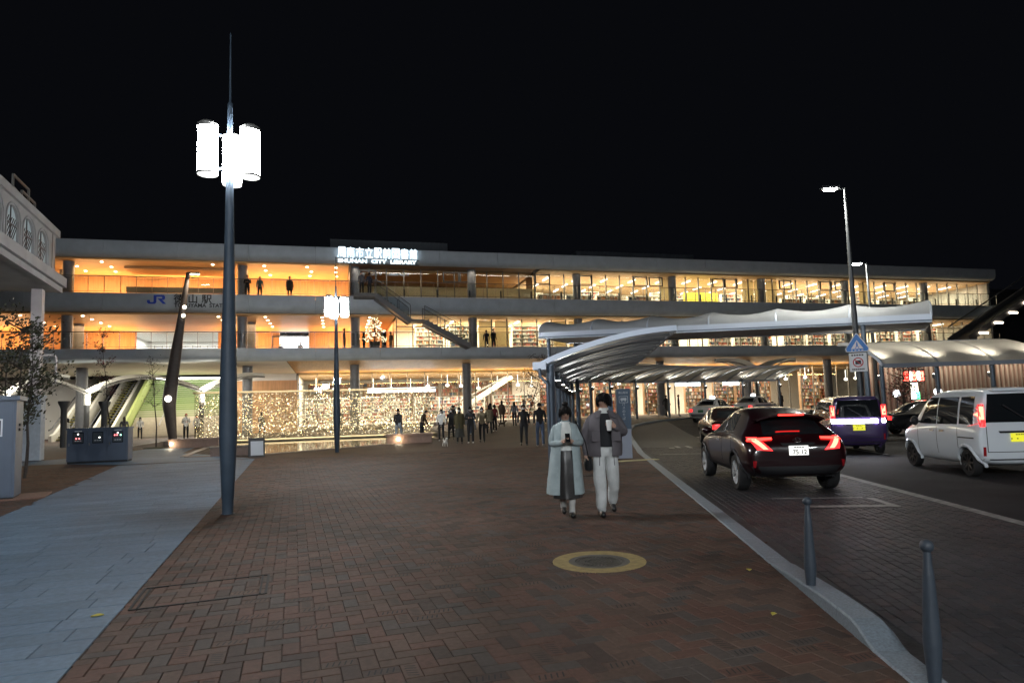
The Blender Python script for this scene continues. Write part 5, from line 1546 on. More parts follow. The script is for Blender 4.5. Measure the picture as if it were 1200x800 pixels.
# column under the bridge
col_ = thing('bridge_column', 'pink-white steel column on a tall grey granite base holding the footbridge', 'column', (-12.0, 31.2, 0.05), R(6.4))
b = MB(); b.bb((-0.30, -0.30, 0.0), (0.30, 0.30, 2.55)); b.build('base', mat('column_granite', (0.36, 0.40, 0.45), 0.7, noise=0.12, nscale=6, bump=0.2, bscale=80), col_, local=True)
b = MB(); b.bb((-0.33, -0.33, 2.555), (0.33, 0.33, 2.63)); b.build('capstone', mat('column_granite', (0.36, 0.40, 0.45), 0.7), col_, local=True)
b = MB(); b.bb((-0.19, -0.19, 2.635), (0.19, 0.19, 7.04)); b.build('shaft', mat('column_white', (0.60, 0.55, 0.55), 0.6, noise=0.08, nscale=3), col_, local=True)
b = MB(); b.tube([(0.2, 0, 4.3), (0.62, 0, 4.3), (0.7, 0, 4.2), (0.7, 0, 3.2), (0.6, 0, 3.1)], 0.05, 8); b.build('pipe', mat('column_white', (0.60, 0.55, 0.55), 0.6), col_, smooth=True, local=True)

# ================================================================ CABINETS
M_cab = mat('cabinet_blue', (0.058, 0.083, 0.128), 0.45, noise=0.08, nscale=3)
M_cabd = mat('cabinet_gap', (0.01, 0.012, 0.015), 0.7)
M_scr = mat('cabinet_screen', (0.015, 0.02, 0.028), 0.1, spec=0.6)
cab = thing('meter_cabinet', 'low dark blue three-door meter cabinet with indicator lamps', 'cabinet', (-8.7, 28.05, gz(-8.7, 28)), R(0.0))
b = MB(); b.bb((-1.02, 0, 0.08), (1.02, 0.62, 1.26)); b.build('body', M_cab, cab, local=True)
b = MB(); b.bb((-1.05, -0.04, 1.262), (1.05, 0.66, 1.32)); b.build('top', M_cab, cab, local=True)
b = MB(); b.bb((-1.0, 0.02, 0.0), (1.0, 0.6, 0.08)); b.build('plinth', M_cabd, cab, local=True)
for i in range(3):
    x0 = -1.0 + 0.67 * i
    b = MB(); b.bb((x0 + 0.006, -0.02, 0.10), (x0 + 0.654, -0.001, 1.25)); d = b.build('door', M_cab, cab, local=True)
    b = MB(); cx_ = x0 + (0.36 if i == 0 else 0.34); b.bb((cx_ - 0.18, -0.030, 0.74), (cx_ + 0.18, -0.021, 1.16)); b.build('window', M_scr, d, local=True)
    b = MB(); b.bb((cx_ - 0.155, -0.036, 0.77), (cx_ + 0.155, -0.031, 1.13)); b.build('panel', mat('cabinet_panel', (0.05, 0.065, 0.08), 0.3), d, local=True)
    for kx, kz, c in {0: ((0.0, 1.09, 'w'), (-0.06, 0.93, 'r'), (0.04, 0.93, 'r')), 1: ((0.06, 0.95, 'w'),), 2: ((0.0, 1.10, 'w'), (-0.1, 1.02, 'r'), (-0.02, 1.02, 'r'), (0.1, 1.02, 'g'))}[i]:
        b = MB(); b.sphere((cx_ + kx, -0.040, kz), 0.022, 8, 6)
        b.build('indicator', glow('indicator_' + c, {'w': (1, .95, .85), 'r': (1, .12, .12), 'g': (.3, 1, .6)}[c], 5.0), d, local=True)
    for kx in (-0.08, 0.0, 0.08):
        b = MB(); b.bb((cx_ + kx - 0.028, -0.040, 0.83), (cx_ + kx + 0.028, -0.0365, 0.86)); b.build('gauge', M_paper, d, local=True)
    b = MB(); b.bb((x0 + 0.05, -0.05, 0.66), (x0 + 0.075, -0.02, 0.76)); b.build('handle', M_alu, d, local=True)
    if i != 1:
        b = MB(); b.bb((cx_ - 0.12, -0.028, 1.185), (cx_ + 0.12, -0.021, 1.215)); b.build('name_plate', M_paper, d, local=True)
cb2 = thing('utility_cabinet', 'tall dark blue utility cabinet with a small framed window at the frame edge', 'cabinet', (-7.02, 15.7, 0), R(14))
b = MB(); b.bb((-0.8, 0, 0.06), (0.62, 0.85, 2.04)); b.build('body', M_cab, cb2, local=True)
b = MB(); b.bb((-0.86, -0.06, 2.042), (0.68, 0.91, 2.13)); b.build('roof', M_cab, cb2, local=True)
b = MB(); b.bb((-0.78, 0.03, 0.0), (0.6, 0.82, 0.06)); b.build('plinth', M_cabd, cb2, local=True)
b = MB(); b.bb((-0.75, -0.018, 0.1), (0.57, -0.001, 2.0)); d = b.build('door', M_cab, cb2, local=True)
b = MB(); b.bb((-0.05, -0.03, 1.30), (0.40, -0.0185, 1.66)); w = b.build('window_frame', mat('frame_light', (0.5, 0.55, 0.58), 0.4), d, local=True)
b = MB(); b.bb((-0.02, -0.034, 1.33), (0.37, -0.0305, 1.63)); b.build('window', M_scr, d, local=True)
for zz in (1.4, 1.5): 
    b = MB(); b.bb((0.621, 0.3, zz), (0.65, 0.42, zz + 0.06)); b.build('vent', M_cabd, cb2, local=True)
b = MB(); b.bb((-0.95, -0.12, 0.0), (1.15, 1.1, 0.03)); b.build('kerb_base', mat('brick_base', (0.14, 0.08, 0.06), 0.8, noise=0.3, nscale=20), cb2, local=True)

# ================================================================ BOLLARDS
M_boll = mat('bollard_grey', (0.036, 0.047, 0.062), 0.5, 0.0, spec=0.4, noise=0.12, nscale=20)
def bollard(x, y, label, lean):
    t = thing('bollard', label, 'bollard', (x, y, 0)); t.rotation_euler = (0, lean, 0)
    prof = [(0.030, 0), (0.032, 0.02), (0.045, 0.2), (0.0465, 0.23)]
    for k in range(26):
        z = 0.235 + 0.36 * k / 26; r = 0.0465 - 0.022 * ((z - 0.235) / 0.47)
        prof += [(r, z), (r - 0.0012, z + 0.008)]
    prof += [(0.024, 0.62), (0.020, 0.70), (0.018, 0.715)]
    b = MB(); b.lathe(prof, n=20); b.build('post', M_boll, t, smooth=True, local=True)
    b = MB(); b.sphere((0, 0, 0.735), 0.036, 20, 14); b.build('ball', M_boll, t, smooth=True, local=True)
bollard(3.66, 4.62, 'slim grey ball-topped bollard standing against the raised kerb end', R(1.2))
bollard(3.10, 2.98, 'slim grey ball-topped bollard by the flush kerb near the road gutter', R(1.5))

# ================================================================ BUS STOP PYLON SIGNS
M_pbl = mat('pylon_blue', (0.09, 0.14, 0.21), 0.4)
def pylon_sign(x, y, h, w, rz, label, texts, icon, lit):
    z = gz(x, y)
    t = thing('pylon_sign', label, 'sign', (x, y, z), rz)
    b = MB(); b.bb((-w / 2, -0.06, h * 0.42), (w / 2, 0.06, h)); b.build('panel', M_pbl, t, local=True)
    b = MB(); b.bb((-w / 2 + 0.005, -0.055, 0), (w / 2 - 0.005, 0.055, h * 0.418)); b.build('base', mat('pylon_pale', (0.42, 0.47, 0.58), 0.4), t, local=True)
    M_pw = mat('pylon_white', (0.6, 0.66, 0.72), 0.5)
    fr = MB()
    for a, c in (((-0.13, 0.80), (0.13, 0.80)), ((-0.13, 0.89), (0.13, 0.89))): fr.bb((a[0], -0.066, h * a[1] - 0.006), (c[0], -0.061, h * a[1] + 0.006))
    for xx in (-0.13, 0.13): fr.bb((xx - 0.006, -0.066, h * 0.80), (xx + 0.006, -0.0605, h * 0.89))
    fr.build('icon_frame', M_pw, t, local=True)
    ic = MB(); ic.bb((-0.09, -0.067, h * 0.832), (0.09, -0.0612, h * 0.866)); ic.sphere((-0.05, -0.064, h * 0.825), 0.018, 8, 6, (1, .15, 1)); ic.sphere((0.05, -0.064, h * 0.825), 0.018, 8, 6, (1, .15, 1)); ic.build('icon', M_pw, t, local=True)
    for i, ch in enumerate(texts):
        me = text_mesh('lettering', ch, 0.10, M_pw, ext=0.002); inst('character', me, t, (-0.05, -0.064, h * 0.76 - 0.105 * i))
    me = text_mesh('lettering', '徳山駅前', 0.075, M_pw, ext=0.002, align='CENTER'); inst('heading', me, t, (0, -0.064, h * 0.93))
pylon_sign(8.22, 18.1, 2.05, 0.42, R(-8), 'tall blue-grey pylon sign with bus symbol and pale base by the kerb', 'バスのりば', 1, True)
pylon_sign(10.2, 23.9, 2.0, 0.38, R(-8), 'blue-grey pylon sign standing behind the larger pylon sign', 'のりば', 1, False)
# yellow tactile strip at the kerb
tg = MB(); tg.box((7.7, 17.2, 0.006), (2.2, 0.3, 0.012), R(2)); o = tg.build('tactile_strip', mat('tactile_yellow', (0.40, 0.36, 0.20), 0.8)); tag(o, 'pale yellow tactile strip in the brick by the pylon sign', 'tactile paving')
# ================================================================ CARS
def eval_mesh(o):
    dg = bpy.context.evaluated_depsgraph_get(); dg.update()
    return bpy.data.meshes.new_from_object(o.evaluated_get(dg))
M_tyre = mat('tyre', (0.012, 0.012, 0.013), 0.8)
M_rim = mat('alloy_rim', (0.62, 0.64, 0.66), 0.35, 0.5)
M_rimd = mat('dark_rim', (0.05, 0.05, 0.055), 0.35, 0.8)
M_steelrim = mat('steel_rim', (0.35, 0.35, 0.36), 0.35, 0.8)
M_trim = mat('black_trim', (0.012, 0.012, 0.014), 0.5)
M_cglass = mat('car_glass', (0.010, 0.012, 0.014), 0.03, spec=0.8)
M_chrome = mat('chrome', (0.7, 0.7, 0.72), 0.12, 1.0)
M_well = mat('wheel_well', (0.005, 0.005, 0.006), 0.9)
M_tail = mat('tail_lens', (0.35, 0.008, 0.012), 0.2, emit=(1.0, 0.03, 0.03), estr=1.2)
M_tail_on = glow('tail_lit', (1.0, 0.022, 0.016), 5.0)
M_tail_hot = glow('tail_hot', (1.0, 0.075, 0.045), 7.0)
M_tail_off = mat('tail_off', (0.30, 0.01, 0.015), 0.2)
M_rev = glow('reverse_lamp', (0.85, 0.88, 1.0), 40.0)
M_plw = mat('plate_white', (0.75, 0.75, 0.74), 0.4, emit=(1, 0.98, 0.92), estr=0.55)
M_ply = mat('plate_yellow', (0.62, 0.60, 0.02), 0.4, emit=(0.9, 0.85, 0.05), estr=0.35)
M_ink = mat('plate_ink', (0.01, 0.03, 0.015), 0.6)

def body_mesh(stations, wells, nm, sub=2, crease=0.0):
    """stations: (y, zb, zsill, ws, zmid, wm, zbelt, wb, ztop_edge, wt, zroof); car points along +y, rear at y=0"""
    rows = []
    for (y, zb, ws, zm, wm, zbelt, wb, zt, wt, zr) in stations:
        half = [(0.0, zb), (ws * 0.6, zb), (ws, zb + 0.05), (wm, zm), (wm * 0.995, zbelt - 0.07), (wb, zbelt), (wt, zt), (wt * 0.72, zr - 0.01), (0.0, zr)]
        ring = [(x, y, z) for x, z in half] + [(-x, y, z) for x, z in half[-2:0:-1]]
        rows.append(ring)
    b = MB(); b.grid(rows, closed=True); n = len(rows[0])
    b.f.append(tuple(range(n))[::-1]); b.m.append(0)
    k = (len(rows) - 1) * n; b.f.append(tuple(k + i for i in range(n))); b.m.append(0)
    me = b.mesh(nm, [M_trim])
    o = bpy.data.objects.new(nm, me); COL.objects.link(o)
    md = o.modifiers.new('s', 'SUBSURF'); md.levels = sub; md.render_levels = sub
    m2 = eval_mesh(o); o.modifiers.clear(); o.data = m2
    smooth_bvh = BVHTree.FromPolygons([v.co.copy() for v in m2.vertices], [tuple(p.vertices) for p in m2.polygons])
    # wheel wells
    for i, (wy, wr, wxx) in enumerate(wells):
        c = MB(); c.tube([(-2, wy, wr[0]), (-0.48, wy, wr[0])], wr[1], 28)
        c.tube([(0.48, wy, wr[0]), (2, wy, wr[0])], wr[1], 28)
        co = bpy.data.objects.new('cut', c.mesh('cut', [M_well])); COL.objects.link(co)
        md = o.modifiers.new('b', 'BOOLEAN'); md.operation = 'DIFFERENCE'; md.object = co; md.solver = 'EXACT'
        m3 = eval_mesh(o); o.modifiers.clear(); o.data = m3
        COL.objects.unlink(co); bpy.data.objects.remove(co)
    me = o.data
    COL.objects.unlink(o); bpy.data.objects.remove(o)
    me.polygons.foreach_set('use_smooth', [True] * len(me.polygons))
    try: me.set_sharp_from_angle(angle=R(38))
    except Exception: pass
    return me, smooth_bvh

def patch(bvh, C4, d, nu, nv, off=0.006, rim=0.012):
    """skin of nu x nv cells cast on to the body between four corner points"""
    d = Vector(d).normalized(); C4 = [Vector(c) for c in C4]
    rows = []
    for j in range(nv + 1):
        r_ = []
        for i in range(nu + 1):
            s, t = i / nu, j / nv
            p = (C4[0] * (1 - s) + C4[1] * s) * (1 - t) + (C4[3] * (1 - s) + C4[2] * s) * t
            h = bvh.ray_cast(p - d * 2.5, d)
            q = h[0] if h[0] is not None else p
            r_.append(q - d * off)
        rows.append(r_)
    b = MB(); b.grid(rows)
    # turn the border in so that the panel has thickness
    def border():
        out = [(0, i) for i in range(nu + 1)] + [(j, nu) for j in range(1, nv + 1)] + [(nv, i) for i in range(nu - 1, -1, -1)] + [(j, 0) for j in range(nv - 1, 0, -1)]
        return out
    br_ = border(); ring = [rows[j][i] for j, i in br_]
    back = [p + d * (off + rim) for p in ring]
    n = len(ring)
    b.add(ring + back, [(k, (k + 1) % n, n + (k + 1) % n, n + k) for k in range(n)])
    return b

def wheel_meshes(r, w, spokes, rm, twin=False):
    b = MB()
    prof = [(r * 0.66, -w / 2), (r * 0.92, -w / 2), (r * 0.985, -w * 0.38), (r, -w * 0.2), (r, w * 0.2), (r * 0.985, w * 0.38), (r * 0.92, w / 2), (r * 0.66, w / 2)]
    b.lathe(prof, n=32); b.f = [f for f in b.f if len(f) == 4]; b.m = [0] * len(b.f)
    ty = b.mesh('wheel', [M_tyre], smooth=True)
    rr = r * 0.67
    b = MB()
    b.lathe([(rr * 0.90, w * 0.36), (rr, w * 0.46), (rr, -w * 0.4), (rr * 0.9, -w * 0.4)], n=28); b.f = [f for f in b.f if len(f) == 4]; b.m = [0] * len(b.f)
    b.lathe([(0.0, w * 0.40), (rr * 0.26, w * 0.40), (rr * 0.3, w * 0.30), (rr * 0.3, 0)], n=16); b.f = [f for f in b.f if len(f) == 4]; b.m = [0] * len(b.f)
    for k in range(spokes):
        for da in ((-0.13, 0.13) if twin else (0,)):
            a = 2 * math.pi * k / spokes
            p = Vector((rr * 0.22 * math.cos(a), rr * 0.22 * math.sin(a), w * 0.36)); q = Vector((rr * 0.96 * math.cos(a + da), rr * 0.96 * math.sin(a + da), w * 0.42))
            b.bar(p, q, rr * (0.13 if twin else 0.22), 0.03)
    b.mi = 1; b.lathe([(rr * 0.92, w * 0.05), (rr * 0.92, w * 0.06)], n=24); b.mi = 0
    rim = b.mesh('rim', [rm, M_well])
    for m in (ty, rim): m.transform(Matrix.Rotation(R(90), 4, 'Y'))      # axle along x, face to +x
    return ty, rim

def make_car(name, label, loc, heading, paint, S, wells, spec):
    """S stations; spec: function that adds the details"""
    t = thing(name, label, 'car', loc, -heading)
    me, bvh = body_mesh(S, wells, 'body', 2)
    me.materials.clear(); me.materials.append(paint)
    if len(wells): me.materials.append(M_well)
    body = inst('body', me, t, (0, 0, 0)); WLOC[body.name] = Vector((0, 0, 0))
    ty, rim = wheel_meshes(wells[0][1][0], spec.get('ww', 0.19), spec.get('spokes', 5), spec.get('rimm', M_rim), spec.get('twin', False))
    for wy, wr, wx in wells:
        for s in (-1, 1):
            w = inst('wheel', ty, t, (s * wx, wy, wr[0]), 0 if s > 0 else math.pi)
            q = bpy.data.objects.new('rim', rim); COL.objects.link(q); q.parent = w
    b = MB(); b.bb((-S[3][2] * 0.8, 0.25, S[3][1] + 0.02), (S[3][2] * 0.8, S[-1][0] - 0.25, S[3][1] + 0.14)); b.build('underbody', M_well, t, local=True)
    def P(nm, C4, d, m, nu=6, nv=4, off=0.006, par=None, rim=0.012):
        return patch(bvh, C4, d, nu, nv, off, rim).build(nm, m, par or t, smooth=True, local=True, recalc=True)
    def sides(nm, quad, m, nu=8, nv=4, off=0.006, par=None):
        """quad = four (y, z) points seen from the side"""
        for s in (-1, 1):
            P(nm, [(s * 0.9, y, z) for y, z in quad], (-s, 0, 0), m, nu, nv, off)
    def rear(nm, quad, m, nu=8, nv=4, off=0.006): return P(nm, [(x, 0.0, z) for x, z in quad], (0, 1, 0), m, nu, nv, off)
    def front(nm, quad, m, nu=8, nv=4, off=0.006): return P(nm, [(x, S[-1][0], z) for x, z in quad], (0, -1, 0), m, nu, nv, off)
    def wells_trim(m, dr):
        for wy, wr, wx in wells:
            for s in (-1, 1):
                pts = []
                for k in range(17):
                    a = R(-12) + R(204) * k / 16
                    y, z = wy + (wr[1] + dr) * math.cos(a), wr[0] + (wr[1] + dr) * math.sin(a)
                    h = bvh.ray_cast(Vector((s * 2.5, y, max(z, S[3][1] + 0.06))), Vector((-s, 0, 0)))
                    x = h[0].x if h[0] is not None else s * S[4][4]
                    pts.append((x + s * 0.004, y, z))
                b = MB(); b.tube(pts, 0.035, 6); b.build('arch_trim', m, t, smooth=True, local=True)
    spec['fn'](t, P, sides, rear, front, wells_trim, bvh)
    return t
def plate_(t, y, x, z, m, txt, size=1.0, tilt=0.0):
    b = MB(); b.box((x, y, z), (0.33 * size, 0.012, 0.165 * size)); p = b.build('number_plate', m, t, local=True)
    me = text_mesh('lettering', txt, 0.105 * size, M_ink, bold=0.002, ext=0.001, align='CENTER')
    o = inst('plate_number', me, p, (0.015, -0.008, 0.02 * size))
    b = MB()
    for k in range(4): b.bb((-0.08 + 0.045 * k + x, y - 0.0085, z + 0.048), (-0.045 + 0.045 * k + x, y - 0.0065, z + 0.066))
    b.build('plate_header', M_ink, p, local=True)
    return p

# ---- dark coupe-styled crossover
M_maroon = mat('paint_maroon', (0.013, 0.002, 0.0035), 0.30, 0.0, coat=0.7, spec=0.3)
SUV = [  # y, zb, ws, zm, wm, zbelt, wb, zt, wt, zr
    (0.00, 0.42, 0.62, 0.60, 0.70, 0.74, 0.66, 0.80, 0.60, 0.82),
    (0.05, 0.34, 0.76, 0.60, 0.83, 0.80, 0.76, 0.90, 0.68, 0.92),
    (0.20, 0.30, 0.82, 0.62, 0.885, 0.92, 0.82, 1.02, 0.66, 1.06),
    (0.46, 0.27, 0.84, 0.64, 0.905, 1.02, 0.84, 1.22, 0.60, 1.27),
    (0.80, 0.25, 0.85, 0.64, 0.905, 1.06, 0.84, 1.36, 0.58, 1.44),
    (1.30, 0.24, 0.84, 0.62, 0.885, 1.04, 0.83, 1.43, 0.58, 1.53),
    (1.95, 0.24, 0.84, 0.60, 0.875, 1.00, 0.83, 1.45, 0.58, 1.555),
    (2.50, 0.24, 0.84, 0.60, 0.88, 0.98, 0.83, 1.36, 0.58, 1.47),
    (3.05, 0.24, 0.84, 0.60, 0.895, 0.98, 0.83, 1.08, 0.60, 1.12),
    (3.60, 0.26, 0.83, 0.60, 0.89, 0.92, 0.80, 1.00, 0.60, 1.03),
    (4.05, 0.28, 0.76, 0.56, 0.83, 0.80, 0.72, 0.88, 0.54, 0.90),
    (4.30, 0.30, 0.62, 0.50, 0.68, 0.62, 0.60, 0.70, 0.45, 0.72),
    (4.38, 0.34, 0.50, 0.46, 0.55, 0.54, 0.50, 0.58, 0.40, 0.60)]
def suv_fn(t, P, sides, rear, front, wtrim, bvh):
    sides('side_window', [(1.18, 1.10), (1.86, 1.06), (1.86, 1.42), (1.40, 1.40)], M_cglass)
    sides('side_window', [(1.92, 1.05), (2.86, 1.03), (2.44, 1.36), (1.92, 1.43)], M_cglass)
    rear('rear_window', [(-0.54, 1.04), (0.54, 1.04), (0.46, 1.34), (-0.46, 1.34)], M_cglass, 10, 6)
    front('windscreen', [(-0.60, 1.10), (0.60, 1.10), (0.50, 1.45), (-0.50, 1.45)], M_cglass, 10, 6)
    # spoiler and high brake light
    b = MB(); rows = []
    for k in range(13):
        x = -0.60 + 1.2 * k / 12; e = 0.05 * (1 - abs(x) / 0.6) 
        rows.append([(x, 0.62, 1.40 - 0.1 * (abs(x) / 0.6) ** 2), (x, 0.34 - e, 1.415 - 0.1 * (abs(x) / 0.6) ** 2), (x, 0.33 - e, 1.385 - 0.1 * (abs(x) / 0.6) ** 2), (x, 0.60, 1.33 - 0.1 * (abs(x) / 0.6) ** 2)])
    b.grid(rows, closed=True); sp = b.build('spoiler', M_maroon, t, smooth=True, local=True)
    b = MB(); b.bb((-0.22, 0.272, 1.372), (0.22, 0.30, 1.395)); b.build('brake_light', M_tail_on, t, local=True)
    for s in (-1, 1):
        # boomerang lamp: upper bar towards the middle, fat outer wedge downwards
        P('tail_lamp', [(s * 0.79, 0, 0.99), (s * 0.42, 0, 1.00), (s * 0.42, 0, 0.965), (s * 0.82, 0, 0.935)], (0, 1, 0), M_tail_on, 8, 3, 0.03)
        P('tail_lamp', [(s * 0.79, 0, 0.985), (s * 0.68, 0, 0.985), (s * 0.52, 0, 0.80), (s * 0.60, 0, 0.80)], (0, 1, 0), M_tail_hot, 5, 5, 0.032)
        P('tail_lens', [(s * 0.80, 0, 1.005), (s * 0.66, 0, 1.01), (s * 0.44, 0, 0.77), (s * 0.70, 0, 0.79)], (0, 1, 0), M_tail, 6, 6, 0.02)
        P('reflector', [(s * 0.78, 0, 0.60), (s * 0.72, 0, 0.60), (s * 0.74, 0, 0.48), (s * 0.77, 0, 0.48)], (0, 1, 0), M_tail_off, 3, 3, 0.015)
    P('bumper_trim', [(-0.80, 0, 0.50), (0.80, 0, 0.50), (0.72, 0, 0.36), (-0.72, 0, 0.36)], (0, 1, 0), M_trim, 12, 4, 0.012)
    P('hatch_garnish', [(-0.30, 0, 0.90), (0.30, 0, 0.90), (0.26, 0, 0.86), (-0.26, 0, 0.86)], (0, 1, 0), M_trim, 6, 2, 0.02)
    b = MB(); b.tube([(0.065 * math.cos(a), -0.012 + 0.05, 0.955 + 0.042 * math.sin(a)) for a in [2 * math.pi * k / 20 for k in range(21)]], 0.007, 6); b.tube([(0.035 * math.cos(a), 0.038, 0.965 + 0.025 * math.sin(a)) for a in [2 * math.pi * k / 16 for k in range(17)]], 0.006, 5); b.build('emblem', M_chrome, t, local=True)
    plate_(t, 0.005, 0.0, 0.77, M_plw, '75-12')
    sides('sill_trim', [(0.98, 0.42), (3.10, 0.42), (3.10, 0.28), (0.98, 0.28)], M_trim, 10, 2, 0.006)
    wtrim(M_trim, 0.02)
    for yy, z1 in ((1.10, 1.0), (1.90, 1.02), (2.98, 0.98)): sides('door_seam', [(yy, z1), (yy + 0.010, z1), (yy + 0.010, 0.44), (yy, 0.44)], M_well, 1, 8, 0.003)
    sides('belt_line', [(1.15, 1.085), (2.90, 1.02), (2.90, 1.005), (1.15, 1.07)], M_chrome, 10, 1, 0.006)
    rear('hatch_seam', [(-0.62, 0.665), (0.62, 0.665), (0.62, 0.655), (-0.62, 0.655)], M_well, 10, 1, 0.003)
    for s in (-1, 1):
        b = MB(); b.sphere((s * 0.98, 2.62, 1.06), 0.12, 12, 8, (0.9, 0.7, 0.65)); m_ = b.build('mirror', M_maroon, t, smooth=True, local=True)
        b = MB(); b.bar((s * 0.84, 2.66, 1.02), (s * 0.92, 2.64, 1.04), 0.05, 0.04); b.build('mirror_arm', M_trim, t, local=True)
    sides('door_handle', [(2.02, 0.90), (2.22, 0.90), (2.22, 0.87), (2.02, 0.87)], M_chrome, 3, 1, 0.02)
    for s in (-1, 1): P('headlamp', [(s * 0.80, 4.3, 0.84), (s * 0.48, 4.3, 0.80), (s * 0.48, 4.3, 0.74), (s * 0.80, 4.3, 0.74)], (0, -1, 0), mat('head_lens', (0.6, 0.6, 0.62), 0.1), 5, 3, 0.01)
    b = MB(); b.prism([(1.0, 1.545), (1.15, 1.60), (1.16, 1.56), (1.16, 1.53)], -0.015, 0.015, 'x'); b.build('aerial', M_trim, t, local=True)
RW = (0.335, 0.385)
SUVW = [(0.86, RW, 0.79), (3.50, RW, 0.79)]
h1 = R(19)
def car_loc(rx, ry, h, back, side, z):     # put the given wheel point (rear left) on the ground
    f = Vector((math.sin(h), math.cos(h))); r = Vector((math.cos(h), -math.sin(h)))
    p = Vector((rx, ry)) - f * back + r * side
    return (p.x, p.y, z)
make_car('crossover_car', 'dark maroon crossover with lit red brake lamps stopped on the sett lane', car_loc(7.32, 10.98, h1, 0.86, 0.79, -ROAD_DROP + 0.012), h1, M_maroon, SUV, SUVW, {'fn': suv_fn, 'spokes': 5, 'twin': True, 'ww': 0.21})

# ---- tall box-shaped mini vans
def box_van(L, W, H, nose=0.5):
    w = W / 2
    return [
        (0.00, 0.38, w * 0.86, 0.60, w * 0.93, 0.98, w * 0.90, H * 0.93, w * 0.78, H * 0.955),
        (0.04, 0.30, w * 0.93, 0.60, w * 0.985, 0.99, w * 0.95, H * 0.945, w * 0.82, H * 0.975),
        (0.14, 0.25, w * 0.96, 0.62, w, 1.00, w * 0.965, H * 0.955, w * 0.84, H * 0.99),
        (0.40, 0.22, w * 0.96, 0.62, w, 1.00, w * 0.97, H * 0.955, w * 0.845, H),
        (0.95, 0.20, w * 0.96, 0.62, w, 1.00, w * 0.97, H * 0.955, w * 0.85, H * 1.003),
        (1.60, 0.20, w * 0.96, 0.62, w, 1.00, w * 0.97, H * 0.95, w * 0.85, H * 0.998),
        (L - 1.25, 0.20, w * 0.96, 0.62, w, 0.99, w * 0.97, H * 0.925, w * 0.83, H * 0.97),
        (L - 0.92, 0.20, w * 0.96, 0.62, w, 0.99, w * 0.97, H * 0.80, w * 0.82, H * 0.85),
        (L - nose, 0.22, w * 0.95, 0.62, w * 0.99, 0.96, w * 0.95, 1.03, w * 0.80, 1.06),
        (L - 0.22, 0.23, w * 0.92, 0.60, w * 0.97, 0.90, w * 0.92, 0.96, w * 0.75, 0.98),
        (L - 0.05, 0.26, w * 0.84, 0.55, w * 0.90, 0.76, w * 0.86, 0.82, w * 0.66, 0.84),
        (L, 0.30, w * 0.72, 0.50, w * 0.78, 0.62, w * 0.74, 0.66, w * 0.55, 0.68)]
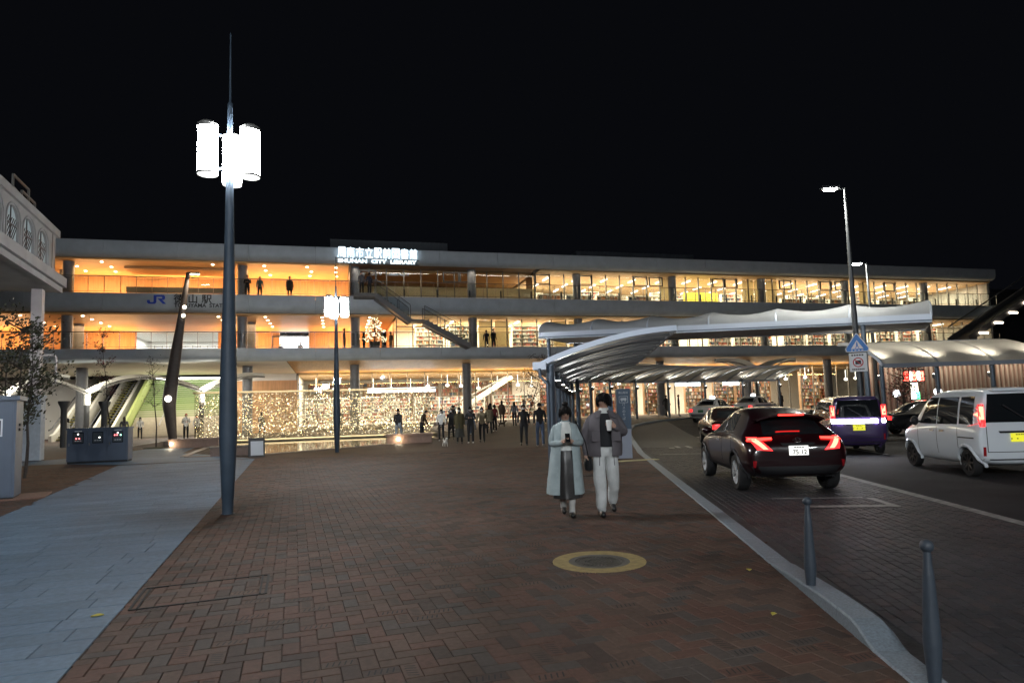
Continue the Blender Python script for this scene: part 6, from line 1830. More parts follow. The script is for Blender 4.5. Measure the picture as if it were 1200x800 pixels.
def van_fn(paint, L, W, H, lit, extra=None):
    w = W / 2
    def fn(t, P, sides, rear, front, wtrim, bvh):
        zt = H * 0.90
        sides('side_window', [(0.22, 1.06), (0.74, 1.06), (0.74, zt), (0.26, zt)], M_cglass, 4, 4)
        sides('side_window', [(0.82, 1.05), (1.62, 1.04), (1.62, zt), (0.82, zt)], M_cglass)
        sides('side_window', [(1.67, 1.04), (2.42, 1.04), (2.12, zt), (1.67, zt)], M_cglass)
        rear('rear_window', [(-w * 0.80, 1.10), (w * 0.80, 1.10), (w * 0.70, H * 0.925), (-w * 0.70, H * 0.925)], M_cglass, 10, 6)
        front('windscreen', [(-w * 0.82, 1.08), (w * 0.82, 1.08), (w * 0.72, H * 0.93), (-w * 0.72, H * 0.93)], M_cglass, 8, 6)
        for s in (-1, 1):
            a, c = (M_tail_hot, M_tail_on) if lit else (M_tail_off, M_tail_off)
            P('tail_lamp', [(s * w * 0.95, 0, 1.42), (s * w * 0.83, 0, 1.42), (s * w * 0.83, 0, 1.16), (s * w * 0.95, 0, 1.16)], (0, 1, 0), a if (lit != 'van' or s < 0) else c, 4, 5, 0.02)
            P('tail_lens', [(s * w * 0.97, 0, 1.46), (s * w * 0.81, 0, 1.46), (s * w * 0.81, 0, 1.02), (s * w * 0.97, 0, 1.02)], (0, 1, 0), M_tail if lit else M_tail_off, 4, 6, 0.012)
            P('reflector', [(s * w * 0.90, 0, 0.62), (s * w * 0.84, 0, 0.62), (s * w * 0.84, 0, 0.44), (s * w * 0.90, 0, 0.44)], (0, 1, 0), M_tail_off, 3, 3, 0.012)
        rear('garnish', [(-w * 0.52, 0.93), (w * 0.52, 0.93), (w * 0.48, 0.89), (-w * 0.48, 0.89)], M_chrome, 8, 2, 0.02)
        rear('bumper_line', [(-w * 0.88, 0.38), (w * 0.88, 0.38), (w * 0.88, 0.355), (-w * 0.88, 0.355)], M_trim, 10, 1, 0.008)
        rear('hatch_seam', [(-w * 0.80, 0.525), (w * 0.80, 0.525), (w * 0.80, 0.512), (-w * 0.80, 0.512)], M_trim, 10, 1, 0.004)
        for s in (-1, 1): rear('hatch_seam', [(s * w * 0.80, 1.02), (s * w * 0.785, 1.02), (s * w * 0.785, 0.512), (s * w * 0.80, 0.512)], M_trim, 1, 6, 0.004)
        plate_(t, -0.012, 0, 0.80, M_ply, '・・ ・・')
        for yy in (0.80, 1.645, 2.50):
            sides('door_seam', [(yy, 0.98), (yy + 0.012, 0.98), (yy + 0.012, 0.30), (yy, 0.30)], M_trim, 1, 6, 0.003)
        sides('slide_rail', [(0.20, 0.80), (0.78, 0.80), (0.78, 0.775), (0.20, 0.775)], M_trim, 4, 1, 0.006)
        sides('door_handle', [(1.50, 0.92), (1.30, 0.92), (1.30, 0.88), (1.50, 0.88)], M_chrome, 3, 1, 0.02)
        sides('door_handle', [(1.92, 0.92), (1.74, 0.92), (1.74, 0.88), (1.92, 0.88)], M_chrome, 3, 1, 0.02)
        wtrim(paint, 0.012)
        for s in (-1, 1):
            b = MB(); b.sphere((s * (w + 0.10), 2.38, 1.10), 0.11, 12, 8, (0.8, 0.6, 1.0)); b.build('mirror', M_trim, t, smooth=True, local=True)
            b = MB(); b.bar((s * (w - 0.04), 2.40, 1.08), (s * (w + 0.05), 2.39, 1.08), 0.05, 0.04); b.build('mirror_arm', M_trim, t, local=True)
        b = MB(); b.bb((-w * 0.62, -0.05, H * 0.955), (w * 0.62, 0.30, H * 0.985)); b.build('spoiler', paint, t, local=True)
        b = MB(); b.bar((-0.28, -0.045, H * 0.80), (0.10, -0.02, H * 0.62 + 0.06), 0.02, 0.02); b.build('wiper', M_trim, t, local=True)
        for s in (-1, 1): P('headlamp', [(s * w * 0.88, L, 0.92), (s * w * 0.5, L, 0.90), (s * w * 0.5, L, 0.76), (s * w * 0.88, L, 0.76)], (0, -1, 0), mat('head_lens', (0.6, 0.6, 0.62), 0.1), 5, 3, 0.01)
        if extra: extra(t, P, sides, rear, w)
    return fn
M_silver = mat('paint_silver', (0.70, 0.75, 0.80), 0.3, 0.0, coat=0.8)
VW = (0.285, 0.335)
h3 = R(22)
vanW = [(0.52, VW, 0.64), (2.92, VW, 0.64)]
make_car('mini_van', 'silver white boxy mini van with a yellow number plate on the asphalt lane', car_loc(12.55, 10.75, h3, 0.52, 0.66, -ROAD_DROP), h3, M_silver, box_van(3.40, 1.49, 1.80), vanW, {'fn': van_fn(M_silver, 3.40, 1.49, 1.80, 'van'), 'spokes': 8, 'rimm': M_rimd, 'ww': 0.16})
M_purple = mat('paint_purple', (0.045, 0.025, 0.095), 0.25, 0.2, coat=0.9)
def purple_extra(t, P, sides, rear, w):
    rear('glow_bar', [(-w * 0.78, 1.04), (w * 0.66, 1.04), (w * 0.66, 0.93), (-w * 0.78, 0.93)], M_rev, 8, 2, 0.03)  # glowing band stands in for the lamps' glare on the tailgate
    for s in (-1, 1): rear('reverse_lamp', [(s * w * 0.94, 1.06), (s * w * 0.82, 1.06), (s * w * 0.82, 0.94), (s * w * 0.94, 0.94)], M_rev, 3, 3, 0.028)
h2 = R(27)
make_car('mini_van', 'dark purple boxy mini van with bright white reversing lights and yellow plate', (14.85, 16.2, -ROAD_DROP), h2, M_purple, box_van(3.40, 1.56, 1.74), [(0.52, VW, 0.67), (2.92, VW, 0.67)], {'fn': van_fn(M_purple, 3.40, 1.56, 1.74, True, purple_extra), 'spokes': 6, 'ww': 0.16})

# ---- taxis and sedans
SED = [
    (0.00, 0.40, 0.66, 0.60, 0.74, 0.84, 0.72, 0.88, 0.62, 0.90),
    (0.06, 0.32, 0.74, 0.60, 0.80, 0.90, 0.77, 0.95, 0.66, 0.97),
    (0.30, 0.26, 0.78, 0.60, 0.84, 0.95, 0.80, 1.00, 0.66, 1.02),
    (0.85, 0.24, 0.79, 0.60, 0.85, 0.96, 0.81, 1.03, 0.64, 1.05),
    (1.30, 0.22, 0.79, 0.60, 0.85, 0.96, 0.81, 1.36, 0.60, 1.42),
    (1.75, 0.22, 0.79, 0.60, 0.85, 0.95, 0.81, 1.44, 0.60, 1.50),
    (2.45, 0.22, 0.79, 0.60, 0.85, 0.95, 0.81, 1.44, 0.60, 1.50),
    (2.95, 0.22, 0.79, 0.60, 0.85, 0.95, 0.81, 1.30, 0.60, 1.36),
    (3.40, 0.22, 0.79, 0.60, 0.85, 0.94, 0.81, 0.98, 0.64, 1.01),
    (4.20, 0.26, 0.78, 0.58, 0.84, 0.88, 0.78, 0.92, 0.60, 0.94),
    (4.52, 0.30, 0.72, 0.54, 0.78, 0.78, 0.72, 0.82, 0.56, 0.84),
    (4.60, 0.36, 0.62, 0.52, 0.68, 0.66, 0.62, 0.70, 0.50, 0.72)]
def sedan_fn(paint, taxi, lamp=None, stripe=None):
    def fn(t, P, sides, rear, front, wtrim, bvh):
        sides('side_window', [(1.18, 1.02), (2.02, 1.01), (2.02, 1.40), (1.42, 1.38)], M_cglass)
        sides('side_window', [(2.10, 1.01), (3.18, 1.00), (2.86, 1.34), (2.10, 1.40)], M_cglass)
        rear('rear_window', [(-0.60, 1.07), (0.60, 1.07), (0.52, 1.40), (-0.52, 1.40)], M_cglass, 8, 5)
        front('windscreen', [(-0.62, 1.05), (0.62, 1.05), (0.54, 1.40), (-0.54, 1.40)], M_cglass, 8, 5)
        for s in (-1, 1): rear('tail_lamp', [(s * 0.78, 0.86), (s * 0.52, 0.86), (s * 0.52, 0.68), (s * 0.78, 0.68)], M_tail, 4, 3, 0.012)
        rear('bumper', [(-0.78, 0.56), (0.78, 0.56), (0.76, 0.38), (-0.76, 0.38)], mat('bumper_grey', (0.12, 0.12, 0.13), 0.5), 8, 3, 0.03)
        rear('number_plate', [(-0.17, 0.80), (0.17, 0.80), (0.17, 0.64), (-0.17, 0.64)], mat('plate_green', (0.04, 0.16, 0.08), 0.5) if taxi else M_plw, 3, 2, 0.016)
        if stripe: sides('side_stripe', [(0.20, 0.90), (4.2, 0.86), (4.2, 0.80), (0.20, 0.82)], stripe, 14, 1, 0.004)
        for s in (-1, 1):
            b = MB(); b.sphere((s * 0.93, 3.06, 1.02), 0.09, 10, 6, (1, 0.6, 0.7)); b.build('mirror', M_trim, t, smooth=True, local=True)
        for s in (-1, 1): front('headlamp', [(s * 0.76, 0.80), (s * 0.46, 0.80), (s * 0.46, 0.66), (s * 0.76, 0.66)], mat('head_lens', (0.6, 0.6, 0.62), 0.1), 4, 3, 0.01)
        if lamp is not None:
            b = MB(); b.sphere((0, 2.1, 1.56), 0.14, 14, 8, (1.3, 0.8, 0.75)); b.build('roof_lamp', lamp, t, smooth=True, local=True)
    return fn
M_wpaint = mat('paint_white', (0.62, 0.63, 0.64), 0.3, coat=0.4)
M_bpaint = mat('paint_black', (0.012, 0.012, 0.014), 0.2, coat=0.7)
M_brown = mat('paint_brown', (0.03, 0.012, 0.010), 0.25, 0.3, coat=0.6)
SW = (0.31, 0.36)
sedW = [(0.95, SW, 0.72), (3.72, SW, 0.72)]
M_tlamp = glow('taxi_lamp', (0.9, 0.95, 1.0), 8.0)
def sedan(label, x, y, h, paint, taxi=False, lamp=None, stripe=None):
    # wheels stand on the sloping road
    z = min(gz(x + math.sin(h) * s, y + math.cos(h) * s) for s in (0.9, 3.7)) - ROAD_DROP
    make_car('taxi' if taxi else 'parked_car', label, (x, y, z), h, paint, SED, sedW, {'fn': sedan_fn(paint, taxi, lamp, stripe), 'spokes': 6, 'rimm': M_steelrim, 'ww': 0.17})
M_str = mat('stripe_blue', (0.02, 0.05, 0.16), 0.4)
sedan('white taxi with blue side stripe and lit roof lamp at the curved kerb', 21.7, 36.4, R(52), M_wpaint, True, M_tlamp, M_str)
sedan('white taxi with blue side stripe ahead of the taxi with the plain kerb behind it', 26.3, 39.0, R(58), M_wpaint, True, glow('taxi_lamp_dim', (0.8, 0.9, 1.0), 3.0), M_str)
sedan('white car waiting between the road canopies beyond the dark purple mini van', 24.2, 28.2, R(40), M_wpaint)
sedan('dark brown car partly hidden behind the maroon crossover', 14.0, 21.2, R(24), M_brown)
sedan('black car standing under the platform canopy behind the silver mini van', 23.4, 24.2, R(108), M_bpaint)
# ================================================================ PEOPLE
M_skin = mat('skin', (0.42, 0.26, 0.19), 0.55, sub=0.05)
M_hair = mat('hair_black', (0.008, 0.007, 0.007), 0.6, spec=0.15)
M_hairb = mat('hair_brown', (0.03, 0.018, 0.012), 0.45)
M_mask = mat('face_mask', (0.72, 0.72, 0.72), 0.8)
CL = {}
def cloth(name, col, rough=0.85):
    return mat('cloth_' + name, col, rough, noise=0.16, nscale=7, bump=0.35, bscale=90)
from mathutils import noise as mnoise
def crease(me, amp=0.007, sc=(7, 7, 3.2), keep=None):
    """soft folds pressed into a cloth surface"""
    ns = [v.normal.copy() for v in me.vertices]
    for v, n in zip(me.vertices, ns):
        if keep and keep(v.co): continue
        p = Vector((v.co.x * sc[0], v.co.y * sc[1], v.co.z * sc[2]))
        k = mnoise.noise(p) + 0.6 * abs(mnoise.noise(p * 2.1 + Vector((3, 1, 7)))) - 0.2
        v.co += n * k * amp
    me.update()
K_BLACK, K_NAVY, K_OLIVE, K_WHITE, K_GREY, K_KHAKI, K_BLUE, K_BROWN, K_JEANS, K_RED = [cloth(n, c) for n, c in (('black', (0.014, 0.014, 0.016)), ('navy', (0.02, 0.025, 0.045)), ('olive', (0.06, 0.05, 0.02)), ('white', (0.62, 0.62, 0.60)), ('grey', (0.13, 0.12, 0.13)), ('khaki', (0.16, 0.13, 0.08)), ('paleblue', (0.25, 0.36, 0.38)), ('brown', (0.07, 0.045, 0.03)), ('jeans', (0.07, 0.10, 0.16)), ('red', (0.35, 0.02, 0.02)))]
M_shoe = mat('shoe_black', (0.01, 0.01, 0.011), 0.35); M_shoew = mat('shoe_white', (0.6, 0.6, 0.6), 0.5)

BASE = {'pel': (0, 0, 0.95, .145, .105), 'spi': (0, 0.0, 1.14, .135, .10), 'che': (0, 0.005, 1.33, .155, .11), 'nec': (0, 0.01, 1.46, .062, .06), 'hd0': (0, -0.005, 1.545, .062, .070), 'hd1': (0, -0.01, 1.615, .076, .092), 'hd2': (0, -0.005, 1.685, .066, .076),
        'shL': (.17, 0.005, 1.405, .068, .062), 'elL': (.225, 0.03, 1.15, .05, .05), 'wrL': (.235, -0.03, .92, .036, .034), 'haL': (.235, -0.06, .83, .040, .026),
        'hpL': (.09, 0, .90, .095, .10), 'knL': (.10, -0.01, .50, .066, .068), 'anL': (.105, 0.02, .10, .048, .05), 'heL': (.107, 0.01, .055, .045, .045), 'toL': (.115, -0.15, .040, .042, .034)}
for k_ in [k for k in BASE if k.endswith('L')]:
    x, y, z, a, c = BASE[k_]; BASE[k_[:-1] + 'R'] = (-x, y, z, a, c)
BONES = [('pel', 'spi', 'top'), ('spi', 'che', 'top'), ('che', 'nec', 'top'), ('nec', 'hd0', 'skin'), ('hd0', 'hd1', 'skin'), ('hd1', 'hd2', 'skin')]
for s_ in 'LR': BONES += [('che', 'sh' + s_, 'top'), ('sh' + s_, 'el' + s_, 'top'), ('el' + s_, 'wr' + s_, 'top'), ('wr' + s_, 'ha' + s_, 'skin'), ('pel', 'hp' + s_, 'leg'), ('hp' + s_, 'kn' + s_, 'leg'), ('kn' + s_, 'an' + s_, 'leg'), ('an' + s_, 'he' + s_, 'shoe'), ('he' + s_, 'to' + s_, 'shoe')]

def body(J, bones, mats, sub=2, hands=None):
    """continuous skinned body. J name->(x,y,z,rx,ry); mats kind->material"""
    names = list(J); idx = {n: i for i, n in enumerate(names)}
    V = [Vector(J[n][:3]) for n in names]; RAD = [J[n][3:5] for n in names]
    E = [(idx[a], idx[c]) for a, c, k in bones]; kinds = [k for *_, k in bones]
    for h in (hands or []):
        wr = idx[h['wr']]; base = idx[h['ha']]
        d, n = Vector(h['dir']).normalized(), Vector(h['nor']).normalized(); sd = d.cross(n).normalized() * h.get('side', 1)
        p0 = V[base]
        for f, (off, ln) in enumerate(((-0.030, 0.066), (-0.010, 0.074), (0.010, 0.070), (0.028, 0.056))):
            cur = base; p = p0 + sd * off + d * 0.030; dd = d.copy(); 
            for sgm in range(3):
                V.append(p.copy()); RAD.append((0.0088 - 0.0008 * sgm, 0.0088 - 0.0008 * sgm)); E.append((cur, len(V) - 1)); kinds.append('skin'); cur = len(V) - 1
                dd = (dd + n * h.get('curl', 0.5)).normalized(); p = p + dd * ln * (0.46, 0.32, 0.24)[sgm]
            V.append(p.copy()); RAD.append((0.0065, 0.0065)); E.append((cur, len(V) - 1)); kinds.append('skin')
        cur = wr; p = V[wr].lerp(p0, 0.55) - sd * 0.034
        dd = (d * 0.6 - sd * 0.7 + n * 0.4).normalized()
        cur = base; p = p0 - sd * 0.036 - d * 0.012
        for sgm in range(3):
            V.append(p.copy()); RAD.append((0.0105 - 0.001 * sgm,) * 2); E.append((cur, len(V) - 1)); kinds.append('skin'); cur = len(V) - 1
            p = p + dd * (0.034, 0.028, 0.02)[sgm]; dd = (dd + d * 0.25 + n * 0.3 * h.get('curl', .5)).normalized()
    me = bpy.data.meshes.new('body'); me.from_pydata([tuple(v) for v in V], E, [])
    o = bpy.data.objects.new('body', me); COL.objects.link(o)
    md = o.modifiers.new('k', 'SKIN'); md.use_smooth_shade = True; md.branch_smoothing = 0.3
    sv = me.skin_vertices[0].data
    for i, r_ in enumerate(RAD): sv[i].radius = (r_[0], r_[1])
    sv[idx['pel']].use_root = True
    sb = o.modifiers.new('s', 'SUBSURF'); sb.levels = sub; sb.render_levels = sub
    m2 = eval_mesh(o)
    COL.objects.unlink(o); bpy.data.objects.remove(o)
    order = ['top', 'leg', 'skin', 'shoe']
    m2.materials.clear()
    for k in order: m2.materials.append(mats[k])
    mi = []
    segs = [(V[a], V[c], order.index(k), (max(RAD[a]) + max(RAD[c])) / 2) for (a, c), k in zip(E, kinds)]
    for p in m2.polygons:
        c = p.center; best = 1e9; bi = 0
        for a, e, k, rr in segs:
            ab = e - a; tt = max(0, min(1, (c - a).dot(ab) / max(1e-9, ab.length_squared))); dd = (a + ab * tt - c).length / rr
            if dd < best: best = dd; bi = k
        mi.append(bi)
    m2.polygons.foreach_set('material_index', mi)
    m2.polygons.foreach_set('use_smooth', [True] * len(m2.polygons))
    return m2

def hair_cap(c, r, style, m, t, yaw=0.0, tilt=0.0, locks=0):
    """hair shell around the head centre c (face towards -y)"""
    b = MB(); n, mm = 20, 14; P = []
    for i in range(mm + 1):
        row = []
        for k in range(n):
            az = 2 * math.pi * k / n
            front = max(0.0, -math.sin(az)) ** 1.5         # 1 at the face
            low = {'short': -0.30, 'bob': -1.15, 'long': -2.3, 'mush': -0.62, 'bun': -0.62}[style]
            fr_low = {'short': 0.42, 'bob': 0.40, 'long': 0.42, 'mush': 0.10, 'bun': 0.20}[style]
            lo = low * (1 - front) + fr_low * front
            if style in ('long', 'bob') and abs(math.cos(az)) > 0.3 and math.sin(az) < 0: lo = low * 0.8 + 0.2 * fr_low
            el = math.pi / 2 * (1 - i / mm)
            z = math.sin(el); zz = lo + (1 - lo) * z
            rad = math.sqrt(max(0, 1 - max(zz, 0) ** 2)) if zz > 0 else 1.0 - 0.10 * min(1.5, -zz)
            wob = 1 + 0.04 * math.sin(az * 5 + i)
            row.append((c[0] + r[0] * rad * math.cos(az) * wob, c[1] + 0.012 + r[1] * rad * math.sin(az) * wob, c[2] + r[2] * zz))
        P.append(row)
    b.grid(P, closed=True)
    rl = random.Random(int(abs(c[0] * 1000) + 7 * len(style)))
    for q in range(0 if locks == 0 else locks):
        az = rl.uniform(0, 2 * math.pi); front = max(0.0, -math.sin(az)) ** 1.5
        lo = {'short': -0.30, 'bob': -1.15, 'long': -2.3, 'mush': -0.62, 'bun': -0.62}[style] * (1 - front) + {'short': 0.42, 'bob': 0.40, 'long': 0.42, 'mush': 0.10, 'bun': 0.18}[style] * front
        z0 = rl.uniform(0.55, 0.9); z1 = lo - rl.uniform(-0.02, 0.16); pts = []; az2 = az + rl.uniform(-0.25, 0.25)
        for j in range(5):
            u = j / 4; zz = z0 + (z1 - z0) * u; aa = az + (az2 - az) * u; rad = (math.sqrt(max(0, 1 - max(zz, 0) ** 2)) if zz > 0 else 1.0) * 1.02 + 0.04 * math.sin(u * 2.5)
            pts.append((c[0] + r[0] * rad * math.cos(aa), c[1] + 0.012 + r[1] * rad * math.sin(aa), c[2] + r[2] * zz))
        b.tube(pts, [0.004, 0.010, 0.010, 0.007, 0.001], 5)
    if style == 'bun': b.sphere((c[0], c[1] + 0.03, c[2] + r[2] * 1.18), 0.042, 10, 8, (1.1, 1, 0.85))
    me = b.mesh('hair', [m], smooth=True)
    if yaw or tilt:
        M_ = Matrix.Translation(c) @ Matrix.Rotation(yaw, 4, 'Z') @ Matrix.Rotation(tilt, 4, 'X') @ Matrix.Translation(-Vector(c)); me.transform(M_)
    return inst('hair', me, t, (0, 0, 0))

def ring_shell(t, name, m, levels, gap=0.0, thick=0.010, n=40, fold=0.0, phase=0.0):
    """cloth tube: levels = (z, cx, cy, rx, ry); gap = half opening angle at the front"""
    fine = []
    for a_, c_ in zip(levels, levels[1:]):
        k_ = max(1, int(abs(a_[0] - c_[0]) / 0.05))
        fine += [tuple(p + (q - p) * i_ / k_ for p, q in zip(a_, c_)) for i_ in range(k_)]
    levels = fine + [levels[-1]]
    rows = []; inner = []
    for li, (z, cx, cy_, rx, ry) in enumerate(levels):
        ro, ri = [], []
        for k in range(n + 1):
            a = -math.pi / 2 + gap + (2 * math.pi - 2 * gap) * k / n
            w = 1 + fold * (li / (len(levels) - 1)) * math.sin(a * 7 + phase)
            if fold:
                pz = Vector((math.cos(a) * 2.2 + phase, math.sin(a) * 2.2, z * 2.6)); w += 0.045 * mnoise.noise(pz) + 0.03 * abs(mnoise.noise(pz * 2.3))
            ro.append((cx + rx * w * math.cos(a), cy_ + ry * w * math.sin(a), z)); ri.append((cx + (rx * w - thick) * math.cos(a), cy_ + (ry * w - thick) * math.sin(a), z))
        rows.append(ro); inner.append(ri)
    b = MB(); b.grid(rows); b.grid(inner)
    nn = n + 1; L = len(levels); off = nn * L
    for k in range(n):
        for li in (0, L - 1): b.f.append((li * nn + k, li * nn + k + 1, off + li * nn + k + 1, off + li * nn + k)); b.m.append(0)
    for li in range(L - 1):
        for k in (0, n): b.f.append((li * nn + k, (li + 1) * nn + k, off + (li + 1) * nn + k, off + li * nn + k)); b.m.append(0)
    return b.build(name, m, t, smooth=True, local=True)

def mask_(t, c, r, m=M_mask):
    b = MB(); rows = []
    for i in range(5):
        z = -0.25 - 0.55 * i / 4; row = []
        for k in range(9):
            a = -math.pi / 2 + (k / 8 - 0.5) * 1.9; rr = math.sqrt(max(0.1, 1 - z * z * 0.7)) * 1.05
            row.append((c[0] + r[0] * rr * math.cos(a), c[1] + r[1] * rr * math.sin(a) * 1.06, c[2] + r[2] * z))
        rows.append(row)
    b.grid(rows); b.build('mask', m, t, smooth=True, local=True)

def person(label, x, y, rz, h, top, leg, shoe=None, hair='short', hm=None, pose='stand', mask=False, bulk=1.0, skirt=None, coat=None, z=None, group=None, sub=1, ph=0.0):
    s = h / 1.755
    zz = gz(x, y) if z is None else z
    t = thing('person', label, 'person', (x, y, zz), rz, group); t.scale = (s, s, s)
    J = {k: list(v) for k, v in BASE.items()}
    def mv(n, dx=0, dy=0, dz=0): J[n][0] += dx; J[n][1] += dy; J[n][2] += dz
    if pose in ('walk', 'walk2'):
        f = 1 if pose == 'walk' else -1
        a, c = ('L', 'R') if f > 0 else ('R', 'L')
        mv('kn' + a, 0, -0.16, 0.02); mv('an' + a, 0, -0.22, 0.0); mv('he' + a, 0, -0.21, 0.0); mv('to' + a, 0, -0.19, 0.03)
        mv('kn' + c, 0, 0.05, 0.0); mv('an' + c, 0, 0.27, 0.06); mv('he' + c, 0, 0.28, 0.06); mv('to' + c, 0, 0.22, 0.0)
        for n in ('pel', 'spi', 'che', 'nec', 'hd0', 'hd1', 'hd2', 'shL', 'shR', 'hpL', 'hpR'): mv(n, 0, 0, -0.02)
        mv('el' + c, 0, -0.08); mv('wr' + c, 0, -0.20, 0.05); mv('ha' + c, 0, -0.24, 0.08)
        mv('el' + a, 0, 0.09); mv('wr' + a, 0, 0.12, 0.03); mv('ha' + a, 0, 0.12, 0.03)
    if pose in ('phone', 'hold'):
        for q, sx in (('L', 1), ('R', -1)):
            J['el' + q][:3] = [sx * 0.23, -0.03, 1.14]; J['wr' + q][:3] = [sx * 0.08, -0.24, 1.18]; J['ha' + q][:3] = [sx * 0.03, -0.29, 1.23]
        for n in ('hd1', 'hd2'): mv(n, 0, -0.02, -0.005)
    if pose == 'lean':
        for n, d in (('spi', .03), ('che', .10), ('nec', .17), ('hd0', .22), ('hd1', .27), ('hd2', .30), ('shL', .12), ('shR', .12), ('elL', .16), ('elR', .16), ('wrL', .26), ('wrR', .26), ('haL', .30), ('haR', .30)): mv(n, 0, -d, -d * 0.25)
    for n in ('pel', 'spi', 'che', 'shL', 'shR', 'elL', 'elR'): J[n][3] *= bulk; J[n][4] *= bulk
    me = body(J, BONES, {'top': top, 'leg': leg, 'skin': M_skin, 'shoe': shoe or M_shoe}, sub)
    inst('body', me, t, (0, 0, 0))
    hc = Vector(J['hd1'][:3]) + Vector((0, 0.0, 0.01)); hr = (0.088, 0.104, 0.115)
    hair_cap(hc, hr, hair, hm or M_hair, t)
    if mask: mask_(t, hc, (0.08, 0.098, 0.11))
    if skirt: ring_shell(t, 'skirt', skirt, [(1.0, 0, 0, .15, .12), (0.85, 0, 0, .185, .15), (0.6, 0, 0, .21, .19), (0.32, 0, 0, .235, .22)], 0, fold=0.06, phase=ph)
    if coat:
        cx, cy_ = J['che'][0], J['che'][1]
        ring_shell(t, 'coat', coat, [(1.43, cx, cy_, .16, .10), (1.36, cx, cy_, .205, .135), (1.15, cx * .5, cy_ * .6, .195, .15), (0.95, 0, 0, .20, .165), (0.72, 0, 0, .215, .19)], 0.12, fold=0.03, phase=ph)
    return t
FC = R(-15)
person('person in an olive coat and dark skirt carrying a pale bag, wearing a mask', 5.47, 30.2, FC, 1.70, K_OLIVE, K_BLACK, None, 'long', pose='stand', mask=True, skirt=cloth('darkskirt', (0.04, 0.04, 0.035)), coat=K_OLIVE)
person('person in black with white scarf walking next to the olive coat', 5.97, 30.1, FC, 1.72, K_BLACK, K_BLACK, M_shoew, 'bob', pose='hold', mask=True)
person('person in a khaki jacket and black leggings wearing a mask', 6.58, 30.4, FC, 1.70, K_KHAKI, K_BLACK, None, 'bob', pose='walk', mask=True, bulk=1.1)
person('person in a white puffer jacket standing before the gold curtain', 5.05, 33.0, FC, 1.62, K_WHITE, K_BLACK, M_shoew, 'bob', pose='stand', mask=True, bulk=1.12)
person('person in a black coat beside the white puffer jacket', 5.65, 33.6, FC, 1.64, K_BLACK, K_BLACK, None, 'short', pose='walk2', mask=True)
person('person in a dark suit walking towards the plaza wearing a white mask', 7.55, 26.65, FC, 1.76, K_BLACK, K_BLACK, None, 'short', pose='walk', mask=True)
person('person in a black jacket and blue jeans seen beside the canopy post', 7.88, 25.4, R(165), 1.82, K_BLACK, K_JEANS, M_shoew, 'short', pose='walk')
person('person in black top and pale jeans with back turned at the low bench', 2.94, 33.3, R(150), 1.72, K_BLACK, cloth('palejeans', (0.32, 0.36, 0.40)), M_shoew, 'short', pose='walk2')
person('person in dark clothes bending forward at the pool bench end', 4.1, 33.2, R(60), 1.66, K_BROWN, K_BLACK, None, 'short', pose='lean')
person('person in dark clothes passing behind the gold curtain edge', 6.9, 39.9, R(70), 1.70, K_BLACK, K_BLACK, None, 'short', pose='walk')
person('person in a long dark coat walking a small dark dog near the shop glass', 9.75, 42.3, R(60), 1.66, K_BLACK, K_BLACK, None, 'long', pose='walk', coat=K_BLACK)
person('person in a grey top walking away towards the lit shop', 11.0, 40.9, R(170), 1.64, K_GREY, K_BLACK, None, 'long', pose='walk2')
person('person in a white top with a dark backpack below the green steps', -13.9, 53.6, R(15), 1.66, K_WHITE, K_BLACK, None, 'bob', pose='walk', mask=True)
person('person in a red hat and white sheet costume beside the leaning column', -9.5, 47.0, R(20), 1.76, K_WHITE, K_BLACK, None, 'short', hm=K_RED, pose='hold', bulk=1.2)
person('person in black and white close behind the red hat', -8.95, 47.5, R(40), 1.66, K_WHITE, K_BLACK, None, 'short', pose='stand')
person('person in a pale coat near the dark pillars under the building', -16.2, 46.8, R(100), 1.68, K_WHITE, K_BLACK, None, 'long', pose='stand', coat=K_WHITE)
person('person with long brown hair behind the meter cabinet', -12.4, 44.5, R(190), 1.66, K_GREY, K_BLACK, None, 'long', hm=M_hairb, pose='stand')
person('person in black behind the strings of the gold curtain', 0.2, 47.4, R(10), 1.72, K_BLACK, K_BLACK, None, 'short', pose='stand')
person('person in a dark coat behind the curtain close to the lamp post', -4.9, 47.2, R(30), 1.72, K_BLACK, K_NAVY, None, 'long', pose='walk')
rp = random.Random(44)
for lab, px_, py_, rz_, tp, lg, hr_, ps in (
    ('person in a beige coat heading for the shop entrance', 8.3, 36.4, R(170), K_KHAKI, K_BLACK, 'long', 'walk'),
    ('person in a grey hoodie and jeans right of the low bench', 7.3, 36.9, R(20), K_GREY, K_JEANS, 'short', 'walk2'),
    ('person in a dark red sweater near the bronze-leaved tree', 9.0, 38.0, R(200), cloth('darkred', (0.14, 0.02, 0.02)), K_BLACK, 'bob', 'stand'),
    ('child-sized person in a pale jacket near the shop glass', 8.4, 41.6, R(30), K_WHITE, K_JEANS, 'bob', 'walk'),
    ('person in a blue jacket crossing before the shop glass', 12.4, 43.6, R(80), K_JEANS, K_BLACK, 'short', 'walk'),
    ('person in a black jacket looking at a phone by the shop glass', 7.6, 44.4, R(-10), K_BLACK, K_GREY, 'short', 'phone'),
    ('person in a brown coat by the foot of the inner stair', 11.6, 46.6, R(150), K_BROWN, K_BLACK, 'long', 'stand')):
    person(lab, px_, py_, rz_, 1.34 if 'child' in lab else rp.uniform(1.6, 1.76), tp, lg, M_shoew if rp.random() < .4 else None, hr_, pose=ps, mask=rp.random() < .6, coat=tp if 'coat' in lab else None)
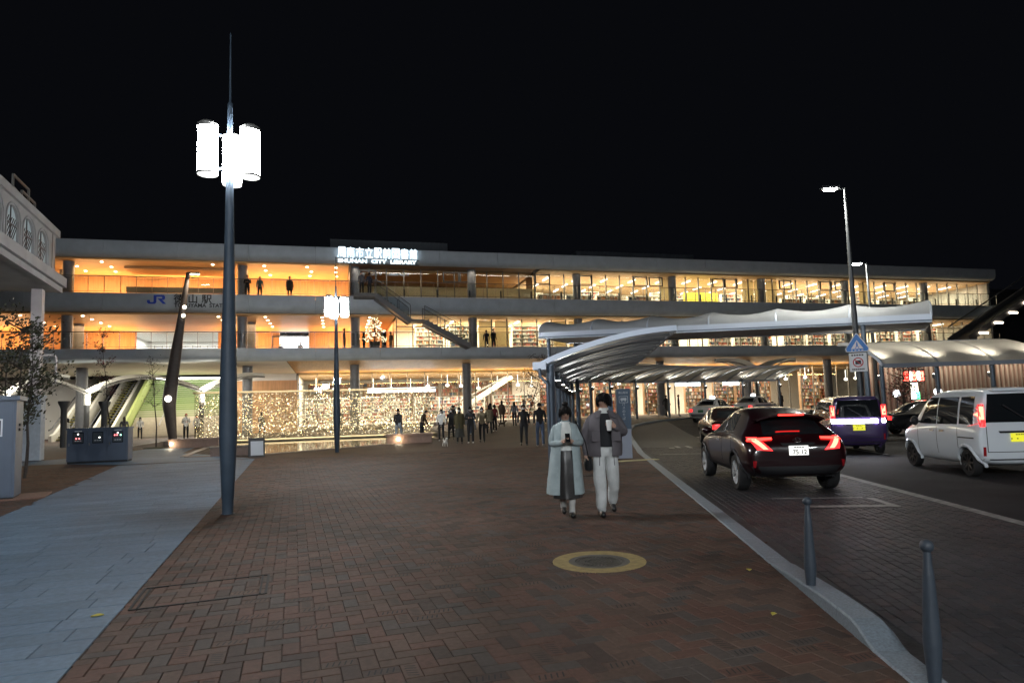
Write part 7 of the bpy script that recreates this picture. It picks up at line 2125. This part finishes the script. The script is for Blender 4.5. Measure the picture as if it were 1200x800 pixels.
# on the decks
person('person in black at the upper deck railing beside the lamp post', -6.0, 48.6, R(0), 1.74, K_BLACK, K_BLACK, None, 'short', pose='phone', z=9.735)
person('person in a teal jacket at the upper deck railing', -5.2, 48.8, R(20), 1.68, cloth('teal', (0.05, 0.12, 0.13)), K_BLACK, None, 'short', pose='stand', z=9.735)
person('person in a dark brown coat alone on the upper deck', -3.2, 48.8, R(10), 1.74, K_BROWN, K_BLACK, None, 'short', pose='stand', coat=K_BROWN, z=9.735)
person('person in a grey coat on the stair head of the deck staircase', 1.75, 47.2, R(0), 1.66, K_GREY, K_BLACK, None, 'short', pose='stand', z=9.945)
person('person in a navy coat on the stair head of the deck staircase', 2.3, 47.3, R(30), 1.62, K_NAVY, K_BLACK, None, 'bob', pose='stand', z=9.945)
person('person in grey standing on the middle deck beside the round column', 0.55, 49.2, R(80), 1.76, K_GREY, K_GREY, None, 'short', pose='stand', z=6.035)
person('person in black standing by the Christmas tree pot', 1.95, 49.4, R(60), 1.50, K_BLACK, K_BLACK, None, 'long', pose='stand', z=6.035)
person('person in a brown jacket right of the Christmas tree', 3.9, 49.3, R(-60), 1.55, K_BROWN, K_KHAKI, None, 'bob', pose='stand', z=6.035)
person('person in black on the middle deck before the bookshelves', 11.7, 49.0, R(20), 1.74, K_BLACK, K_BLACK, None, 'short', pose='stand', z=6.035)
person('companion in dark blue on the middle deck before the bookshelves', 11.15, 49.1, R(-20), 1.66, K_NAVY, K_BLACK, None, 'bob', pose='stand', z=6.035)
person('dark figure sitting level with the bright doorway of the middle hall', -4.4, 56.6, R(0), 1.45, K_BLACK, K_BLACK, None, 'short', pose='lean', z=6.035)
person('dark figure at the right side of the bright doorway', -2.9, 56.8, R(0), 1.6, K_BLACK, K_BLACK, None, 'bob', pose='hold', z=6.035)
person('person in black between the ground floor bookshelves and the canopy posts', 24.6, 46.2, R(120), 1.7, K_BLACK, K_BLACK, None, 'short', pose='walk')
person('person in a dark jacket near the taxi by the ground floor glass', 26.0, 46.8, R(60), 1.7, K_NAVY, K_BLACK, None, 'short', pose='stand')
person('person standing alone before the blue-lit shop shelves', 38.2, 50.5, R(10), 1.74, K_BLACK, K_BLACK, None, 'short', pose='stand')

# ---------------------------------------------------------------- the couple on the plaza
def face(t, c, yaw, tilt, m_lip=(0.30, 0.12, 0.10)):
    """eyes, brows, nose, ears and mouth as fine parts on the head at c (face to -y)"""
    Mx = Matrix.Translation(c) @ Matrix.Rotation(yaw, 4, 'Z') @ Matrix.Rotation(tilt, 4, 'X')
    def put(b, nm, m):
        me = b.mesh(nm, [m], smooth=True); me.transform(Mx); inst(nm, me, t, (0, 0, 0))
    for s in (-1, 1):
        b = MB(); b.sphere((s * 0.030, -0.086, 0.004), 0.011, 8, 6, (1.2, 0.5, 0.55)); put(b, 'eye', mat('eye_dark', (0.02, 0.015, 0.012), 0.2))
        b = MB(); b.bar((s * 0.016, -0.089, 0.028), (s * 0.046, -0.082, 0.030), 0.006, 0.006); put(b, 'eyebrow', M_hair)
        b = MB(); b.sphere((s * 0.080, 0.008, -0.008), 0.026, 8, 6, (0.4, 0.7, 1.15)); put(b, 'ear', M_skin)
    b = MB(); b.sphere((0, -0.096, -0.018), 0.013, 8, 6, (0.9, 1.0, 1.5)); put(b, 'nose', M_skin)
    b = MB(); b.sphere((0, -0.084, -0.050), 0.018, 8, 6, (1.1, 0.45, 0.32)); put(b, 'mouth', mat('lip', m_lip, 0.5))

# woman in the pale blue coat
K_COAT = cloth('coat_blue', (0.32, 0.385, 0.40)); K_KNIT = cloth('knit_white', (0.62, 0.64, 0.62)); K_SKIRT = mat('leather_skirt', (0.030, 0.028, 0.028), 0.38, noise=0.2, nscale=12)
wz = R(-14)
wm = thing('person', 'woman in a long pale blue coat and dark skirt looking down at a phone', 'person', (3.16, 8.97, 0.0), wz)
J = {k: list(v) for k, v in BASE.items()}
sc_ = 0.915
for q, sx in (('L', 1), ('R', -1)):
    J['sh' + q] = [sx * .165, 0.0, 1.39, .068, .064]; J['el' + q] = [sx * .235, -0.035, 1.13, .062, .060]; J['wr' + q] = [sx * .085, -0.235, 1.155, .045, .042]; J['ha' + q] = [sx * .048, -0.285, 1.185, .030, .024]
for n, dy, dz in (('nec', -0.02, 0), ('hd0', -0.045, -0.005), ('hd1', -0.075, -0.02), ('hd2', -0.085, -0.03)): J[n][1] += dy; J[n][2] += dz
J['knL'][:3] = [0.075, -0.07, .50]; J['anL'][:3] = [0.06, -0.03, .10]; J['heL'][:3] = [0.06, -0.03, .055]; J['toL'][:3] = [0.06, -0.19, .04]
J['knR'][:3] = [-0.07, 0.03, .50]; J['anR'][:3] = [-0.05, 0.22, .15]; J['heR'][:3] = [-0.05, 0.24, .11]; J['toR'][:3] = [-0.05, 0.08, .05]
for q in 'LR': J['an' + q][3:5] = [.05, .052]; J['to' + q][3:5] = [.046, .042]; J['he' + q][3:5] = [.05, .05]
me = body(J, BONES, {'top': K_COAT, 'leg': cloth('sock', (0.45, 0.45, 0.44)), 'skin': M_skin, 'shoe': M_shoe}, 2,
          [{'wr': 'wrL', 'ha': 'haL', 'dir': (-0.35, -0.45, 0.75), 'nor': (-0.8, -0.2, -0.3), 'curl': 0.5, 'side': -1}, {'wr': 'wrR', 'ha': 'haR', 'dir': (0.35, -0.45, 0.75), 'nor': (0.8, -0.2, -0.3), 'curl': 0.5, 'side': 1}])
crease(me, 0.007, keep=lambda c: c.z > 1.47 or c.z < 0.12 or (c.y < -0.2 and c.z > 1.1)); inst('body', me, wm, (0, 0, 0))
wm.scale = (sc_, sc_, sc_)
hc = Vector(J['hd1'][:3]) + Vector((0, 0.0, 0.01))
hair_cap(hc, (0.092, 0.106, 0.118), 'bun', M_hair, wm, 0.0, R(16), 70)
face(wm, hc, 0.0, R(18))
ring_shell(wm, 'knit_top', K_KNIT, [(1.47, 0, -0.005, .075, .075), (1.42, 0, -0.01, .10, .095), (1.34, 0, -0.01, .15, .125), (1.15, 0, 0, .15, .128), (1.0, 0, 0, .152, .125)], 0, 0.006)
ring_shell(wm, 'skirt', K_SKIRT, [(1.03, 0, 0, .155, .128), (0.9, 0, 0, .185, .155), (0.65, 0.0, 0.01, .205, .185), (0.40, 0.0, 0.03, .222, .205), (0.30, 0.0, 0.03, .228, .212)], 0, 0.008, fold=0.05, phase=1.0)
ring_shell(wm, 'coat', K_COAT, [(1.46, 0, 0.015, .105, .085), (1.42, 0, 0.01, .175, .115), (1.34, 0, 0.005, .205, .145), (1.15, -0.005, 0.0, .215, .165), (0.95, -0.01, 0.0, .235, .185), (0.70, -0.015, 0.02, .265, .215), (0.42, -0.02, 0.04, .29, .25), (0.36, -0.02, 0.04, .292, .252)], 0.42, 0.012, fold=0.035, phase=0.4)
b = MB(); b.box((0, -0.335, 1.235), (0.075, 0.010, 0.15)); me_ = b.mesh('phone', [mat('phone_black', (0.01, 0.01, 0.012), 0.2)])
ph_ = bpy.data.objects.new('phone', me_); COL.objects.link(ph_)
ph_.matrix_world = Matrix.Translation((3.16, 8.97, 0)) @ Matrix.Rotation(wz, 4, 'Z') @ Matrix.Scale(sc_, 4) @ Matrix.Translation((0, -0.335, 1.235)) @ Matrix.Rotation(R(-35), 4, 'X') @ Matrix.Translation((0, 0.335, -1.235))
tag(ph_, 'small black phone held in both hands by the woman in blue', 'phone')
bag = thing('shoulder_bag', 'black shoulder bag hanging at the side of the woman in blue', 'bag', (3.16, 8.97, 0.0), wz)
bag.scale = (sc_, sc_, sc_)
b = MB()
rows = []
for z, rx, ry in ((0.70, .03, .10), (0.715, .06, .125), (0.80, .072, .13), (0.90, .055, .115), (0.925, .02, .10)):
    rows.append([(0.345 + rx * math.cos(2 * math.pi * k / 16), 0.02 + ry * math.sin(2 * math.pi * k / 16), z) for k in range(16)])
b.grid(rows, closed=True); b.f.append(tuple(range(16))[::-1]); b.m.append(0); b.f.append(tuple(64 + k for k in range(16))); b.m.append(0)
b.build('pouch', mat('bag_leather', (0.012, 0.012, 0.013), 0.4), bag, smooth=True, local=True)
b = MB(); b.tube([(0.335, -0.08, 0.91), (0.29, -0.135, 1.15), (0.20, -0.135, 1.36), (0.165, -0.02, 1.475), (0.19, 0.12, 1.36), (0.28, 0.13, 1.15), (0.335, 0.10, 0.91)], 0.011, 6); b.build('strap', mat('bag_leather', (0.012, 0.012, 0.013), 0.4), bag, local=True)
b = MB(); b.box((0.418, 0.02, 0.84), (0.01, 0.05, 0.03)); b.build('clasp', M_chrome, bag, local=True)

# man in the grey jacket
K_JKT = cloth('jacket_grey', (0.105, 0.095, 0.105)); K_TROU = cloth('trousers_white', (0.52, 0.54, 0.54)); K_TEE = cloth('tee_black', (0.012, 0.013, 0.016))
mz = R(-16)
mn = thing('person', 'man in a loose grey jacket and white trousers holding a white paper cup', 'person', (3.71, 8.85, 0.0), mz)
J = {k: list(v) for k, v in BASE.items()}
J['shL'] = [.185, 0, 1.40, .082, .075]; J['elL'] = [.285, -0.02, 1.15, .080, .076]; J['wrL'] = [.135, -0.215, 1.245, .050, .046]; J['haL'] = [.085, -0.265, 1.285, .030, .026]
J['shR'] = [-.185, 0, 1.40, .082, .075]; J['elR'] = [-.285, 0.03, 1.14, .078, .074]; J['wrR'] = [-.275, -0.03, .90, .056, .052]; J['haR'] = [-.265, -0.05, .815, .030, .028]
J['hpL'][3:5] = [.105, .11]; J['hpR'][3:5] = [.105, .11]
J['knR'] = [-.10, -0.09, .50, .092, .094]; J['anR'] = [-.085, -0.09, .13, .080, .082]; J['heR'] = [-.085, -0.06, .055, .048, .048]; J['toR'] = [-.085, -0.27, .045, .046, .040]
J['knL'] = [.105, 0.03, .50, .092, .094]; J['anL'] = [.11, 0.24, .19, .078, .080]; J['heL'] = [.11, 0.27, .12, .046, .046]; J['toL'] = [.115, 0.10, .05, .044, .038]
MB_BONES = [(a, c, 'leg' if (a, c) == ('pel', 'spi') else k) for a, c, k in BONES]
me = body(J, MB_BONES, {'top': K_JKT, 'leg': K_TROU, 'skin': M_skin, 'shoe': M_shoe}, 2,
          [{'wr': 'wrL', 'ha': 'haL', 'dir': (-0.75, -0.35, 0.15), 'nor': (-0.3, 0.5, 0.0), 'curl': 0.55, 'side': 1}, {'wr': 'wrR', 'ha': 'haR', 'dir': (0.05, -0.12, -1), 'nor': (0.9, -0.2, 0), 'curl': 0.22, 'side': -1}])
crease(me, 0.012, (6, 6, 4.5), keep=lambda c: c.z > 1.47 or c.z < 0.10 or (c.y < -0.19 and c.z > 1.2) or (c.x < -.2 and c.z < .9 and c.z > .7)); inst('body', me, mn, (0, 0, 0))
hc = Vector(J['hd1'][:3]) + Vector((0, 0.0, 0.01))
hair_cap(hc, (0.102, 0.116, 0.126), 'mush', M_hair, mn, R(-32), R(4), 90)
face(mn, hc, R(-32), R(4))
ring_shell(mn, 'turtleneck', cloth('collar_white', (0.6, 0.62, 0.6)), [(1.525, 0, 0.0, .066, .070), (1.48, 0, 0.0, .075, .075), (1.44, 0, 0, .10, .09)], 0, 0.008)
ring_shell(mn, 'shirt', K_TEE, [(1.45, 0, -0.005, .12, .10), (1.38, 0, -0.005, .165, .125), (1.15, 0, 0, .16, .128), (0.98, 0, 0, .165, .13)], 0, 0.006)
ring_shell(mn, 'jacket', K_JKT, [(1.49, 0, 0.02, .095, .085), (1.45, 0, 0.012, .165, .115), (1.38, 0, 0.005, .225, .150), (1.20, 0, 0, .245, .17), (1.0, 0, 0, .25, .18), (0.88, 0, 0, .245, .178), (0.845, 0, 0, .235, .17)], 0.34, 0.014, fold=0.03, phase=2.0)
for s in (-1, 1):
    b = MB(); b.box((s * 0.145, -0.175, 1.13), (0.12, 0.03, 0.14), R(-12 * s)); b.build('pocket', K_JKT, mn, local=True)
    b = MB(); b.add([(s * 0.05, -0.115, 1.50), (s * 0.13, -0.10, 1.475), (s * 0.15, -0.145, 1.38), (s * 0.085, -0.165, 1.40), (s * 0.05, -0.10, 1.495), (s * 0.13, -0.085, 1.47), (s * 0.15, -0.13, 1.375), (s * 0.085, -0.15, 1.395)], [(0, 1, 2, 3), (7, 6, 5, 4), (0, 4, 5, 1), (1, 5, 6, 2), (2, 6, 7, 3), (3, 7, 4, 0)]); b.build('collar', K_JKT, mn, local=True)
    b = MB(); b.tube([(s * 0.10, -0.165, 0.86), (s * 0.105, -0.17, 0.72)], 0.006, 5); b.build('drawstring', K_GREY, mn, local=True)
cup = thing('paper_cup', 'white lidded paper cup held at the chest by the man in grey', 'cup', (3.71, 8.85, 0.0), mz)
b = MB(); b.lathe([(0.030, 1.21), (0.042, 1.335)], (0.035, -0.290, 0), 20); b.build('cup', mat('paper_white', (0.7, 0.7, 0.68), 0.6), cup, smooth=True, local=True)
b = MB(); b.lathe([(0.044, 1.336), (0.045, 1.345), (0.040, 1.352), (0.038, 1.358)], (0.035, -0.290, 0), 20); b.build('lid', mat('paper_white', (0.7, 0.7, 0.68), 0.6), cup, smooth=True, local=True)

# ---------------------------------------------------------------- dogs
def dog(label, x, y, rz, s, m):
    t = thing('dog', label, 'dog', (x, y, gz(x, y)), rz); t.scale = (s, s, s)
    Jd = {'pel': (0, 0.17, .27, .070, .075), 'mid': (0, 0.0, .275, .075, .075), 'che': (0, -0.16, .285, .085, .095), 'nec': (0, -0.25, .37, .055, .06), 'hd': (0, -0.30, .44, .060, .062), 'muz': (0, -0.39, .42, .030, .028), 'eaL': (0.05, -0.28, .50, .018, .014), 'eaR': (-0.05, -0.28, .50, .018, .014), 'ta1': (0, 0.25, .33, .030, .03), 'ta2': (0, 0.30, .42, .026, .026), 'ta3': (0, 0.25, .47, .018, .018)}
    bo = [('pel', 'mid', 'top'), ('mid', 'che', 'top'), ('che', 'nec', 'top'), ('nec', 'hd', 'top'), ('hd', 'muz', 'top'), ('hd', 'eaL', 'top'), ('hd', 'eaR', 'top'), ('pel', 'ta1', 'top'), ('ta1', 'ta2', 'top'), ('ta2', 'ta3', 'top')]
    for q, sx in (('L', 1), ('R', -1)):
        Jd['fs' + q] = (sx * .05, -0.17, .22, .036, .04); Jd['fk' + q] = (sx * .055, -0.16 - 0.02 * sx, .12, .024, .024); Jd['fp' + q] = (sx * .055, -0.18 - 0.04 * sx, .022, .022, .020)
        Jd['hk' + q] = (sx * .055, 0.13, .19, .045, .05); Jd['hh' + q] = (sx * .06, 0.23, .11, .022, .024); Jd['hp' + q] = (sx * .06, 0.20 + 0.03 * sx, .022, .022, .020)
        bo += [('che', 'fs' + q, 'top'), ('fs' + q, 'fk' + q, 'top'), ('fk' + q, 'fp' + q, 'top'), ('pel', 'hk' + q, 'top'), ('hk' + q, 'hh' + q, 'top'), ('hh' + q, 'hp' + q, 'top')]
    me = body(Jd, bo, {'top': m, 'leg': m, 'skin': m, 'shoe': m}, 2); inst('body', me, t, (0, 0, 0))
    for sx in (-1, 1):
        b = MB(); b.sphere((sx * 0.028, -0.352, 0.455), 0.010, 8, 6); b.build('eye', M_shoe, t, local=True)
    b = MB(); b.sphere((0, -0.425, 0.425), 0.013, 8, 6); b.build('nose', M_shoe, t, local=True)
dog('small white dog sitting on its own in the brick plaza', 4.53, 28.6, R(10), 0.80, cloth('dog_white', (0.62, 0.60, 0.56)))
dog('small dark dog on a walk beside the long dark coat', 9.2, 42.0, R(80), 0.9, K_BLACK)
dog('dark brown dog following the small dark dog', 10.4, 41.9, R(80), 0.9, K_BROWN)

# ================================================================ TREES
def leafy_tree(label, x, y, h, spread, n_leaf, leaf_m, bark, seed, trunk_r=0.05, leaf_s=0.09, low=0.35, multi=1, lean=(0, 0), upright=0.5, drop=0.0):
    r = random.Random(seed); z = gz(x, y)
    t = thing('tree', label, 'tree', (x, y, z))
    tips = []
    tr = MB(); br = MB()
    for s in range(multi):
        a0 = 2 * math.pi * s / max(1, multi) + 0.4; off = 0.12 if multi > 1 else 0
        p = Vector((x + off * math.cos(a0), y + off * math.sin(a0), z - 0.05)); pts = [p.copy()]; rad = [trunk_r]
        nseg = 8; d = Vector((lean[0] + (0.16 * math.cos(a0) if multi > 1 else 0), lean[1] + (0.16 * math.sin(a0) if multi > 1 else 0), 1)).normalized()
        for i in range(nseg):
            d = (d + Vector((r.uniform(-.10, .10), r.uniform(-.10, .10), 0.05))).normalized()
            p = p + d * h / nseg; pts.append(p.copy()); rad.append(trunk_r * (1 - 0.85 * (i + 1) / nseg))
        tr.tube(pts, rad, 8)
        for i in range(2, nseg + 1):
            if i / nseg < low: continue
            for k in range(r.randint(3, 4)):
                a = r.uniform(0, 2 * math.pi); L = spread * r.uniform(0.45, 1.0) * (1.15 - 0.55 * i / nseg)
                d2 = Vector((math.cos(a), math.sin(a), r.uniform(0.1, 0.5) + upright)).normalized()
                q = pts[i].copy(); bp_ = [q.copy()]
                for j in range(4):
                    d2 = (d2 + Vector((r.uniform(-.22, .22), r.uniform(-.22, .22), r.uniform(-.12, .1) - drop))).normalized()
                    q = q + d2 * L / 4; bp_.append(q.copy()); tips.append((q.copy(), 0.12 * spread + 0.05))
                    if j >= 1 and r.random() < 0.7:
                        e = q + Vector((r.uniform(-1, 1), r.uniform(-1, 1), r.uniform(-.3, .8))) * L * 0.28
                        br.tube([q, e], [0.007, 0.003], 4, cap=False); tips.append((e, 0.10 * spread + 0.04))
                br.tube(bp_, [trunk_r * 0.38 * (1 - 0.2 * j) for j in range(5)], 5, cap=False)
    tr.build('trunk', bark, t, smooth=True); o = br.build('branches', bark, t, smooth=True)
    lf = MB()
    for i in range(n_leaf):
        c, rr = tips[r.randrange(len(tips))]
        p = c + Vector((r.gauss(0, 1), r.gauss(0, 1), r.gauss(0, 1))) * rr * 0.55
        a = Vector((r.uniform(-1, 1), r.uniform(-1, 1), r.uniform(-.6, .6))).normalized(); u = a.orthogonal().normalized(); w = a.cross(u)
        s = leaf_s * r.uniform(0.6, 1.25); lf.mi = r.randrange(len(leaf_m))
        lf.add([p - u * s * .5, p + w * s * .26 + a * s * .05, p + u * s * .5, p - w * s * .26 + a * s * .05], [(0, 1, 2, 3)])
    lf.build('crown', leaf_m, t, recalc=False)
    return t
M_bark = mat('bark', (0.055, 0.045, 0.04), 0.9, noise=0.3, nscale=20)
LF_G = [mat('leaf_dark', (0.030, 0.036, 0.018), 0.6), mat('leaf_mid', (0.042, 0.048, 0.022), 0.6), mat('leaf_olive', (0.05, 0.042, 0.022), 0.6)]
LF_R = [mat('leaf_red', (0.11, 0.02, 0.02), 0.6), mat('leaf_maroon', (0.06, 0.016, 0.018), 0.6), mat('leaf_mid', (0.06, 0.07, 0.03), 0.6)]
leafy_tree('sparse leafy tree behind the tall utility cabinet by the footbridge column', -8.75, 21.9, 4.2, 1.7, 2300, LF_G, M_bark, 4, 0.05, 0.115, 0.35, 3, (0.0, 0), 0.35)
leafy_tree('thin young tree with dark red leaves behind the meter cabinet', -10.1, 34.2, 5.4, 0.95, 420, LF_R, M_bark, 9, 0.04, 0.10, 0.40, 1, (0.02, 0), 0.6)
pit = leafy_tree('slender bare young tree in a round pit below the green steps', -8.9, 37.2, 4.3, 1.0, 300, LF_G, M_bark, 12, 0.04, 0.08, 0.38, 1, (0, 0), 0.6)
b = MB(); b.lathe([(0.62, -0.02), (0.62, 0.03), (0.5, 0.05)], (-8.9, 37.2, gz(-8.9, 37.2)), 20); b.build('pit_ring', mat('pit_soil', (0.03, 0.035, 0.02), 0.9), pit)
leafy_tree('small bronze-leaved tree before the lit shop next to the canopy', 10.0, 34.7, 4.1, 1.35, 900, [LF_G[2], LF_R[1], mat('leaf_bronze', (0.08, 0.05, 0.025), 0.6)], M_bark, 15, 0.045, 0.09, 0.2, 1, (0, 0), 0.3)
leafy_tree('dark red-leaved tree under the platform canopy behind the silver mini van', 28.6, 28.0, 3.4, 1.9, 1700, LF_R, M_bark, 18, 0.06, 0.11, 0.3, 2, (0, 0), 0.2)
# Christmas tree on the middle deck
xt = thing('christmas_tree', 'Christmas tree covered in warm fairy lights in a pot on the middle deck', 'tree', (2.75, 49.5, 6.03))
xt_x, xt_y = 2.75, 49.5
b = MB(); b.lathe([(0.30, 0), (0.42, 0.75), (0.45, 0.78), (0.40, 0.78)], (xt_x, xt_y, 6.03), 18); b.build('pot', mat('pot_grey', (0.12, 0.11, 0.10), 0.6), xt, smooth=True)
r = random.Random(31)
tr = MB(); tr.tube([(xt_x, xt_y, 6.75), (xt_x, xt_y, 9.15)], [0.05, 0.01], 6); tr.build('trunk', M_bark, xt)
fo = MB(); pts = []
for i in range(1500):
    u = r.random() ** 0.6; z = 9.05 - 2.15 * u; rad = 0.92 * u * r.uniform(0.55, 1.0) * (0.85 + 0.3 * math.sin(u * 22)); a = r.uniform(0, 2 * math.pi)
    p = Vector((xt_x + rad * math.cos(a), xt_y + rad * math.sin(a), z)); d = Vector((math.cos(a), math.sin(a), -0.35)); s = r.uniform(0.10, 0.2)
    w = Vector((-math.sin(a), math.cos(a), r.uniform(-.4, .4)))
    fo.add([p, p + d * s * .5 + w * s * .16, p + d * s, p + d * s * .5 - w * s * .16], [(0, 1, 2, 3)])
    if i % 6 == 0: pts.append(p + d * s * 0.8)
fo.build('foliage', mat('fir_green', (0.03, 0.06, 0.025), 0.7), xt, recalc=False)
li = MB()
for p in pts: li.sphere(p, 0.018, 5, 4)
tag(li.build('fairy_lights', glow('fairy', (1.0, 0.80, 0.46), 7), xt, recalc=False), kind='stuff')
b = MB(); b.sphere((xt_x, xt_y, 9.28), 0.11, 8, 6, (0.7, 0.7, 1.6)); b.build('star', glow('fairy', (1.0, 0.80, 0.46), 7), xt)

# ================================================================ RIGHT-HAND BACKGROUND
sh = thing('slatted_building', 'low building with brown vertical slats behind the platform canopy', 'building', (40, 40, 0.4))
M_slat = mat('brown_slat', (0.16, 0.11, 0.09), 0.6)
b = MB(); b.bb((33.5, 36.2, 0.3), (58, 36.35, 4.4)); b.build('back_wall', mat('pale_render', (0.34, 0.31, 0.27), 0.8), sh)
me = MB().box((0, 0, 1.9), (0.09, 0.14, 3.9)).mesh('slat', [M_slat])
for i in range(58): inst('slat', me, sh, Vector((33.7 + 0.42 * i, 36.05, 0.4)) - WLOC[sh.name])
b = MB(); b.bb((33.3, 35.8, 4.42), (58.2, 36.6, 4.7)); b.build('roof_edge', M_alu_d, sh)
for i in range(4): arealight('wall_light', (35.5 + 5.2 * i, 35.2, 4.1), (4, 0.2), 60, (1, 0.8, 0.6), sh, (R(25), 0, 0))
neon = thing('neon_sign', 'small red neon shop sign above a green and white lamp box', 'sign', (34.6, 33.0, 0.5))
M_neon = glow('neon_red', (1.0, 0.06, 0.04), 9); M_neonw = glow('neon_core', (1.0, 0.75, 0.6), 10)
zb = gz(34.6, 33)
b = MB(); b.bb((34.5, 33.05, zb - ROAD_DROP), (34.7, 33.2, zb + 3.1)); b.build('post', M_grey, neon)
for dx, w, m in ((-0.62, 0.34, M_neon), (-0.22, 0.14, M_neonw), (0.06, 0.24, M_neon), (0.36, 0.16, M_neonw), (0.62, 0.22, M_neon)):
    b = MB(); b.bb((34.6 + dx - w / 2, 32.95, zb + 2.35), (34.6 + dx + w / 2, 33.02, zb + 2.9)); b.build('neon_bar', m, neon)
b = MB(); b.bb((34.35, 32.9, zb + 1.2), (34.75, 33.04, zb + 2.2)); b.build('lamp_box', glow('lamp_box', (1.0, 0.95, 0.75), 5), neon)
b = MB(); b.bb((34.55, 32.86, zb + 1.2), (34.82, 32.895, zb + 1.65)); b.build('green_panel', glow('lamp_green', (0.1, 0.8, 0.3), 3), neon)
def led(x, y, label):
    z = gz(x, y); t = thing('lamp_globe', label, 'lamp', (x, y, z), 0, 'white globe lamps behind the mini van')
    b = MB(); b.tube([(x, y, z - ROAD_DROP), (x, y, z + 1.5)], 0.04, 8); b.build('post', M_grey, t)
    b = MB(); b.sphere((x, y, z + 1.62), 0.22, 12, 8); b.build('globe', glow('globe_white', (0.9, 0.92, 1.0), 6), t, smooth=True)
led(32.4, 32.2, 'white globe lamp left of the red neon sign'); led(36.6, 33.2, 'white globe lamp right of the red neon sign')
